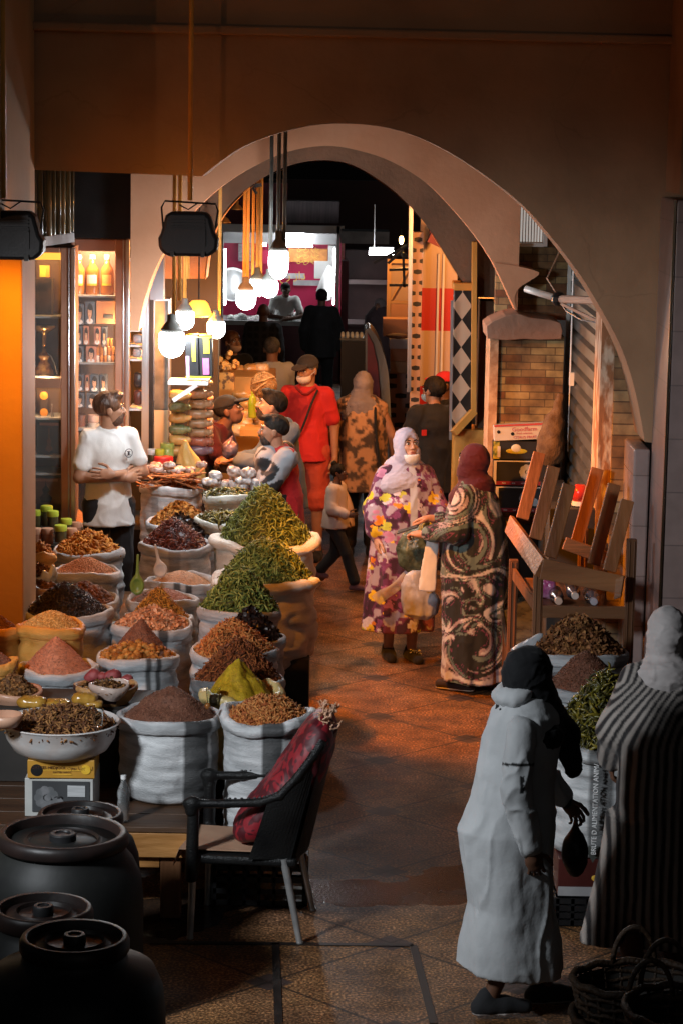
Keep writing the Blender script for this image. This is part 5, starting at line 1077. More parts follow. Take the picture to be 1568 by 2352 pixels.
for i in range(12):
    c=D(rng.uniform(478,575),rng.uniform(1080,1122),17.3+rng.uniform(-.1,.3)); pillow(c,rng.uniform(.09,.14),.10,rng.uniform(.05,.08),(mat('cellophane',(.3,.2,.17),None),mat('cellophane pale',(.16,.13,.12),(.6,.62,.64),18,.15,.4,45,spec=.9))[i%2],'wrapped_packet','small cellophane packet beside the clear sacks','packet','cellophane packets by the customers',230+i,False,.014,.009)
b=MB(); b.box((-.98,18.15,.40),(1.3,.9,.80)); tag(b.build('goods_counter',P_dark,org=(-.98,18.15,0)),'dark counter under the wrapped goods and bag columns','counter')
# scoops
def scoop(label,tip,top,Y,mt,wd):
    A=D(*tip,Y);Bt=D(*top,Y); t=thing('scoop',label,'scoop',A); d=(Bt-A); L=np.linalg.norm(d); d/=L
    V,Q=sdfmesh([ell(A+d*L*.22,(wd,.03,L*.24),k=.01),cap(A+d*L*.42,Bt,.012,.008,k=.03),ell(A+d*L*.22-np.array((0,.035,0)),(wd*.85,.03,L*.2),k=.008,op='s')],.006); o=link('scoop_body',quadmesh('scoop_body',V,Q,True,[mt]),t); return t
scoop('white plastic scoop stuck in the pale orange powder',(372,1325),(357,1252),15.15,mat('white plastic',(.62,.63,.64),(.7,.71,.72),4,.35),.045)
scoop('green plastic scoop stuck in the pinkish powder',(315,1365),(317,1275),14.55,mat('green plastic',(.16,.26,.05),(.22,.34,.08),4,.35),.045)
# clear and orange tubs at the pillar foot
S('small orange tub of turmeric pieces beside the pillar',96,1268,62,15.2,92,1248,'turm',base=.82,name='spice_tub',mt=W_or,N=160)
S('clear bag of dark fruit below the orange tub',94,1312,66,14.9,90,1296,'dkbr',base=.5,name='spice_bag',mt=mat('clear sack',(.35,.37,.33),None),N=300,sag=.05)
S('second clear bag of dark fruit lower beside the pillar',96,1345,62,14.5,92,1335,'dkbr',base=.5,name='spice_bag',mt=mat('brown film bag',(.10,.05,.03),(.2,.12,.08),8,.25,.2,40,attr=True),N=300)
# basin on cartons
c=D(140,1655,11.45); Rb=137*mpp(11.45); zb=c[2]-.165
bs=thing('metal_basin','dented pale metal basin of dark bark strips standing on two cartons','basin',(c[0],11.45,zb))
pr=[(.001,0),(Rb*.62,.0),(Rb*.80,.03),(Rb*.92,.085),(Rb*.97,.15),(Rb*1.02,.163),(Rb*1.0,.168),(Rb*.955,.152),(Rb*.90,.09),(Rb*.78,.04),(.001,.02)]
b=MB(); b.lathe(pr,(c[0],11.45,zb),64); b.build('bowl',mat('worn enamel',(.50,.50,.50),(.62,.61,.60),3.5,.35,.1,20,c3=(.56,.50,.47),spec=.6),bs,smooth=True,auto=50)
k,sz,n,cols,gl=SP['brow']; heapmesh('bark_strips',(c[0],11.45,c[2]-.035),Rb*.93,.085,.1,.2,1.4,'stick',.055,1500,[(.13,.05,.02),(.24,.10,.035),(.07,.025,.01),(.34,.16,.05)],77,bs,.08)
def glasscup(label,x,y1,y2,Y,w):
    p=D(x,y2,Y); H=(y2-y1)*mpp(Y); R=w/2*mpp(Y); b=MB(); b.lathe([(.001,0),(R*.8,0),(R,H),(R*.93,H),(R*.74,.006),(.001,.008)],p,24); o=b.build('drinking_glass',P_glass2,org=p,smooth=True,auto=50); tag(o,label,'glass'); return o
glasscup('clear tumbler standing in the bark strips of the metal basin',226,1628,1668,11.3,26)
glasscup('clear tumbler beside the golden powder',490,1580,1618,11.95,34)
c=D(480,1620,11.75); b=MB(); b.lathe([(.001,0),(.012,0),(.014,.02),(.008,.028),(.001,.03)],D(478,1628,11.5),14); o=b.build('small_vial',mat('amber glass',(.25,.09,.02),None,4,.1,spec=.9),org=D(478,1628,11.5),smooth=True); tag(o,'tiny amber vial glinting on the rust brown mound','vial')
cc,ww,hh=rectD(62,1746,216,1788,11.3)
yc=thing('carton','yellow carton with a black palm emblem, directly under the metal basin','carton',(cc[0],11.45,cc[2]-hh/2))
b=MB(); b.box((cc[0],11.45,cc[2]),(ww,.30,hh),rotm(0,0,1.5)); b.build('carton_box',mat('yellow card',(.42,.20,.025),(.52,.27,.04),5,.4),yc,bevel=.004)
b=MB(); b.lathe([(.001,0),(.029,0),(.029,.003),(.001,.004)],(cc[0]-ww*.35,11.297,cc[2]-.005),20,rotm(90,0,0)); b.build('emblem',P_black,yc)
b=MB(); b.lathe([(.001,0),(.024,0),(.024,.003),(.001,.004)],(cc[0]+ww*.38,11.302,cc[2]),18,rotm(90,0,0)); b.build('round_seal',mat('gold seal',(.65,.36,.02),(.8,.5,.05),20,.4),yc)
P_ink=mat('dark ink',(.05,.02,.01),None,4,.5); P_inkr=mat('red ink',(.45,.06,.06),None,4,.5); P_inkw=mat('white ink',(.7,.7,.7),None,4,.5); P_inky=mat('yellow ink',(.6,.36,.04),None,4,.5)
text('DATTES MEDJOOL \u062a\u0645\u0648\u0631 \u0627\u0644\u0645\u062c\u0647\u0648\u0644',.020,(cc[0]+.01,11.296,cc[2]+.008),P_ink,yc,(90,0,1.5)); text('DATTES MAROC',.012,(cc[0]+.01,11.296,cc[2]-.014),P_ink,yc,(90,0,1.5))
b=MB(); b.box((cc[0]+.01,11.299,cc[2]-.004),(ww*.58,.004,.003)); b.box((cc[0]+.01,11.299,cc[2]-.025),(ww*.28,.004,.003)); b.build('gilt_line',P_inky,yc)
c2,w2_,h2=rectD(57,1790,214,1876,11.3); wc=thing('carton','pale carton printed with a grey flower, below the yellow carton','carton',(c2[0],11.45,.467)); z0=.467; z1=c2[2]+h2/2; H=z1-z0
b=MB(); b.box((c2[0],11.47,(z0+z1)/2),(w2_,.32,H)); b.build('carton_box',mat('pale card',(.40,.40,.38),(.5,.5,.48),5,.55),wc,bevel=.004)
b=MB(); b.box((c2[0]+.01,11.307,c2[2]+.005),(w2_*.84,.005,h2*.82)); b.build('dark_print',mat('print grey',(.045,.047,.05),None,5,.5),wc)
P_fl=mat('flower print grey',(.11,.115,.12),(.2,.2,.21),18,.5)
def flowerprint(cx,cz,y,s,parent,name='flower_print',mt=P_fl,flip=1):
    b=MB()
    def d(x,z,r,dy): a=np.arange(12)/12*2*PI; b.add(np.stack([cx+flip*(x+r*np.cos(a))*s,np.full(12,y-dy),cz+(z+r*np.sin(a))*s],1),[tuple(range(12)) if flip>0 else tuple(range(12))[::-1]])
    for i,q in enumerate(np.linspace(.4,5.2,8)): d(.5*math.cos(q),.5*math.sin(q),.30,.0005*i)
    d(.75,-.35,.4,.0045); d(.1,.0,.22,.005); d(1.0,-.5,.25,.0055)
    return b.build(name,mt,parent)
flowerprint(c2[0]-.06,c2[2]+.0,11.303,.075,wc)
b=MB(); b.box((c2[0]+.085,11.301,c2[2]+.035),(.085,.004,.055)); b.build('shipping_label',mat('label paper',(.4,.41,.42),(.5,.51,.52),40,.6,stretch=(.2,1,3)),wc)
b=MB(); b.ball((c2[0]+.0,11.303,c2[2]+.0),(.022,.005,.010),14); b.build('hand_hole',P_black,wc)
# baskets by the basin
def basket(label,x,y,W,Y,ay,recipe,rimcol,n,base,checks=False):
    c=D(x,y,Y); R=W/2*mpp(Y); t=thing('basket',label,'basket',(c[0],Y,c[2]-.09))
    na=72; V=[];F=[];I=[]
    dd=min(1,R/.16); prof=[(R*.6,-.09*dd),(R*.85,-.05*dd),(R*.97,-.015),(R*1.04,.0),(R*1.02,.02),(R*.92,.018),(R*.86,-.02),(R*.5,-.05)]
    a=np.arange(na)/na*2*PI
    for r,z in prof: V.append(np.stack([c[0]+r*(1+.02*np.sin(3*a+1))*np.cos(a),Y+r*np.sin(a),c[2]+z+.008*np.sin(2*a)],1))
    for i in range(len(prof)-1):
        for j in range(na):
            F.append((i*na+j,i*na+(j+1)%na,(i+1)*na+(j+1)%na,(i+1)*na+j)); I.append(1 if checks and (j//6)%3==0 and i in(1,2,3) else 0)
    b=MB(); b.add(np.concatenate(V),F); b.I=I; b.build('basket_rim',[rimcol,mat('dark check',(.03,.012,.015),(.06,.02,.02),9,.5)],t,smooth=True)
    k,sz,N,cols,gl=SP[recipe]; heapmesh('spice_heap',(c[0],Y,c[2]-.01),R*.9,(y-ay)*mpp(Y)+.015,0,.1,1.5,k,sz,n,cols,int(x)+90,t,.06); return t
P_clay=mat('peach plastic rim',(.48,.24,.15),(.58,.33,.22),4,.35); P_wick=mat('straw rim',(.42,.20,.07),(.52,.29,.11),22,.6,.3,60)
basket('peach rimmed shallow tray of curly dark spice at the left edge',32,1592,128,12.1,1556,'dkbr',P_clay,900,.47)
t=basket('woven basket with a dark checked rim, between the brown cone and the white sack',242,1580,146,12.1,1566,'dkbr',P_wick,200,.47,True)
c=D(247,1578,11.9)
for i,(x,y,s) in enumerate(((212,1553,.045),(258,1553,.05),(292,1562,.035),(232,1556,.03))):
    p=D(x,y,12.22); V,Q=sdfmesh([ell(p,(s,.03,s*.6),rotm(0,20*i-20,30*i)),ell(p+np.array((.01,0,.01)),(s*.6,.03,s*.55),rotm(0,-30,0))],.006); V=wrinkle(V,Q,.005,(40,40,40),i); o=link('bark_chunk',quadmesh('bark_chunk',V,Q,True,[mat('maroon chunk',(.22,.03,.035),(.34,.07,.07),20,.6)]),None,p); tag(o,('large maroon chunk at the left of the checked basket','maroon chunk at the top of the checked basket','small maroon chunk at the right of the checked basket','small maroon chunk between two larger ones in the checked basket')[i],'bark','maroon chunks in the checked basket')
basket('rosy film tray of brown buds lying in the checked basket',250,1578,92,11.98,1570,'dkbr',mat('rosy film bag',(.5,.36,.3),(.62,.5,.44),8,.25,.2,40),500,.47)
for i,(x,y,w,h) in enumerate(((75,1612,70,28),(135,1616,60,22),(195,1604,62,28),(215,1616,44,20))):
    p=D(x,y,11.85); pillow(p,w*mpp(11.85),.10,h*mpp(11.85),mat('ochre powder bag',(.36,.17,.02),(.5,.27,.05),9,.2,.15,40,spec=.8),'powder_bag',('left clear bag of ochre powder behind the basin','second clear bag of ochre powder behind the basin','tallest clear bag of ochre powder below the checked basket','small clear bag of ochre powder by the tumbler')[i],'bag','clear bags of ochre powder',300+i,False,.008)
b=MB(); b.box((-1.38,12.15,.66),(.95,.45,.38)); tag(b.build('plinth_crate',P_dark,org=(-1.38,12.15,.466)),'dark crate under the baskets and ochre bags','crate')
c=D(15,1612,11.6); b=MB(); b.lathe([(.001,0),(.06,0),(.08,.03),(.085,.06),(.078,.06),(.07,.03),(.001,.01)],D(12,1668,11.2),24); o=b.build('small_bowl',P_clay,org=D(12,1668,11.2),smooth=True); tag(o,'small peach bowl at the left edge beside the basin','bowl')
# bottle of water
c=D(284,1884,11.25); t=thing('water_bottle','empty clear plastic bottle with white cap beside the white sack','bottle',(c[0],11.25,.467)); s=.9
b=MB(); pr=[(.001,0),(.03,.002),(.034,.012),(.031,.05),(.034,.07),(.031,.085),(.034,.10),(.030,.125),(.034,.15),(.032,.175),(.015,.215),(.013,.235)]
b.lathe([(r*s,z*s) for r,z in pr],(c[0],11.25,.467),24); b.build('bottle_body',mat('bottle plastic',(.85,.9,.92),None,6,.06,.3,60,trans=.9,ior=1.25),t,smooth=True); b=MB(); b.lathe([(.015*s,.235*s),(.015*s,.255*s),(.001,.256*s)],(c[0],11.25,.467),14); b.build('cap',P_white,t)
# stand under the big cream sack, crate under the front right sack
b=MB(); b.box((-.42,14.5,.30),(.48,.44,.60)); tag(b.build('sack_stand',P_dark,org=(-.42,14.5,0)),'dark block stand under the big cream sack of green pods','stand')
def crate(label,c,d,parent=None,mt=P_black):
    x,y,z=c; dx,dy,dz=d; t=thing('plastic_crate',label,'crate',(x,y,z))
    b=MB()
    for s in (-1,1):
        for k in range(4): zz=z+.02+k*(dz-.04)/3; b.box((x,y+s*dy/2,zz),(dx,.012,.026)); b.box((x+s*dx/2,y,zz),(.012,dy-.013,.026))
    b.build('rails',mt,t); b=MB()
    for s in (-1,1):
        for k in range(7): b.box((x-dx/2+.012+(dx-.024)*k/6,y+s*(dy/2+.001),z+dz/2),(.016,.010,dz-.01)); b.box((x+s*(dx/2+.001),y-dy/2+.012+(dy-.024)*k/6,z+dz/2),(.010,.016,dz-.01))
    b.build('slats',mt,t); b=MB(); b.box((x,y,z+.008),(dx-.02,dy-.02,.012)); b.build('crate_floor',mt,t); return t
crate('black fruit crate on the floor under the front right white sack',(-.37,11.62,0.0),(.46,.42,.215))

# ------------------------------------------------------------------ foreground: armchair with red cushion
px=D(580,2100,10.98)[0]
ch=thing('armchair','black woven plastic armchair with pale metal legs, seen from the side','chair',(px,11.15,0),None,RD(-6))
P_rat=mat('black rattan',(.0055,.0055,.006),(.010,.010,.010),5,.4,.3,130,spec=.25)
def loc(o): return o
P_leg=mat('pale metal leg',(.35,.35,.35),(.5,.49,.48),9,.35,metal=.6)
for nm,a,bp in (('leg',(-.255,-.24,.36),(-.265,-.255,0)),('leg',(-.255,.24,.36),(-.265,.255,0)),('leg',(.17,-.22,.40),(.255,-.25,0)),('leg',(.17,.22,.40),(.255,.25,0))):
    b=MB(); b.tube([a,bp],[.019,.015],12); b.tube([(bp[0],bp[1],.0),(bp[0],bp[1],.012)],.017,10); b.build(nm,P_leg,ch,smooth=True,local=True,auto=50)
V,Q=sdfmesh([dict(f=lambda X,Y,Z:np.maximum(np.maximum(abs(X+.02)-.25,abs(Y)-.235),abs(Z-.385-.015*Y)-.022),lo=np.array((-.3,-.26,.34)),hi=np.array((.26,.26,.43)),k=.02,op='u'),
  cap((-.262,-.245,.30),(-.255,-.245,.62),.032,.028),cap((-.262,.245,.30),(-.255,.245,.62),.032,.028)],.01)
link('seat_frame',quadmesh('seat_frame',V,Q,True,[P_rat]),ch,local=True)
for s in (-1,1):
    y=.25*s; pts=[(-.285,y,.655),(-.1,y,.662),(.06,y,.675),(.15,y*.98,.71),(.23,y*.94,.80),(.30,y*.88,.90),(.335,y*.8,.955)]
    pr=[]
    for a,bq in zip(pts[:-1],pts[1:]): pr.append(cap(a,bq,.021,.021,k=.01))
    pr+= [cap((-.262,y,.62),(-.258,y,.66),.032,k=.02)]
    V,Q=sdfmesh(pr,.009); link('armrest',quadmesh('armrest',V,Q,True,[P_rat]),ch,local=True)
    b=MB(); n=10
    top=np.array(refine(pts,3)); m=len(top)
    bot=np.stack([np.interp(np.linspace(0,1,m),[0,.5,1],[.0,.12,.22]),top[:,1]*.97,np.full(m,.40)],1); bot[:,0]=np.linspace(-.12,.21,m)
    mask=top[:,0]>.08; T=top[mask]; Bt=bot[mask]; k=len(T); W=np.concatenate([T,Bt]); b.add(np.concatenate([W,W+(0,.014*s,0)]),[(i,i+1,k+i+1,k+i) for i in range(k-1)]+[(2*k+i+1,2*k+i,3*k+i,3*k+i+1) for i in range(k-1)])
    b.build('side_panel',P_rat,ch,smooth=False,local=True)
    b=MB(); P=np.array(refine(pts[1:],6)); 
    for i in range(0,len(P)-1): b.ball(P[i]+(0,-.004,.026),(.008,.006,.005),6)
    b.build('edge_braid',mat('braid sheen',(.05,.05,.055),(.1,.1,.1),40,.3),ch,local=True)
b=MB(); n=14
u=np.linspace(-1,1,n); zz=np.linspace(.40,.965,10); V=[]
for z in zz:
    f=(z-.4)/.565
    for uu in u: V.append((.205+.13*f+.05*(1-uu*uu)*.8+.0*f,uu*(.225-.02*f),z+ .02*(1-uu*uu)*f))
V=np.array(V); F=[(i*n+j,i*n+j+1,(i+1)*n+j+1,(i+1)*n+j) for i in range(9) for j in range(n-1)]
b.add(np.concatenate([V,V+(.018,0,0)]),F+[(a+10*n,d+10*n,c_+10*n,e+10*n) for a,e,c_,d in F]); b.build('backrest',P_rat,ch,smooth=True,local=True)
Rz=np.array(Matrix.Rotation(RD(-6),3,'Z')); cpos=lambda p: Rz@np.array(p)+np.array((px,11.15,0))
# cardboard and cushion
P_cb=mat('cardboard',(.34,.19,.12),(.42,.25,.16),5,.7)
b=MB(); 
for (pts) in ([(-.33,-.2,.415),(-.30,.2,.415),(.05,.16,.42),(.05,-.2,.42)],[(-.36,-.19,.33),(-.345,.18,.33),(-.30,.2,.415),(-.33,-.2,.415)]):
    P=np.array([cpos(p) for p in pts]); b.add(np.concatenate([P,P+(0,0,.006)]),[(0,1,2,3),(7,6,5,4),(0,4,5,1),(1,5,6,2),(2,6,7,3),(3,7,4,0)])
o=b.build('cardboard_sheet',P_cb,org=cpos((-.1,0,.415))); tag(o,'creased brown cardboard sheet lying on the armchair seat','cardboard')
A=cpos((-.05,-.02,.47)); Bq=cpos((.33,-.03,1.02)); d=Bq-A; L=np.linalg.norm(d); d/=L; nrm=np.array((-d[2],0,d[0])); R3=np.stack([d,np.cross(nrm,d),nrm],1)
if np.linalg.det(R3)<0: R3[:,1]*=-1
def cush(X,Y,Z):
    cx=(A+Bq)/2; x=(X-cx[0])*R3[0,0]+(Y-cx[1])*R3[1,0]+(Z-cx[2])*R3[2,0]; y=(X-cx[0])*R3[0,1]+(Y-cx[1])*R3[1,1]+(Z-cx[2])*R3[2,1]; z=(X-cx[0])*R3[0,2]+(Y-cx[1])*R3[1,2]+(Z-cx[2])*R3[2,2]
    z=z-.10*np.clip(1-(x/(L/2))**2,0,1)*-.5
    return ((abs(x)/(L*.56))**3.5+(abs(y)/.20)**3.5+(abs(z)/.105)**2)**(1/2.6)*.1-.1
pc=dict(f=cush,lo=np.minimum(A,Bq)-.25,hi=np.maximum(A,Bq)+.25,k=.01,op='u')
V,Q=sdfmesh([pc],.01); V=wrinkle(V,Q,.012,(9,9,9),5); V=wrinkle(V,Q,.004,(26,26,26),8)
m,t_,bs_=NM('red damask'); N=t_.nodes;L_=t_.links; tc=N.new('ShaderNodeTexCoord'); nz=N.new('ShaderNodeTexNoise'); nz.inputs['Scale'].default_value=9; nz.inputs['Distortion'].default_value=2.2; nz.inputs['Detail'].default_value=1
L_.new(tc.outputs['Object'],nz.inputs['Vector']); cr=N.new('ShaderNodeValToRGB'); e=cr.color_ramp.elements; e[0].position=.47;e[0].color=(.07,.004,.009,1);e[1].position=.52;e[1].color=(.24,.010,.018,1); L_.new(nz.outputs['Fac'],cr.inputs[0]); L_.new(cr.outputs[0],bs_.inputs['Base Color']); bs_.inputs['Roughness'].default_value=.55; 
cu=link('cushion',quadmesh('cushion',V,Q,True,[m]),None,A); tag(cu,'long red damask cushion with a torn fringed end propped in the armchair','cushion')
b=MB()
for i in range(70):
    p=Bq+d*(L*.02+.0)+R3[:,1]*rng.uniform(-.17,.17)+nrm*rng.uniform(-.03,.05)+d*.02; q=p+d*rng.uniform(.01,.035)+rng.normal(0,.012,3); b.tube([p,(p+q)/2+rng.normal(0,.008,3),q],.004,5)
o=b.build('fringe',mat('torn foam',(.55,.3,.18),(.7,.42,.28),20,.8),cu); ORG
# barrels
def barrel(label,x,y,W,z,Rbody,ringz,rec,seed):
    p=G(x,y,z); R=W/2*mpp(p[1]); t=thing('plastic_barrel',label,'barrel',(p[0],p[1],0),'dark plastic barrels')
    P_b=mat('barrel plastic',(.006,.0065,.006),(.014,.0145,.013),2.5,.55,.10,9,spec=.3,c3=(.008,.008,.0078)); P_l=mat('barrel lid',(.007,.006,.006),(.022,.012,.010),3,.45,.1,20,spec=.3)
    b=MB(); hh=z-.10; b.lathe([(Rbody*.93,0),(Rbody,.05),(Rbody*1.0,hh-.20),(Rbody*.97,hh-.10),(Rbody*.88,hh-.03),(R*1.06,hh),(R*1.0,hh+.03),(R*.98,hh+.06)],(p[0],p[1],0),64); b.build('barrel_body',P_b,t,smooth=True)
    b=MB(); b.lathe([(R*1.03,hh+.035),(R*1.07,hh+.05),(R*1.07,z-.02),(R*1.03,z-.005),(R*1.0,z),(R*.93,z-.002),(R*.90,z-.02),(R*.885,z-rec),(R*.80,z-rec-.004),(R*.62,z-rec+.006),(R*.58,z-rec+.016),(R*.54,z-rec+.002),(R*.3,z-rec-.002),(.001,z-rec)],(p[0],p[1],0),64); b.build('lid',P_l,t,smooth=True,auto=55)
    b=MB(); k=R*.22; b.lathe([(k,z-rec-.002),(k,z-rec+.030),(k*.9,z-rec+.036),(k*.6,z-rec+.036),(k*.55,z-rec+.030),(.001,z-rec+.030)],(p[0],p[1],0),24); b.build('bung',P_black,t,smooth=True,auto=40)
barrel('big black barrel with a deep recessed lid, middle of the barrel group',145,1908,290,.80,.345,0,.045,1)
barrel('black barrel half hidden behind the big one, beside the cartons',185,1864,190,.74,.27,0,.02,2)
barrel('dark barrel with a flat ribbed lid at the left edge',100,2082,222,.78,.27,0,.03,3)
barrel('nearest black barrel with a shiny ringed lid, at the bottom left corner',172,2148,244,.85,.335,0,.03,4)

# ------------------------------------------------------------------ right side goods
S('grey sack of coarse brown chunks under the wooden rack, rearmost on the right',1330,1490,216,12.9,1322,1412,'chun',base=.3,pw=1.3,N=2400)
S('grey sack with a dark brown cone, middle one on the right',1345,1568,190,12.35,1342,1488,'rust',base=.3,pw=1.15,second=('grain',.012,1500,[(.09,.03,.015),(.14,.05,.022)],None))
Yr=11.4
S('white printed sack of yellow green pods on cartons, between the two women in front',1378,1694,250,Yr,1392,1545,'podl',base=.34,mt=W_white,pw=1.25,N=1700,lip=.05,stripes=((-4,28,.30),),name='spice_sack',bulge=1.0)
sk3=[o for o in bpy.data.objects if o.get('label','').startswith('white printed sack')][0]
text('BRUTE D ALIMENTATION ANIMALE',.034,D(1366,1850,Yr-.285),P_inkw,sk3,(90,-90,0),.003,'printed_words',sx=.9)
b=MB(); A_=D(1360,1968,Yr-.265); b.prism([(A_[0]-.04,A_[2]+.05),(A_[0]+.0,A_[2]-.03),(A_[0]+.045,A_[2]+.05)],Yr-.268,Yr-.262); b.build('printed_arrow',P_dgrey,sk3)
p=D(1205,1490,13.1); 
V,Q=sdfmesh([loft([(p[2]-.28,p[0]-.02,13.1,.09,.07),(p[2],p[0],13.1,.08,.06),(p[2]+.06,p[0]+.06,13.1,.04,.03),(p[2]+.09,p[0]+.08,13.1,.015,.015)],5,.1,.5)],.009); V=wrinkle(V,Q,.012,(14,14,8),2)
o=link('plastic_bag',quadmesh('plastic_bag',V,Q,True,[mat('grey plastic',(.36,.38,.40),(.48,.5,.52),5,.35,.1,30)]),None,p-(0,0,.28)); tag(o,'limp grey plastic bag hanging left of the brown chunks','bag')
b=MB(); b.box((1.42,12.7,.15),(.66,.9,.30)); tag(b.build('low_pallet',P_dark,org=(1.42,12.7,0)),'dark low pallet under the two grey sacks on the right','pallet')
q=D(1375,2030,Yr-.2); mc=thing('carton','maroon carton with orange lettering under the printed sack','carton',(q[0],Yr,.15))
b=MB(); b.box((q[0]+.02,Yr,.245),(.44,.42,.185)); b.build('carton_box',mat('maroon card',(.05,.010,.008),(.08,.015,.012),4,.45),mc,bevel=.004)
b=MB(); b.box((q[0]+.02,Yr-.213,.178),(.438,.004,.045)); b.build('white_band',mat('grey band',(.3,.3,.31),(.4,.4,.41),9,.6),mc)
text('Chatin',.03,(q[0]-.12,Yr-.214,.305),P_inkw,mc); text('\u0646\u0642\u064a \u0645\u0645\u062a\u0627\u0632',.03,(q[0]+.06,Yr-.214,.285),P_inky,mc); text('Premium',.03,(q[0]+.07,Yr-.214,.25),P_inky,mc); text('Seeds',.03,(q[0]+.06,Yr-.214,.222),P_inky,mc)
b=MB(); b.ball((q[0]-.02,Yr-.213,.245),(.02,.004,.016),12); b.build('emblem',P_inky,mc)
crate('black crate on the floor under the maroon carton',(q[0]+.02,Yr,0),(.46,.42,.148))
# wooden rack with the upturned bench
Yf=13.55; Yb=14.5; xf,xr_=D(1233,1400,Yf)[0],D(1452,1400,Yf)[0]; xb=D(1176,1380,Yb)[0]; zr=D(1224,1385,Yf)[2]
rk=thing('wooden_rack','dark wooden market rack carrying bottles and an upturned bench','rack',((xf+xr_)/2,14,0))
def post(x,y,z1,w=.055):
    b=MB(); b.box((x,y,z1/2),(w,w,z1)); 
    for k in (-1,1): b.box((x+k*w*.25,y-w/2-.002,z1/2),(w*.16,.008,z1-.02))
    b.build('post',P_wood,rk,bevel=.004)
post(xf,Yf,D(1233,1312,Yf)[2]); post(xr_-.02,Yf,D(1452,1238,Yf)[2]); post(xb,Yb,D(1176,1285,Yb)[2]); post(1.47,Yb,1.4)
b=MB(); b.box(((xf+xr_)/2-.01,Yf-.01,zr-.045),(xr_-xf-.06,.03,.07)); b.build('front_rail',P_woodh,rk,bevel=.004)
b=MB(); b.beam((xf-.012,Yf+.05,zr-.02),(xb,Yb-.05,zr-.0),.02,.07,(0,0,1)); b.build('side_rail',P_wood,rk); b=MB(); b.beam((xf-.012,Yf+.05,zr-.5),(xb,Yb-.05,zr-.5),.02,.07,(0,0,1)); b.build('side_rail',P_wood,rk)
b=MB(); b.box(((xf+1.47)/2,(Yf+Yb)/2,zr-.035),(1.47-xf+.02,Yb-Yf-.06,.018)); b.build('shelf',P_woodh,rk)
P_w2=mat('bench wood',(.17,.055,.016),(.32,.12,.038),7,.55,.25,35,stretch=(1,1,.12)); P_w3=mat('bench plank',(.16,.055,.018),(.32,.13,.045),6,.55,.3,35,stretch=(.12,1,1))
bn=thing('upturned_bench','upturned dark wooden bench with six legs in the air, on the wooden rack','bench',D(1290,1320,13.8))
for (bx,by,tx,ty,Y) in ((1198,1192,1238,1040,14.25),(1228,1238,1271,1072,13.9),(1262,1280,1306,1113,13.5),(1322,1250,1371,1076,14.3),(1362,1297,1410,1112,13.95),(1398,1312,1440,1149,13.55)):
    b=MB(); b.beam(D(bx,by,Y),D(tx,ty,Y+.10),.075,.034,(0,1,0)); b.build('leg',P_w2,bn,bevel=.004)
def plank(quad,th,name):
    P=np.array([D(x,y,Y) for x,y,Y in quad]); n=np.cross(P[1]-P[0],P[3]-P[0]); n/=np.linalg.norm(n); b=MB(); b.add(np.concatenate([P,P+n*th]),[(0,1,2,3),(7,6,5,4),(0,4,5,1),(1,5,6,2),(2,6,7,3),(3,7,4,0)]); b.build(name,P_w3,bn,bevel=.003)
plank([(1170,1183,14.35),(1246,1282,13.48),(1226,1322,13.46),(1157,1221,14.33)],.03,'side_board')
plank([(1247,1283,13.46),(1430,1322,13.46),(1424,1364,13.44),(1238,1330,13.44)],.03,'front_board')
plank([(1300,1235,14.1),(1400,1270,14.1),(1396,1300,14.1),(1290,1262,14.1)],.03,'cross_board')
plank([(1412,1330,13.43),(1432,1322,13.42),(1424,1372,13.41),(1408,1378,13.42)],.05,'end_block')
# bottles on the rack shelf
for i,(x,y,cc,lab) in enumerate(((1281,1379,(.55,.36,.27),'bottle lying with a peach cap, left on the rack shelf'),(1319,1367,(.5,.4,.35),'bottle lying with an open neck, middle of the rack shelf'),(1362,1380,(.36,.33,.36),'bottle lying with a mauve cap, right on the rack shelf'))):
    p=D(x,y,Yf+.06); t=thing('bottle',lab,'bottle',p,'bottles lying on the rack shelf'); b=MB(); b.lathe([(.015,0),(.017,.03),(.04,.08),(.042,.24),(.001,.25)],p,16,rotm(-90,0,0)); b.build('bottle_body',mat('dusky bottle',(.08,.07,.08),(.16,.14,.16),8,.15,spec=.8),t,smooth=True); b=MB(); b.lathe([(.02,-.028),(.022,-.02),(.022,.004)] if i==1 else [(.001,-.03),(.021,-.028),(.023,-.02),(.023,.004)],p,16,rotm(-90,0,0)); b.build('cap',mat('bottle cap %d'%i,cc,None,6,.4),t,smooth=True,auto=40)
p=D(1256,1352,Yf+.3); pillow(p,.10,.1,.12,film('pink',(.35,.06,.2),(.55,.3,.45)),'pink_packet','crumpled pink packet at the left of the rack shelf','packet',None,400,False,.012)
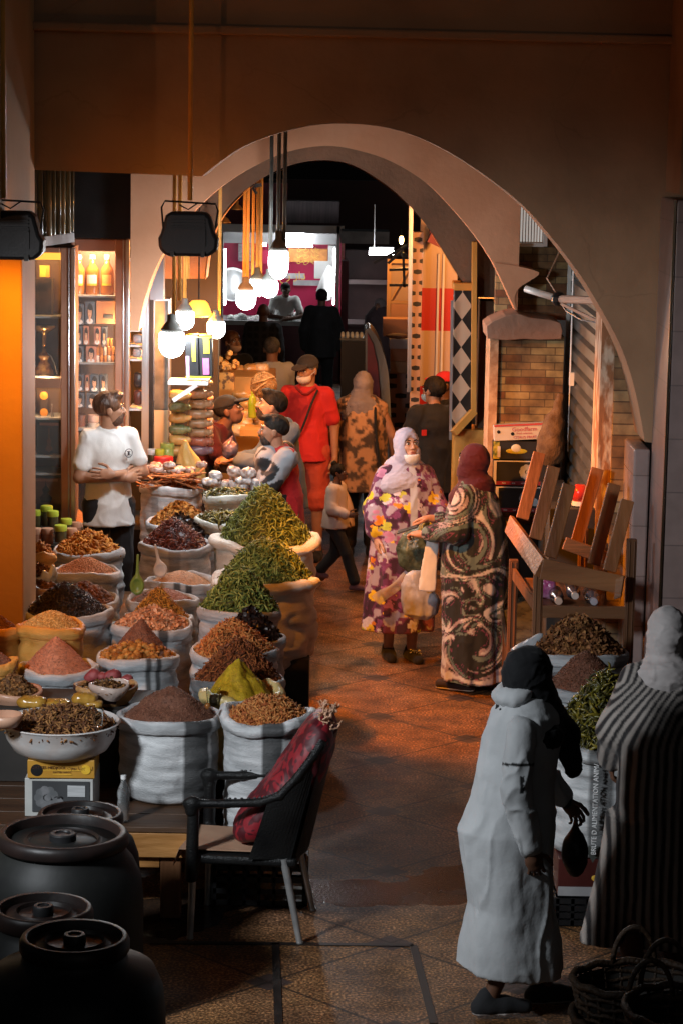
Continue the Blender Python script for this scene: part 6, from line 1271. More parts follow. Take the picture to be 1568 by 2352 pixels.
# cartons by the brick pillar
P_cbk=mat('black card',(.014,.014,.016),(.024,.024,.027),5,.45); P_strip=mat('crimson strip',(.22,.015,.025),(.3,.03,.04),5,.5); P_flw=mat('flower print pale',(.30,.31,.33),(.42,.43,.45),16,.5); P_cw=mat('white card',(.55,.50,.45),(.64,.59,.54),5,.6)
Yc=16.68
for i,(x1,y1,x2,y2,lab) in enumerate(((1131,1058,1272,1116,'upper black carton with a grey flower print, beside the brick pillar'),(1136,1118,1268,1178,'lower black carton with a grey flower print, beside the brick pillar'))):
    c,ww,hh=rectD(x1,y1,x2,y2,Yc); t=thing('carton',lab,'carton',(c[0],Yc+.15,c[2]-hh/2),'black flower cartons')
    b=MB(); b.box((c[0],Yc+.075,c[2]),(ww,.15,hh)); b.build('carton_box',P_cbk,t,bevel=.004); b=MB(); b.box((c[0],Yc-.003,c[2]-hh*.40),(ww*.98,.004,hh*.15)); b.build('red_strip',P_strip,t)
    b=MB(); b.box((c[0],Yc-.003,c[2]+hh*.47),(ww*.98,.004,.008)); b.box((c[0]-ww*.47,Yc-.0035,c[2]),(.02,.004,hh*.9)); b.build('white_edge',P_cw,t); flowerprint(c[0]+ww*.05,c[2]+.01,Yc-.004,hh*.38,t,'flower_print',P_flw); 
    for k in range(4): text(('RED','BLK','ALOY','XL')[k],.014,(c[0]-ww*.32+k*ww*.16,Yc-.007,c[2]-hh*.40),P_inkw,t)
c,ww,hh=rectD(1130,1014,1275,1056,Yc); t=thing('carton','black carton with a yellow and white flower print, third from the bottom of its stack','carton',(c[0],Yc+.15,c[2]-hh/2))
b=MB(); b.box((c[0],Yc+.075,c[2]),(ww,.15,hh)); b.build('carton_box',P_cbk,t,bevel=.004)
b=MB(); b.box((c[0]-ww*.44,Yc-.003,c[2]),(ww*.1,.004,hh*.95)); b.build('leafy_end',mat('leafy print',(.10,.14,.02),(.55,.42,.05),40,.5),t); b=MB(); b.box((c[0]-ww*.40,Yc-.006,c[2]-.01),(.02,.003,hh*.6)); b.build('barcode_label',P_cw,t)
b=MB(); b.ball((c[0]-ww*.12,Yc-.001,c[2]-.005),(.075,.006,.02),14,0); b.ball((c[0]-ww*.13,Yc-.004,c[2]+.015),(.035,.006,.03),12,1); b.ball((c[0]+ww*.33,Yc-.002,c[2]+.01),(.05,.005,.045),9,0); b.build('flower_print',[mat('yellow print',(.55,.38,.02),(.4,.42,.04),30,.5),mat('cream print',(.6,.55,.42),None,9,.5)],t)
c,ww,hh=rectD(1133,975,1266,1010,Yc); t=thing('carton','tilted white fruit carton with red lettering, on top of the carton stack','carton',(c[0],Yc+.15,c[2]-hh/2))
Rt=rotm(0,-3.5,0); b=MB(); b.box((c[0],Yc+.065,c[2]),(ww,.15,hh),Rt); b.build('carton_box',P_cw,t,bevel=.004); b=MB(); b.box((c[0],Yc-.012,c[2]+hh*.5),(ww,.012,.012),Rt); b.build('red_edge',P_inkr,t)
text('Goodfarm',.042,(c[0]+.01,Yc-.014,c[2]+.022),P_inkr,t,(90,-3.5,0)); text('Fresh selection',.018,(c[0]+.01,Yc-.014,c[2]-.006),P_inkr,t,(90,-3.5,0)); text('CITRUS FRUIT',.026,(c[0]+.015,Yc-.014,c[2]-.034),P_inkr,t,(90,-3.5,0))
b=MB()
for xx,z in ((-.42,-.0),(-.18,-.012),(.34,.012)): b.lathe([(.001,0),(.012,0),(.012,.004),(.001,.005)],(c[0]+ww*xx,Yc-.011,c[2]+z),12,rotm(90,0,0))
b.build('vent_hole',P_black,t)
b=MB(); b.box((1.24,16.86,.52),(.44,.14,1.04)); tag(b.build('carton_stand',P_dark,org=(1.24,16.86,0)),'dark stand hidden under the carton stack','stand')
p=D(1268,990,16.45); V,Q=sdfmesh([ell(p,(.075,.08,.13)),ell(p+np.array((-.01,0,-.10)),(.10,.09,.14)),cap(p+np.array((.02,0,.08)),p+np.array((.04,0,.24)),.05,.03,k=.05)],.01); V=wrinkle(V,Q,.02,(11,11,11),4); o=link('burlap_sack',quadmesh('burlap_sack',V,Q,True,[mat('burlap',(.11,.06,.03),(.19,.11,.055),14,.85,.5,90)]),None,p-(0,0,.2)); tag(o,'slumped brown burlap sack against the brick pillar','sack')
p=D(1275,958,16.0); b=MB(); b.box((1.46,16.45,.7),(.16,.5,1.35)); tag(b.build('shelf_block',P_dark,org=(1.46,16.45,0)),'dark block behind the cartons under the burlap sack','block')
p=D(1300,895,15.9); t=thing('power_socket','small white socket and cable beside the shutter','socket',p); b=MB(); b.box((XW-.02,16.6,p[2]),(.03,.06,.09)); b.build('plug',P_white,t); b=MB(); b.tube([(XW-.03,16.6,p[2]+.04),(XW-.03,16.62,3.0)],.006,5); b.tube([(XW-.03,16.6,p[2]-.04),(XW-.035,16.55,p[2]-.5)],.004,5); b.build('cable',P_white,t)
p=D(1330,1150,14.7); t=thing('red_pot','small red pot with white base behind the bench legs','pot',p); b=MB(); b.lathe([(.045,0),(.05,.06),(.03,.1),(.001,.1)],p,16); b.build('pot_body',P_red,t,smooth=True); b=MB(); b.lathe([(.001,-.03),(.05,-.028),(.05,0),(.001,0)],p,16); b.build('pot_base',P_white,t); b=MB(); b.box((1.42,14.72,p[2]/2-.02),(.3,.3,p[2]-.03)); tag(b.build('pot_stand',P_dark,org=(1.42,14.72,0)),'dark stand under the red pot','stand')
# glass topped case and low table by the rack
gc=thing('glass_case','low glass topped wooden case beside the woman in the swirl robe','case',(1.12,16.0,0)); b=MB(); b.box((1.24,15.95,.22),(.28,1.0,.44)); b.build('case_body',P_wood,gc,bevel=.005)
P=[(1.09,15.44,.45),(1.39,15.44,.45),(1.39,16.5,.66),(1.09,16.5,.66)]; b=MB(); b.add(P+[(x,y,z+.012) for x,y,z in P],[(0,1,2,3),(7,6,5,4),(0,4,5,1),(1,5,6,2),(2,6,7,3),(3,7,4,0)]); b.build('glass_lid',mat('smoky glass',(.05,.045,.035),(.12,.11,.08),12,.1,spec=.8),gc)
b=MB(); b.beam((1.09,15.43,.462),(1.09,16.5,.675),.02,.02); b.beam((1.09,15.43,.455),(1.39,15.43,.455),.02,.02); b.build('metal_edge',P_steel,gc)
# wicker baskets in the corner
P_wk=mat('dark wicker',(.025,.012,.005),(.055,.027,.011),30,.6,.5,70)
def wicker(label,x,y,z,rx,ry,h,hoops,seed):
    p=G(x,y,z); t=thing('wicker_basket',label,'basket',(p[0],p[1],0),'wicker baskets'); a=np.linspace(0,2*PI,49)
    b=MB()
    for k in range(9):
        f=k/8; b.tube([(p[0]+rx*(.8+.2*f)*math.cos(q),p[1]+ry*(.8+.2*f)*math.sin(q),z-h+h*f+.006*math.sin(12*q+k*PI)) for q in a],.010 if k<8 else .017,6)
    for q in a[::2]: b.tube([(p[0]+rx*.8*math.cos(q),p[1]+ry*.8*math.sin(q),z-h),(p[0]+rx*1.0*math.cos(q),p[1]+ry*1.0*math.sin(q),z)],.008,5)
    b.build('wicker_body',P_wk,t,smooth=True); b=MB(); b.lathe([(.001,z-h+.01),(.80,z-h+.01),(.97,z-.02)],(0,0,0),40,cap=False); V=np.concatenate(b.V)*np.array((rx,ry,1))+np.array((p[0],p[1],0)); b.V=[V]; b.build('lining',P_dark,t,smooth=True)
    for (dx,dy,hh,w) in hoops:
        b=MB(); q=np.linspace(0,PI,15); b.tube([(p[0]+dx+w*math.cos(s),p[1]+dy,z+hh*math.sin(s)) for s in q],.012,6); b.build('handle',P_wk,t,smooth=True)
wicker('dark wicker basket with loop handles at the bottom right corner',1478,2250,.29,.30,.22,.29,((-.02,.2,.16,.09),(.0,-.21,.16,.09)),1)
wicker('second dark wicker basket nearest the bottom right corner',1572,2315,.33,.24,.26,.33,((-.05,.24,.2,.1),),2)
wicker('low wicker tray in front of the baskets at the bottom edge',1400,2330,.16,.16,.2,.14,(),3)
# ================================================================== PEOPLE
def skinmat(n,c): return mat('skin '+n,tuple(x*.88 for x in c),c,18,.5,.08,140,spec=.4)
SK_F=skinmat('fair',(.46,.24,.15)); SK_M=skinmat('tan',(.34,.17,.10)); SK_D=skinmat('deep',(.13,.06,.035)); SK_P=skinmat('pale',(.50,.30,.21))
EYEW=mat('eye white',(.6,.58,.55),None,4,.3); EYED=mat('eye dark',(.01,.008,.007),None,4,.2,spec=.8); LIP=mat('lips',(.30,.10,.08),None,9,.4)
HAIRB=mat('black hair',(.008,.007,.006),(.02,.016,.013),26,.65,.5,70,spec=.15,stretch=(1,1,.35)); HAIRBR=mat('brown hair',(.035,.014,.007),(.11,.045,.02),22,.45,.6,60,stretch=(1,1,.4)); BEARD=mat('black beard',(.022,.015,.012),(.06,.038,.028),60,.7,.6,150)
def clothm(n,c,c2=None,rough=.8,attr=False,bump=.08,bs=120,sheen=.08): return mat('cloth '+n,c,c2 or tuple(x*1.18 for x in c),5,rough,bump,bs,attr=attr,spec=.25,sheen=sheen)
MASK=clothm('mask white',(.62,.64,.65))
def eul(yaw=0,pitch=0,roll=0): return np.array((Matrix.Rotation(RD(yaw),3,'Z')@Matrix.Rotation(RD(pitch),3,'X')@Matrix.Rotation(RD(roll),3,'Y')))
class Person: pass
def head_sdf(fine,ears=True,nose=1.0):
    pr=[ell((0,.014,.03),(.074,.092,.086)),ell((0,-.022,-.032),(.060,.066,.082),k=.03),ell((0,-.04,-.082),(.040,.040,.032),k=.03),
        cap((0,-.088,.018),(0,-.108*nose,-.026),.008,.0125,k=.012),ell((-.011,-.098,-.030),(.008,.009,.007),k=.008),ell((.011,-.098,-.030),(.008,.009,.007),k=.008),
        cap((-.034,-.080,.026),(.034,-.080,.026),.008,k=.016),ell((-.034,-.066,-.022),(.022,.016,.018),k=.02),ell((.034,-.066,-.022),(.022,.016,.018),k=.02),
        ell((-.031,-.097,.006),(.017,.013,.010),k=.012,op='s'),ell((.031,-.097,.006),(.017,.013,.010),k=.012,op='s'),
        ell((0,-.086,-.056),(.022,.012,.006),k=.008),ell((0,-.084,-.068),(.020,.012,.007),k=.008)]
    if ears: pr+=[ell((s*.077,.012,-.008),(.010,.022,.032),rotm(0,0,s*18),k=.008) for s in (-1,1)]
    return sdfmesh(pr,fine)
def hand_sdf(fine,curl=30,spread=6,thumb=30,sc=1.0):
    """fingers along +x, back of the hand +z, thumb towards +y"""
    pr=[ell((.045,0,0),(.050,.041,.017)),cap((0,0,0),(.03,0,0),.026,.024,k=.02)]
    for i,(y,L,r) in enumerate(((.031,.072,.0088),(.011,.080,.0092),(-.010,.074,.0088),(-.029,.058,.0078))):
        p=np.array((.083-abs(y-.005)*.25,y,.0)); a=RD(curl*.55); az=RD((1.2-i)*spread)
        for k,f in enumerate((.45,.31,.26)):
            d=np.array((math.cos(a)*math.cos(az),math.cos(a)*math.sin(az),-math.sin(a))); q=p+d*L*f; pr.append(cap(p,q,r*(1-.08*k),r*(.94-.1*k),k=.004)); p=q; a+=RD(curl*(1.0+.12*i))
    a=RD(thumb); p=np.array((.018,.030,-.006))
    for f,dd in ((.042,(.62,.72,-.25)),(.033,(.88,.38,-.28)),(.026,(.96,.12,-.25))):
        d=np.array(dd); d/=np.linalg.norm(d); q=p+d*f; pr.append(cap(p,q,.0115,.0095,k=.006)); p=q
    V,Q=sdfmesh(pr,fine); return V*sc,Q
HEADS={}
def person(label,base,rz,H,skin,pose=None,res=.012,hres=.0075,fat=1.0,feet=True,head=(0,0,0),hands=True,group=None,eyes=True,face=True,curl=28,broad=1.0):
    S=H/1.70; J=dict(pelvis=(0,0,.93),waist=(0,.0,1.08),chest=(0,0,1.27),neck=(0,.005,1.44),head=(0,-.018,1.585),
      sL=(.158,0,1.385),eL=(.205,.02,1.11),wL=(.215,-.06,.875),hL=(0,-.15,-1),sR=(-.158,0,1.385),eR=(-.205,.02,1.11),wR=(-.215,-.06,.875),hR=(0,-.15,-1),
      pL=(.095,0,.90),kL=(.10,-.02,.49),aL=(.10,.02,.08),fL=(.02,-1,0),pR=(-.095,0,.90),kR=(-.10,-.02,.49),aR=(-.10,.02,.08),fR=(-.02,-1,0),nL=(1,0,.1),nR=(-1,0,.1))
    J.update(pose or {}); 
    for k in J: J[k]=np.array(J[k],dtype=float)*(S if k[0] not in 'fhn' or k in('head','neck') else 1)
    p=Person(); p.J=J; p.S=S; p.fat=fat; p.res=res; p.base=np.array(base,dtype=float); p.rz=rz; p.Rh=eul(*head); p.hp=J['head']; s=S
    pr=[ell(J['pelvis'],np.array((.155*fat,.112*fat,.13))*s,k=.03),ell(J['waist'],np.array((.14*fat,.105*fat,.16))*s,k=.05),ell(J['chest'],np.array((.150*broad,.108*(.5+.5*fat),.18))*s,k=.05),
        cap(J['sL'],J['neck']-np.array((0,0,.05*s)),.050*s,.055*s,k=.04),cap(J['sR'],J['neck']-np.array((0,0,.05*s)),.050*s,.055*s,k=.04),cap(J['neck']-np.array((0,0,.05*s)),J['head']+p.Rh@np.array((0,.02,-.05))*s,.058*s,.052*s,k=.03)]
    for a in 'LR':
        pr+=[cap(J['s'+a],J['e'+a],.052*s*(.6+.4*fat),.041*s,k=.03),cap(J['e'+a],J['w'+a],.041*s,.026*s,k=.015)]
        pr+=[cap(J['p'+a],J['k'+a],.084*s*(.6+.4*fat),.056*s,k=.03),cap(J['k'+a],J['a'+a],.056*s,.036*s,k=.015)]
        if feet:
            f=J['f'+a]/np.linalg.norm(J['f'+a]); he=J['a'+a]-f*.045*s; he[2]=J['a'+a][2]-.045*s; to=J['a'+a]+f*.15*s; to[2]=J['a'+a][2]-.055*s
            pr+=[cap(he,J['a'+a]+f*.06*s-np.array((0,0,.04*s)),.034*s,.036*s,k=.03),cap(J['a'+a]+f*.06*s-np.array((0,0,.04*s)),to,.036*s,.024*s,k=.02)]
    V,Q=sdfmesh(pr,res); Vs=[V];Qs=[Q];Ms=[np.zeros(len(Q),int)];off=len(V)
    def add(V,Q,m):
        nonlocal off
        Vs.append(V);Qs.append(Q+off);Ms.append(np.full(len(Q),m));off+=len(V)
    if hres not in HEADS: HEADS[hres]=head_sdf(hres)
    hv,hq=HEADS[hres]; add((hv*s*.97)@p.Rh.T+p.hp,hq,0)
    if face:
        for sx in (-1,1):
            b=MB(); b.ball((sx*.031,-.0835,.006),(.0135,.008,.0085),10); v=np.concatenate(b.V); f=np.array([q if len(q)==4 else list(q)+[q[-1]] for q in b.F]); add((v*s)@p.Rh.T+p.hp,f,1)
            b=MB(); b.ball((sx*.031,-.0895,.005),(.0065,.004,.0068),8); v=np.concatenate(b.V); f=np.array(b.F); add((v*s)@p.Rh.T+p.hp,f,2)
            b=MB(); b.tube([(sx*.048,-.083,.013),(sx*.031,-.0935,.0165),(sx*.016,-.087,.011)],[.0025,.003,.002],5,cap=False); v=np.concatenate(b.V); add((v*s)@p.Rh.T+p.hp,np.array(b.F),2)
            b=MB(); b.tube([(sx*.052,-.082,.026),(sx*.036,-.092,.034),(sx*.014,-.094,.028)],[.003,.0048,.004],5,cap=False); v=np.concatenate(b.V); add((v*s)@p.Rh.T+p.hp,np.array(b.F),2)
        b=MB(); b.ball((0,-.0945,-.057),(.022,.008,.0055),10); b.ball((0,-.092,-.067),(.019,.008,.0065),10); v=np.concatenate(b.V); add((v*s)@p.Rh.T+p.hp,np.array(b.F),3)
    if hands:
        for a in 'LR':
            hv,hq=hand_sdf(.0062 if res<.014 else .009,curl if not isinstance(curl,dict) else curl[a]); x=J['h'+a]/np.linalg.norm(J['h'+a]); n=J['n'+a]; n=n-x*(n@x); n/=np.linalg.norm(n); y=np.cross(n,x)
            W=hv.copy()
            if a=='L': W[:,1]*=-1; hq=hq[:,::-1]
            # thumb side follows +y of the right hand, mirrored for the left
            add(W@np.stack([x,y,n],0)*s+J['w'+a],hq,0)
    VV=np.concatenate(Vs);QQ=np.concatenate(Qs); me=quadmesh('person',VV,QQ,True,[skin,EYEW,EYED,LIP],np.concatenate(Ms))
    o=bpy.data.objects.new('person',me); COL.objects.link(o); o.location=tuple(p.base); o.rotation_euler=(0,0,rz); tag(o,label,'person',group); p.o=o; return p
def garment(p,name,prims,mt,amp=.008,freq=(9,9,5),seed=0,col=None,res=None,extra=None,fold2=.003,ridge=.007):
    V,Q=sdfmesh(prims,res or p.res)
    if amp: V=wrinkle(V,Q,amp*p.S,freq,seed,3,ridge*p.S)
    if fold2: V=wrinkle(V,Q,fold2,(30,30,18),seed+4,2)
    c=col(V) if col is not None else None
    me=quadmesh(name,V,Q,True,[mt],None,c); return link(name,me,p.o,local=True)
def hw(p,pts): return (np.array(pts)*p.S)@p.Rh.T+p.hp
def headmesh(p,name,prims,mt,amp=.004,freq=(30,30,16),seed=0,res=.008,col=None,ridge=0.0):
    V,Q=sdfmesh(prims,res); V=wrinkle(V,Q,amp,freq,seed,3,ridge); V=(V*p.S*.97)@p.Rh.T+p.hp
    me=quadmesh(name,V,Q,True,[mt],None,col(V) if col else None); return link(name,me,p.o,local=True)
def torso(p,g,hem,sl=.45,neck=.075,sleeve_r=.005,collar=True,open_=False):
    J,s,f=p.J,p.S,p.fat
    pr=[ell(J['pelvis'],np.array((.165*f+g,.118*f+g,.13+g))*s,k=.05),ell(J['waist'],np.array((.14*f+g*1.3,.105*f+g*1.3,.16))*s,k=.06),ell(J['chest'],np.array((.152+g,.110*(.5+.5*f)+g,.18+g))*s,k=.05),cap(J['sL'],J['neck']-np.array((0,0,.05*s)),(.050+g*.8)*s,(.056+g*.5)*s,k=.04),cap(J['sR'],J['neck']-np.array((0,0,.05*s)),(.050+g*.8)*s,(.056+g*.5)*s,k=.04),loft([(hem*s-.01,J['pelvis'][0],J['pelvis'][1],(.180*f+g*1.2)*s,(.140*f+g*1.2)*s),(J['waist'][2],J['waist'][0],J['waist'][1],(.138*f+g)*s,(.105*f+g)*s)],6,.035,hem*9,k=.03),cap(J['neck']-np.array((0,0,.05*s)),J['neck']+np.array((0,0,.01*s)),.07*s,.066*s,k=.03)]
    for a in 'LR':
        e=J['e'+a];S_=J['s'+a];w=J['w'+a]
        if sl<=1: pr.append(cap(S_,S_+(e-S_)*sl*1.2,(.050+g)*s,(.050+sleeve_r+g*.5)*s,k=.03))
        else: pr+=[cap(S_,e,(.056+g)*s,(.048+g)*s,k=.03),cap(e,e+(w-e)*(sl-1),(.048+g)*s,(.036+g+sleeve_r)*s,k=.02)]
    pr.append(plane((0,0,hem*s),(0,0,-1)))
    pr.append(ell(J['neck']+np.array((0,-.02,.045))*s,np.array((neck,neck,.04))*s,k=.01,op='s'))
    return pr
def trousers(p,g=.012,cut=.10,top=.96,legw=.02):
    J,s,f=p.J,p.S,p.fat
    pr=[ell(J['pelvis'],np.array((.165*f+g,.118*f+g,.13+g))*s,k=.04)]
    for a in 'LR':
        A=J['a'+a];K=J['k'+a]; t=np.clip((A[2]+cut*s-A[2])/(K[2]-A[2]+1e-6),0,1); end=A+(K-A)*(cut/max(.05,np.linalg.norm(K-A)/s))
        pr+=[cap(J['p'+a],K,(.088*(.6+.4*f)+g)*s,(.060+g)*s,k=.03),cap(K,end,(.060+g)*s,(.040+g+legw)*s,k=.02)]
    pr.append(plane((0,0,top*s),(0,0,1))); return pr
def shoes(p,mt,sole=None,h=.0):
    J,s=p.J,p.S
    for a in 'LR':
        f=J['f'+a]/np.linalg.norm(J['f'+a]); A=J['a'+a]; he=A-f*.05*s; to=A+f*.16*s; z=A[2]-.05*s
        he=np.array((he[0],he[1],z)); to=np.array((to[0],to[1],z-.004*s)); mid=np.array((A+f*.06*s)); mid[2]=z+.005
        V,Q=sdfmesh([cap(he,mid,.045*s,.045*s),cap(mid,to,.046*s,.036*s,k=.02),cap(A-f*.02*s,A-f*.0-np.array((0,0,.03*s)),.042*s,k=.03),plane((0,0,A[2]-.078*s),(0,0,-1))],.009)
        link('shoe',quadmesh('shoe',V,Q,True,[mt]),p.o,local=True)
        if sole:
            V,Q=sdfmesh([cap(he-(0,0,.035*s),mid-np.array((0,0,.04*s)),.042*s,.042*s,k=.01),cap(mid-np.array((0,0,.04*s)),to-(0,0,.033*s),.043*s,.034*s,k=.02),plane((0,0,z-.01*s),(0,0,1)),plane((0,0,A[2]-.08*s),(0,0,-1))],.009); link('sole',quadmesh('sole',V,Q,True,[sole]),p.o,local=True)
def hair(p,mt,top=.012,low=-.05,fade=True,quiff=0,seed=1,back=0.0):
    pr=[ell((0,.020,.040),(.078+top,.094+top,.084+top)),ell((0,-.105,-.035),(.068,.062,.075),k=.015,op='s'),plane((0,0,low),(0,-.45,-1),k=.01)]
    for s in (-1,1): pr.append(ell((s*.085,.006,-.022),(.026,.032,.04),k=.012,op='s'))
    if quiff: pr.insert(1,ell((0,-.05,.100),(.062,.055,.038*quiff),k=.02))
    if back: pr.insert(1,ell((0,.07,-.05),(.07,.05,.07+back)))
    return headmesh(p,'hair',pr,mt,.006,(34,34,22),seed,.0075)
def beard(p,mt=None):
    pr=[ell((0,-.026,-.044),(.0625,.070,.080)),ell((0,-.043,-.085),(.044,.046,.040),k=.02),plane((0,-.06,-.046),(0,.85,1),k=.012),ell((0,-.112,-.062),(.020,.022,.007),k=.006,op='s'),plane((0,.03,0),(0,1,.0),k=.01)]
    headmesh(p,'beard',pr,mt or BEARD,.003,(60,60,60),3,.0075)
    b=MB(); b.tube(hw(p,[(-.026,-.093,-.054),(-.012,-.103,-.046),(0,-.104,-.045),(.012,-.103,-.046),(.026,-.093,-.054)]),[.003,.006,.005,.006,.003],6); link('moustache',quadmesh('moustache',np.concatenate(b.V),b.F,True,[mt or BEARD]),p.o,local=True)
def mask(p,mt=None,low=False,res=.0075):
    dz=-.035 if low else 0
    pr=[ell((0,-.052,-.052+dz),(.066,.068,.062)),plane((0,0,-.018+dz),(0,-.25,1),k=.006),plane((0,-.035,0),(0,1,0),k=.01)]
    headmesh(p,'face_mask',pr,mt or MASK,.003,(20,20,60),2,res)
    b=MB()
    for s in (-1,1): b.tube(hw(p,[(s*.064,-.05,-.03+dz),(s*.080,.0,-.0),(s*.080,.02,.01)]),.0018,4)
    link('mask_loop',quadmesh('mask_loop',np.concatenate(b.V),b.F,True,[MASK]),p.o,local=True)
def capm(p,mt,brim,tilt=0,back=False):
    pr=[ell((0,.014,.045),(.090,.106,.088)),plane((0,0,.040),(0,.12,-1))]
    headmesh(p,'cap',pr,mt,.002,(20,20,20),1,.008)
    d=1 if back else -1
    pr=[ell((0,d*.120+.01,.046),(.072,.080,.014),rotm(d*-12,0,0)),plane((0,d*.07,0),(0,-d,0),k=.01)]
    headmesh(p,'cap_peak',pr,brim,.001,(20,20,20),2,.008)
def hijab(p,mt,drape=True,hole=True,tight=1.0,seed=3,tail=None,col=None,ext=.0,amp=.009,back=.0):
    J=p.J; toH=lambda q:(p.Rh.T@(np.array(q)-p.hp))/(p.S*.97)
    pr=[ell((0,.016,.020),(.094*tight,.115*tight,.122*tight)),ell((0,.0,-.075),(.082*tight,.092*tight,.07),k=.04)]
    if drape:
        n=toH(J['neck']+np.array((0,0,-.02))*p.S); pr+=[cap((0,.01,-.10),n,.085,.12+ext,k=.05),ell(toH(J['neck']+np.array((0,-.03,-.09-ext))*p.S),(.17+ext,.125+ext*.6,.085+ext),k=.05)]
        if back: pr.append(ell(toH(J['chest']+np.array((0,.07,.04))*p.S),(.15,.07,.17+back),k=.05))
    if hole: pr.append(ell((0,-.120,-.014),(.064,.078,.092),k=.008,op='s'))
    if tail: 
        for q in tail: pr.append(q)
    return headmesh(p,'hijab',pr,mt,amp*.7,(12,12,26),seed,.008,col,.005)
def strap(p,pts,mt,wd=.014): 
    b=MB(); b.tube(np.array(refine(pts,5))*p.S,wd,6); return link('bag_strap',quadmesh('bag_strap',np.concatenate(b.V),b.F,True,[mt]),p.o,local=True)
def at(x,Y,z=0): d=D(x,1200,Y); return np.array((D(x,CAMH and (HOR+(CAMH-z)*FD/Y),Y)[0],Y,z))
BLK=clothm('black',(.010,.010,.011),(.018,.018,.02)); NAVY=clothm('dark blue grey',(.025,.028,.034)); WHT=clothm('white',(.56,.56,.55),(.64,.64,.62))
RED=clothm('red',(.42,.018,.018),(.5,.025,.022)); REDO=clothm('coral red',(.40,.055,.03),(.48,.075,.04)); BEIGE=clothm('beige',(.4,.33,.27)); GREYH=clothm('grey scarf',(.17,.14,.14),(.25,.21,.21))

# -- man in white with folded arms
p=person('man in a white t-shirt with folded arms, looking back over the stall',at(250,17.15,.16),RD(28),1.72,SK_M,dict(
  eR=(-.235,-.02,1.11),wR=(.05,-.20,1.115),hR=(1,.25,.1),nR=(0,-1,.3),eL=(.245,-.04,1.13),wL=(-.06,-.225,1.15),hL=(-1,.25,.1),nL=(0,-1,.3)),res=.010,hres=.0062,head=(72,-4,0),curl=14,broad=1.0)
hair(p,HAIRBR,.012,-.03,quiff=1.0); beard(p,mat('short brown beard',(.06,.028,.016),(.12,.055,.03),70,.7,.5,150))
garment(p,'t_shirt',torso(p,.012,.76,.55,.085),WHT,.008,(8,8,5),4,ridge=.007)
garment(p,'trousers',trousers(p),BLK,.006)
b=MB(); c=np.array((.09,-.138,1.285))*p.S; q=np.linspace(0,2*PI,21); rr=.030
b.tube([(c[0]+rr*math.cos(t),c[1]-.012+.10*(c[0]+rr*math.cos(t)-.02)**2*8,c[2]+rr*math.sin(t)) for t in q],.0030,5); b.ball((c[0],c[1]-.008,c[2]),(.009,.004,.014),8); b.tube([(c[0]-.018,c[1]-.009,c[2]-.014),(c[0]+.018,c[1]-.004,c[2]-.014)],.003,5); b.tube([(c[0]-.015,c[1]-.009,c[2]+.012),(c[0]+.015,c[1]-.004,c[2]+.012)],.0025,5)
link('chest_emblem',quadmesh('chest_emblem',np.concatenate(b.V),b.F,True,[mat('emblem ink',(.03,.03,.035),None,4,.6)]),p.o,local=True); shoes(p,BLK)
# -- seller in a black cap
p=person('seller in a black cap and dark red top, bending over the orange packets',at(466,18.9,0),RD(75),1.74,SK_D,dict(
  chest=(0,-.07,1.25),neck=(0,-.13,1.41),head=(0,-.20,1.53),sL=(.17,-.09,1.37),sR=(-.17,-.09,1.37),eR=(-.2,-.22,1.12),wR=(-.12,-.42,1.06),hR=(.2,-1,-.1),eL=(.2,-.2,1.12),wL=(.14,-.4,1.02),hL=(-.1,-1,-.1)),head=(10,-22,0))
capm(p,BLK,BLK); hair(p,HAIRB,.004,-.05)
def c1(V): return np.where((V[:,2:3]>1.12*p.S),np.array((.05,.006,.009)),np.array((.010,.010,.011)))
garment(p,'shirt',torso(p,.016,.82,.5),clothm('seller top',(1,1,1),attr=True),.008,col=c1); garment(p,'trousers',trousers(p),BLK); shoes(p,BLK)
# -- youth with mask
p=person('youth in a black top with a pale face mask, left back',at(530,25.0,0),RD(25),1.66,SK_M,None,.016,.009,head=(10,-8,0)); hair(p,mat('auburn hair',(.06,.022,.01),(.12,.05,.02),22,.5),.012,-.04); mask(p,clothm('mask peach',(.55,.36,.26)),res=.009); garment(p,'shirt',torso(p,.018,.8,1.9),BLK); garment(p,'trousers',trousers(p),BLK); shoes(p,BLK)
# -- bald man in white
p=person('balding man in a white shirt seen from behind, beyond the orange packets',at(622,23.6,0),RD(205),1.73,SK_M,dict(eR=(-.22,-.12,1.13),wR=(-.12,-.3,1.1),hR=(.2,-1,0)),.014,.009,head=(-30,-5,0),broad=.95)
hair(p,mat('grey cropped hair',(.05,.045,.04),(.1,.09,.08),40,.7),.003,-.055); 
garment(p,'shirt',torso(p,.022,.78,.7),WHT,.010); garment(p,'trousers',trousers(p),NAVY); shoes(p,BLK)
# -- red polo
p=person('man in a red polo and coral shorts with a dark cap and white mask',at(700,21.0,0),RD(-8),1.80,SK_M,dict(wL=(.24,-.02,.87),eL=(.225,.03,1.12)),.012,.0075,1.06,head=(-25,6,0))
capm(p,clothm('charcoal cap',(.03,.026,.025)),clothm('brown peak',(.05,.035,.028))); hair(p,mat('grey cropped hair',(.05,.045,.04),None),.004,-.05); mask(p,clothm('mask peach white',(.62,.5,.42)))
garment(p,'polo_shirt',torso(p,.016,.84,.62,.07),RED,.009); garment(p,'shorts',trousers(p,.022,.46,1.0,.03),REDO,.012)
strap(p,[(.10,-.10,1.43),(.06,-.17,1.32),(-.02,-.19,1.1),(-.12,-.16,.98)],BLK,.011); b=MB(); b.tube([np.array((.085,-.08,1.452))*p.S,np.array((.02,-.122,1.40))*p.S,np.array((-.02,-.122,1.40))*p.S,np.array((-.085,-.08,1.452))*p.S],.012,6); link('collar',quadmesh('collar',np.concatenate(b.V),b.F,True,[clothm('dark red collar',(.2,.01,.012))]),p.o,local=True); shoes(p,BLK)
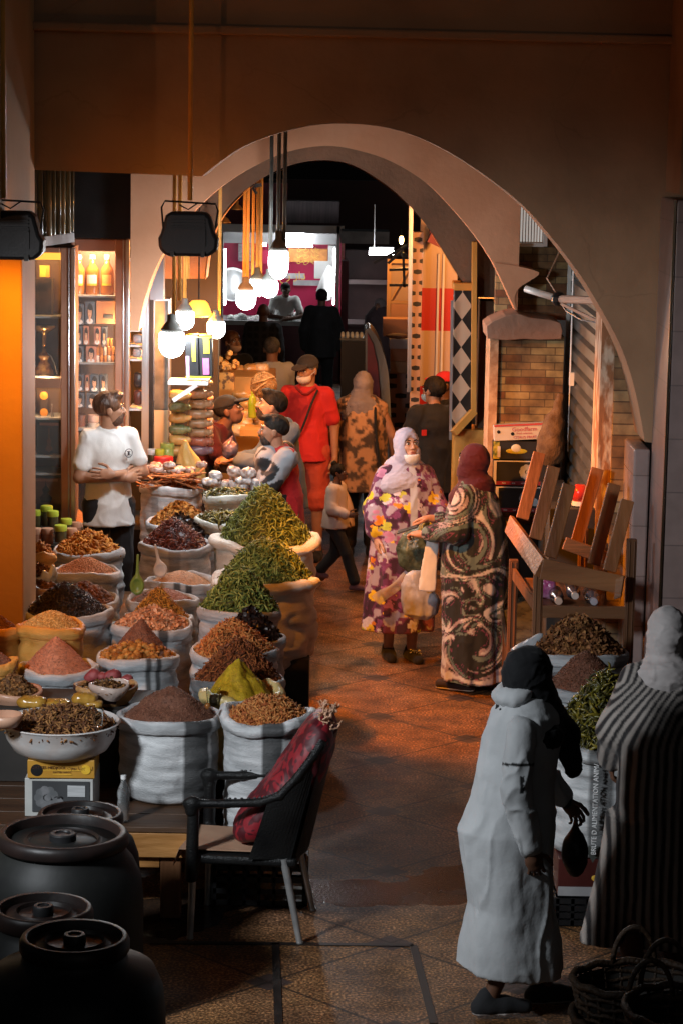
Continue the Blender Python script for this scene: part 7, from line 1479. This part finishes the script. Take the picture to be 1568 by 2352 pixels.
# -- two bearded customers
zeb=clothm('zebra print',(1,1,1),attr=True)
def czeb(V):
    n=fbm(V*np.array((9,9,5))+3,5,2)+.25*np.sin(V[:,2]*38+9*fbm(V*6,8,2)); return np.where((n>.03)[:,None],np.array((.20,.22,.24)),np.array((.014,.015,.017)))
p=person('bearded man in pale blue grey looking down, behind the zebra shawl',at(655,18.75,0),RD(-80),1.76,SK_F,dict(chest=(0,-.04,1.26),neck=(0,-.08,1.43),head=(0,-.13,1.565),eR=(-.2,-.2,1.15),wR=(-.14,-.42,1.13),hR=(.1,-1,-.1),nR=(-.4,0,1),eL=(.2,-.2,1.15),wL=(.12,-.44,1.18),hL=(-.1,-1,-.1),nL=(.4,0,1)),.012,.0068,head=(-8,-16,0),curl=40)
hair(p,HAIRB,.010,.005,quiff=.8); beard(p); garment(p,'shirt',torso(p,.020,.8,1.7),clothm('blue grey',(.11,.135,.16)),.009); garment(p,'trousers',trousers(p),BLK); shoes(p,BLK)
p=person('bearded man in front with a zebra print shawl over a red shirt',at(652,17.75,0),RD(-86),1.68,SK_M,dict(chest=(0,-.03,1.26),neck=(0,-.06,1.43),head=(0,-.10,1.57),eR=(-.22,-.2,1.12),wR=(-.15,-.42,1.06),hR=(.1,-1,-.1),nR=(-.3,0,1),eL=(.24,-.2,1.10),wL=(.18,-.44,.98),hL=(-.1,-1,-.1),nL=(.4,0,1)),.011,.0065,head=(-4,-6,0),curl=40)
hair(p,HAIRB,.009,.01,quiff=.6); beard(p); garment(p,'shirt',torso(p,.020,.55,1.35),clothm('deep red',(.33,.014,.016)),.010)
garment(p,'shawl',[ell((-.03,-.13,1.33),(.20,.11,.12)),ell((.03,-.16,1.18),(.19,.10,.15)),cap(p.J['sL'],p.J['eL'],.085,.08),cap(p.J['sR'],p.J['eR'],.085,.08),ell((0,-.03,1.62),(.075,.09,.16),op='s')],zeb,.014,(8,8,8),col=czeb)
garment(p,'dark_apron',[loft([(.1,0,-.05,.20,.16),(.6,0,-.07,.23,.17),(1.1,.0,-.10,.22,.15)],5,.06)],BLK,.012)
garment(p,'trousers',trousers(p),BLK); shoes(p,BLK)
t=D(528,1032,18.3); V,Q=sdfmesh([ell(t,(.06,.05,.075)),cap(t+(0,0,.06),t+(.02,0,.10),.02,.012)],.008); V=wrinkle(V,Q,.012,(25,25,25),3); o=link('nut_bag',quadmesh('nut_bag',V,Q,True,[film('dark plum',(.10,.05,.05),(.3,.2,.2))]),None,t); tag(o,'clear bag of dark nuts held up by the bearded man behind','bag')
t=D(566,1100,17.5); V,Q=sdfmesh([ell(t,(.05,.05,.06)),ell(t+(.05,0,-.05),(.06,.05,.05))],.008); V=wrinkle(V,Q,.016,(25,25,25),5); o=link('clear_bag',quadmesh('clear_bag',V,Q,True,[mat('cellophane pale',(.4,.4,.4),None)]),None,t); tag(o,'pale crumpled clear bag held by the man with the zebra shawl','bag')
# -- woman in patterned tunic seen from behind
def cleo(V):
    n=fbm(V*np.array((17,17,15)),11,3); m=fbm(V*40,12,2); d=np.clip(.5+4*(n+.3*m-.06),0,1)[:,None]; hi=np.clip((V[:,2:3]-.95)/.3,0,1); return np.array((.06,.04,.03))*d+np.array((.38,.21,.11))*(.85+.2*hi)*(1-d)
p=person('woman in a dark blotched orange tunic and grey hijab, walking away',at(826,21.3,0),RD(178),1.63,SK_M,dict(eL=(.26,-.02,1.12),wL=(.25,-.16,.93),eR=(-.28,.0,1.12),wR=(-.28,-.10,.90),aL=(.10,.10,.08),kL=(.1,.0,.48)),.012,.009,1.08,face=False,broad=1.05)
hijab(p,GREYH,True,True,1.0,4,back=.05,ext=.035,tail=[cap((.03,.03,-.12),(.13,.05,-.27),.085,.08,k=.05),cap((.13,.05,-.27),(.19,.02,-.46),.075,.05,k=.05)]); garment(p,'tunic',[loft([(.58,0,.01,.24,.18),(.80,0,.01,.235,.175),(1.1,0,0,.215,.16),(1.35,0,0,.20,.13),(1.44,0,0,.12,.09)],7,.05)]+torso(p,.03,.6,1.75)[:9]+[plane((0,0,.585),(0,0,-1))],clothm('blotched print',(1,1,1),attr=True),.010,col=cleo)
garment(p,'trousers',trousers(p,.012,.06),BLK); shoes(p,BLK); strap(p,[(-.11,.02,1.47),(-.12,.14,1.35),(-.14,.18,1.1),(-.18,.16,.85)],BLK,.012)
bgp=D(786,1165,21.0); V,Q=sdfmesh([loft([(bgp[2]-.17,bgp[0],21,.11,.06),(bgp[2],bgp[0],21,.10,.055),(bgp[2]+.14,bgp[0]-.01,21,.05,.03),(bgp[2]+.26,bgp[0]-.02,21,.012,.012)],5,.08)],.01); V=wrinkle(V,Q,.012,(12,12,9),3); o=link('carrier_bag',quadmesh('carrier_bag',V,Q,True,[mat('pale orange film',(.50,.32,.2),(.6,.42,.3),6,.4)]),None,bgp-(0,0,.17)); tag(o,'pale plastic carrier bag hanging behind the child','bag')
# -- child
p=person('small child with a hair bun and pale sweater striding to the right',G(768,1352),RD(72),1.02,SK_D,dict(kR=(-.10,-.20,.52),aR=(-.10,-.33,.10),kL=(.10,.02,.50),aL=(.10,.26,.20),fL=(0,-.6,-.6),eR=(-.24,-.02,1.15),wR=(-.22,-.24,1.08),hR=(0,-1,0),eL=(.24,.06,1.14),wL=(.24,-.06,.94),head=(0,-.04,1.62)),.009,.0065,1.1,head=(0,-12,0))
p.Rh=p.Rh*1.0; hair(p,HAIRB,.014,-.06); headmesh(p,'hair_bun',[ell((0,.05,.14),(.045,.045,.04))],HAIRB,.006)
garment(p,'sweater',torso(p,.030,.86,1.85),clothm('pale pink',(.52,.42,.38)),.010); garment(p,'trousers',trousers(p,.018,.06),clothm('dark trousers',(.02,.02,.022))); shoes(p,clothm('dull pink shoe',(.16,.08,.09)),h=.01)
garment(p,'sweater_print',[ell(np.array((-.115,-.02,1.24))*p.S,np.array((.03,.06,.06))*p.S)],clothm('grey print',(.25,.25,.26)),0)
# -- woman in flowered robe
NF=1400; gf=np.random.default_rng(5); FC=np.stack([gf.uniform(-.42,.42,NF),gf.uniform(-.35,.3,NF),gf.uniform(.1,1.5,NF)],1)
FP=np.array([(.16,.045,.13),(.26,.09,.20),(.50,.47,.55),(.62,.42,.02),(.58,.20,.02),(.40,.42,.05),(.04,.015,.03),(.40,.18,.30)]); FI=gf.choice(8,NF,p=[.2,.16,.18,.14,.1,.07,.05,.10])
def cflow(V):
    W=V+.012*np.stack([fbm(V*14,21,2),fbm(V*14,22,2),fbm(V*14,23,2)],1); best=np.full(len(V),9.); idx=np.zeros(len(V),int); C=np.tile(np.array((.13,.035,.10)),(len(V),1))
    nb=fbm(V*19,30,2); C[nb>.12]=(.05,.02,.04); C[nb<-.16]=(.34,.30,.38)
    for i in range(NF):
        d=W-FC[i]; m=np.abs(d).max(1)<.09; 
        if not m.any(): continue
        q=d[m]; r=np.sqrt((q**2).sum(1)); a=np.arctan2(q[:,2],q[:,0]+q[:,1]); R=.044*(.55+.45*np.abs(np.cos(2.5*a+i)))*(.7+.6*((i*37)%10)/10); t=r<R; k=np.where(m)[0]
        cc=FP[FI[i]]*(.75+.5*(r/R))[:,None]; cc[r<.22*R]=(.5,.36,.05) if FI[i]<3 else (.12,.04,.10); C[k[t]]=cc[t]
    pl=(np.abs(V[:,0]-.02)<.026)&(V[:,1]<0)&(V[:,2]>.85); C[pl]=(.42,.44,.50); return C
p=person('woman in a bright flowered robe and pale hijab, mask pulled down to her chin',G(922,1512),RD(10),1.66,SK_P,dict(sL=(.145,0,1.375),sR=(-.145,0,1.375),eL=(.225,-.05,1.12),wL=(.22,-.25,1.06),hL=(.5,-.8,.1),nL=(.3,-.2,1),eR=(-.225,.0,1.12),wR=(-.22,-.10,.92),fL=(.15,-1,0),aL=(.06,-.05,.08),kL=(.07,-.05,.5)),.010,.006,1.1,head=(14,-14,0),curl=45)
garment(p,'flowered_robe',[loft([(.20,-.03,.0,.262,.23),(.5,-.02,0,.255,.22),(.85,0,-.01,.25,.215),(1.1,0,-.01,.225,.20),(1.3,0,0,.195,.16),(1.40,0,0,.13,.11),(1.46,0,0,.06,.06)],8,.05,.3,k=.03),cap(p.J['sL'],p.J['eL'],.066,.085,k=.05),cap(p.J['eL'],p.J['eL']*.35+p.J['wL']*.65,.085,.075,k=.03),cap(p.J['sR'],p.J['eR'],.066,.085,k=.05),cap(p.J['eR'],p.J['eR']*.3+p.J['wR']*.7,.085,.08,k=.03),plane((0,0,.225),(0,0,-1))],clothm('flowered',(.9,.9,.9),(1.05,1.05,1.05),attr=True),.012,(7,7,3),col=cflow,res=.0085)
hijab(p,clothm('pale lilac',(.30,.31,.42),(.38,.39,.50)),ext=.045,seed=6,col=None,amp=.012); mask(p,None,True,.006)
shoes(p,clothm('black sandal',(.015,.014,.016)))
b=MB()
for i in range(26): b.ball(p.J['aL']+np.array((rng.uniform(-.03,.05),-.10+rng.uniform(-.05,.03),-.0+rng.uniform(-.012,.012))),.006,6)
link('sandal_beads',quadmesh('sandal_beads',np.concatenate(b.V),b.F,True,[P_steel]),p.o,local=True)
# -- woman in swirl robe
RZJ=RD(-112)
lat=np.array((math.cos(-RZJ),math.sin(-RZJ)))  # camera right in her local frame
SWC=[(D(x,y,16.2)[0],D(x,y,16.2)[2]) for x,y in ((1066,1244),(1036,1378),(1084,1466),(1040,1120),(1120,1350))]
bJ=G(1076,1582)
def cswirl(V):
    u=V[:,0]*lat[0]+V[:,1]*lat[1]+bJ[0]; z=V[:,2].copy(); U=u.copy(); Z=z.copy()
    for i,(a,c) in enumerate(SWC):
        dx,dz=u-a,z-c; r=np.sqrt(dx*dx+dz*dz)+1e-6; g=np.exp(-(r/.17)**2); th=g*5.5*(1 if i%2==0 else -1); ct,st=np.cos(th),np.sin(th); U=U+(dx*ct-dz*st-dx)*np.minimum(1,g*3); Z=Z+(dx*st+dz*ct-dz)*np.minimum(1,g*3)
    P=np.stack([U*5,Z*17,V[:,1]*2],1); n=fbm(P,41,3); h=fbm(np.stack([U*4,Z*6,0*U],1),45,2); C=np.tile(np.array((.022,.024,.024)),(len(V),1))
    C[n>.05]=(.30,.24,.26); C[(n>.05)&(h>.05)]=(.15,.19,.17); C[n>.22]=(.50,.48,.48); C[(n<-.06)&(n>-.10)]=(.16,.05,.10); C[(n<-.2)&(h<-.1)]=(.12,.17,.16); return C
p=person('woman in a dark swirl print robe and maroon hijab holding a phone, back turned',bJ,RZJ,1.68,SK_F,dict(eL=(.26,-.04,1.14),wL=(.15,-.32,1.08),hL=(-.35,-1,.0),nL=(.2,0,1),eR=(-.24,-.08,1.14),wR=(-.06,-.34,1.16),hR=(.25,-1,-.2),nR=(-.2,0,1),aL=(.09,-.02,.09),aR=(-.10,.05,.09)),.010,.0075,1.05,head=(-18,-14,0),curl=45)
garment(p,'swirl_robe',[loft([(.06,0,.03,.23,.215),(.5,0,.02,.22,.215),(.9,0,.02,.225,.23),(1.15,0,.01,.215,.205),(1.33,0,0,.185,.155),(1.42,0,0,.12,.10),(1.47,0,0,.06,.06)],9,.05,.9,k=.03),cap(p.J['sL'],p.J['eL'],.068,.085,k=.04),cap(p.J['eL'],p.J['eL']*.25+p.J['wL']*.75,.08,.06,k=.03),cap(p.J['sR'],p.J['eR'],.068,.085,k=.04),cap(p.J['eR'],p.J['eR']*.25+p.J['wR']*.75,.08,.06,k=.03),plane((0,0,.075),(0,0,-1))],clothm('swirl print',(.92,.92,.92),(1.05,1.05,1.05),attr=True),.014,(7,7,3),col=cswirl,res=.0085)
hijab(p,clothm('maroon',(.055,.008,.014),(.075,.012,.02)),ext=.02,seed=9); shoes(p,clothm('dark strap',(.03,.02,.02)),mat('cream sole',(.5,.42,.33),(.58,.5,.4),8,.6))
Mw=Matrix.Translation(Vector(bJ))@Matrix.Rotation(RZJ,4,'Z'); hp_=Mw@Vector(p.J['wL']+np.array((-.05,-.12,.02)))
b=MB(); b.box((0,0,0),(.075,.15,.009)); ph=b.build('mobile_phone',P_black,org=(0,0,0),bevel=.004); ph.location=hp_; ph.rotation_euler=(RD(20),RD(6),RZJ+RD(15)); tag(ph,'black mobile phone in the hands of the woman in the swirl robe','phone')
# bags between the two women
def softbag(name,label,x1,y1,x2,y2,Y,mt,shape,seed,amp=.012,d=.5):
    c,ww,hh=rectD(x1,y1,x2,y2,Y); V,Q=sdfmesh([loft([(c[2]-hh/2+hh*f,c[0]+ww*ox,Y,ww/2*w,ww/2*w*d) for f,ox,w in shape],7,.05,seed)],.008); V=wrinkle(V,Q,amp,(12,12,9),seed); V=wrinkle(V,Q,.004,(34,34,14),seed+3)
    o=link(name,quadmesh(name,V,Q,True,[mt]),None,c-(0,0,hh/2)); return tag(o,label,'bag')
softbag('herb_bag','dark green bag stuffed with herbs between the two women',910,1180,990,1315,16.55,mat('herb bag',(.028,.04,.026),(.10,.13,.085),11,.3,.35,45,spec=.7),[(0,.1,.45),(.12,.05,.85),(.4,-.02,1.0),(.65,.05,.8),(.82,.25,.4),(1,.45,.06)],3,.014,.7)
softbag('paper_bag','flat pale bag hanging in front of the green herb bag',966,1225,1006,1358,16.2,mat('pale bag',(.62,.62,.62),(.7,.7,.7),4,.5,.1,20),[(0,-.1,.95),(.06,-.1,1.0),(.5,0,.9),(.9,.15,.7),(1,.2,.6)],5,.006,.25)
softbag('carrier_bag','pinkish grey translucent bag, lowest of the bags between the two women',921,1310,1008,1420,16.4,mat('grey pink film',(.27,.27,.30),(.42,.42,.45),5,.4,.2,25,spec=.6),[(0,.0,.55),(.1,0,.9),(.4,0,1.0),(.7,-.1,.8),(.9,-.15,.5),(1,-.1,.3)],7,.012,.7)
Fb=D(950,1305,16.75); b=MB(); 
Pq=[D(x,y,16.62) for x,y in ((948,1300),(960,1322),(872,1390),(852,1372))]; n_=16
V=[];
for i in range(n_):
    t=i/(n_-1)
    for j in range(6):
        s=j/5; q=(Pq[0]*(1-t)+Pq[3]*t)*(1-s)+(Pq[1]*(1-t)+Pq[2]*t)*s; V.append(q+np.array((0,-.02*math.sin(3*t)*math.sin(3*s+1),.012*math.sin(9*t)*math.cos(5*s))))
V=np.array(V); F=[(i*6+j,i*6+j+1,(i+1)*6+j+1,(i+1)*6+j) for i in range(n_-1) for j in range(5)]; b.add(np.concatenate([V,V+(0,.004,0)]),F+[(a+96,d_+96,c_+96,e+96) for a,e,c_,d_ in F]); o=b.build('film_bag',mat('thin film',(.56,.59,.66),(.66,.69,.76),6,.25,.15,30,alpha=.38),org=Pq[0],smooth=True); tag(o,'empty translucent bag fluttering across the flowered robe','bag')
# -- person in black tee seen from behind, and man in red cap
p=person('person in a black t-shirt with short dark hair, seen from behind',at(986,20.6,0),RD(-158),1.67,SK_M,dict(eR=(-.30,-.14,1.26),wR=(-.34,-.30,1.10),hR=(.1,-1,-.6),eL=(.25,-.02,1.12),wL=(.22,-.1,.9)),.011,.008,1.0,face=True,head=(25,-4,0))
# the viewer's left arm wears a pale sleeve
hair(p,HAIRB,.016,-.055,back=.0); garment(p,'t_shirt',torso(p,.030,.70,.6,.07),BLK,.012); garment(p,'trousers',trousers(p),BLK); mask(p,clothm('mask blue',(.3,.4,.45))); shoes(p,BLK)
J=p.J
for a in 'LR': garment(p,'long_sleeve',[cap(J['s'+a]*.4+J['e'+a]*.6,J['e'+a],.056,.054),cap(J['e'+a],J['w'+a],.054,.044)],clothm('pale sleeve',(.42,.34,.3)),.006)
b=MB(); b.box((.15,.149,1.22),(.045,.006,.05)); link('red_badge',quadmesh('red_badge',np.concatenate(b.V),b.F,False,[RED]),p.o,local=True)
p=person('man in a red cap half hidden by the diamond tiled pillar',at(1012,22.4*.94,0),RD(-70),1.70*.985,SK_D,None,.013,.0075,head=(-6,-8,0)); capm(p,clothm('red cap',(.40,.02,.025)),clothm('bright red peak',(.55,.03,.03))); hair(p,HAIRB,.004,-.04); beard(p); garment(p,'shirt',torso(p,.02,.8,1.8),BLK); garment(p,'trousers',trousers(p),BLK); shoes(p,BLK)
# -- people at the far stall
p=person('tall figure all in black seen from behind, in front of the far stall',at(735,32.5,0),RD(184),1.60,SK_D,dict(eL=(.25,.0,1.12),eR=(-.25,0,1.12)),.016,.011,1.05,face=False,broad=1.1); hair(p,HAIRB,.012,-.06); garment(p,'jacket',torso(p,.032,.74,1.95),BLK,.01,res=.016); garment(p,'trousers',trousers(p,.02,.05),BLK,res=.016); shoes(p,BLK)
p=person('bald man in a dark checked shirt seen from behind, in front of the far stall',at(602,29.5,0),RD(176),1.62,SK_D,None,.016,.011,1.05,face=False,broad=1.1)
def cchk(V): return np.where(((np.sin(V[:,0:1]*70)>.3)|(np.sin(V[:,2:3]*70)>.3)),np.array((.03,.028,.03)),np.array((.015,.014,.015)))
garment(p,'checked_shirt',torso(p,.03,.74,1.9),clothm('checked',(1,1,1),attr=True),.01,col=cchk,res=.014); garment(p,'trousers',trousers(p,.02,.05),BLK,res=.016); shoes(p,BLK)
p=person('stall keeper in white leaning on folded arms over the far stall counter',at(650,36.35,.0),RD(8),1.52,SK_D,dict(chest=(0,-.12,1.22),neck=(0,-.20,1.38),head=(0,-.26,1.50),sL=(.18,-.16,1.33),sR=(-.18,-.16,1.33),eL=(.27,-.34,1.07),wL=(.02,-.46,1.03),hL=(-1,-.1,0),eR=(-.27,-.34,1.07),wR=(-.02,-.42,1.05),hR=(1,-.1,0)),.014,.0095,head=(5,5,0)); hair(p,HAIRB,.008,.0); garment(p,'t_shirt',torso(p,.02,.75,.6),WHT,.01); garment(p,'trousers',trousers(p),BLK); shoes(p,BLK)
p=person('woman in a grey hijab in the shadow right of the far stall',at(868,32.0,0),RD(-30),1.52,SK_D,None,.016,.011,1.1,face=False); hijab(p,clothm('mauve scarf',(.10,.085,.09))); garment(p,'robe',[loft([(.05,0,0,.26,.22),(.9,0,0,.24,.19),(1.3,0,0,.21,.15),(1.43,0,0,.1,.08)],6,.05)],clothm('dark robe',(.03,.02,.025)),res=.016); shoes(p,BLK)
# -- woman in grey long dress, near
bM=G(1184,2318); RM=RD(98)
p=person('woman in a long pale grey hooded dress and black hijab walking off to the right',bM,RM,1.60,SK_D,dict(
  pelvis=(0,.03,.92),chest=(0,.0,1.27),neck=(0,.0,1.43),head=(0,-.02,1.575),sR=(-.165,.05,1.37),sL=(.15,.0,1.37),eR=(-.215,.075,1.10),wR=(-.225,.0,.82),hR=(.1,-.3,-1),nR=(-1,.1,.1),eL=(.22,-.10,1.12),wL=(.16,-.24,.95),hL=(-.1,-.6,-.8),nL=(.6,-.3,.3),
  kR=(-.09,.0,.49),aR=(-.09,.14,.10),fR=(0,-1,-.1),kL=(.09,-.12,.5),aL=(.09,-.15,.08)),.010,.0075,1.0,head=(20,-4,0),curl=38)
J=p.J; GRD=clothm('grey knit',(.40,.41,.42),(.47,.48,.49),bump=.08,bs=90)
DRS=[loft([(.17,0,.03,.20,.235),(.30,0,.025,.20,.225),(.48,0,.03,.185,.185),(.66,0,.05,.185,.20),(.82,0,.06,.19,.215),(.95,0,.04,.175,.185),(1.05,0,.03,.17,.175),(1.2,0,.01,.175,.175),(1.33,0,.0,.165,.145),(1.41,0,-.0,.11,.095),(1.45,0,0,.06,.06)],5,.045,.7,k=.02),plane((0,0,.185),(.0,.1,-1))]
garment(p,'long_dress',DRS,GRD,.012,(7,7,2.6),23,res=.0085,fold2=.003,ridge=.009)
garment(p,'hood',[ell((0,.05,1.415),(.125,.095,.055),rotm(-14,0,0)),ell((0,.02,1.47),(.085,.08,.05),k=.02,op='s')],GRD,.012,(14,14,14),3)
GRS=clothm('grey knit sleeve',(.40,.41,.42),(.47,.48,.49),attr=True)
def cslv(V):
    a='R' if V[:,0].mean()<0 else 'L'; d=J['e'+a]-J['s'+a]; t=((V-J['s'+a])@d)/(d@d); C=np.ones((len(V),3)); C[np.abs(t-.52-.10*V[:,1]/.1*.3)<.022]=.03
    C[(np.abs(V[:,1]-J['s'+a][1]-.015)<.009)&(t>.72)&(t<1.0)&(np.abs(V[:,0])>abs(J['e'+a][0])+.02)]=.03; return C
for a in 'LR': garment(p,'sleeve',[cap(J['s'+a],J['e'+a],.066,.064,k=.03),cap(J['e'+a],J['e'+a]*.12+J['w'+a]*.88,.064,.052,k=.02)],GRS,.008,(10,10,6),5,cslv,.0065,fold2=.003,ridge=.012)
hijab(p,clothm('black scarf',(.008,.008,.009),(.013,.013,.015)),seed=12,ext=.02,tight=1.12,tail=[cap((0,-.05,-.14),(-.02,-.16,-.30),.095,.07,k=.05),cap((-.02,-.16,-.30),(-.04,-.20,-.47),.07,.045,k=.05)])
shoes(p,clothm('black trainer',(.02,.02,.022)),mat('pale sole',(.4,.35,.33),None,8,.6))
garment(p,'black_sleeve',[cap(J['wL']*.85+J['eL']*.15,J['wL'],.05,.036)],BLK,.003)
hb=Matrix.Translation(Vector(bM))@Matrix.Rotation(RM,4,'Z')@Vector(J['wL']+np.array((0,-.05,-.24)))
V,Q=sdfmesh([ell(np.array(hb),(.06,.06,.11)),cap(np.array(hb)+(0,0,.10),np.array(hb)+(-.0,0,.17),.018,.010)],.009); V=wrinkle(V,Q,.012,(12,12,12),4); o=link('hand_bag',quadmesh('hand_bag',V,Q,True,[P_black]),None,np.array(hb)-(0,0,.17)); tag(o,'black bag hanging from the hand of the woman in the grey dress','bag')
# -- woman in striped robe, near right
bN=np.array((D(1500,2285,10.75)[0],10.75,0)); RN=RD(186); latN=np.array((math.cos(-RN),math.sin(-RN)))
def cstr(V):
    u=V[:,0]*latN[0]+V[:,1]*latN[1]; z=V[:,2]/p.S; w=np.clip((z-1.08)/.3,0,1); q=u*(1-.25*w)-.55*w*np.abs(u-.03)*1.0-.5*w*(z-1.08)+.01*fbm(V*5,51,2)
    s=np.clip(.5+1.1*np.sin(q*2*PI/.040),0,1)[:,None]; return np.array((.30,.265,.24))*s+np.array((.022,.020,.021))*(1-s)
p=person('woman in a black and cream striped robe and grey hijab at the right edge',bN,RN,1.64,SK_D,dict(eR=(-.23,-.05,1.13),wR=(-.18,-.26,1.0),eL=(.22,-.03,1.13),wL=(.2,-.2,.95),kL=(.1,.02,.49),aL=(.16,.20,.16),fL=(.0,-.7,-.7)),.010,.008,1.0,face=False,head=(-12,-4,0))
J=p.J
garment(p,'striped_robe',[loft([(.10,-.0,.02,.21,.23),(.30,-.01,.02,.205,.22),(.6,0,.02,.205,.205),(.9,0,.02,.215,.21),(1.12,0,.01,.215,.20),(1.3,0,0,.195,.155),(1.40,0,0,.13,.10),(1.45,0,0,.07,.06)],8,.06,.2,k=.03),loft([(.10,.28,.08,.10,.10),(.4,.17,.05,.14,.14),(.7,.1,.03,.16,.16)],3,.05,k=.06),cap(J['sL'],J['eL'],.075,.09,k=.05),cap(J['sR'],J['eR'],.075,.09,k=.05),cap(J['eL'],J['wL'],.09,.07,k=.04),cap(J['eR'],J['wR'],.09,.07,k=.04),plane((0,0,.12),(0,0,-1))],clothm('striped',(.9,.9,.9),(1.05,1.05,1.05),attr=True),.014,(6,6,3),9,cstr,.008)
hijab(p,clothm('ash grey scarf',(.40,.36,.35),(.46,.42,.41)),True,True,1.08,15,amp=.012,ext=.05); shoes(p,clothm('brown sandal',(.08,.035,.02)),mat('dark heel',(.03,.015,.01),None,8,.6))
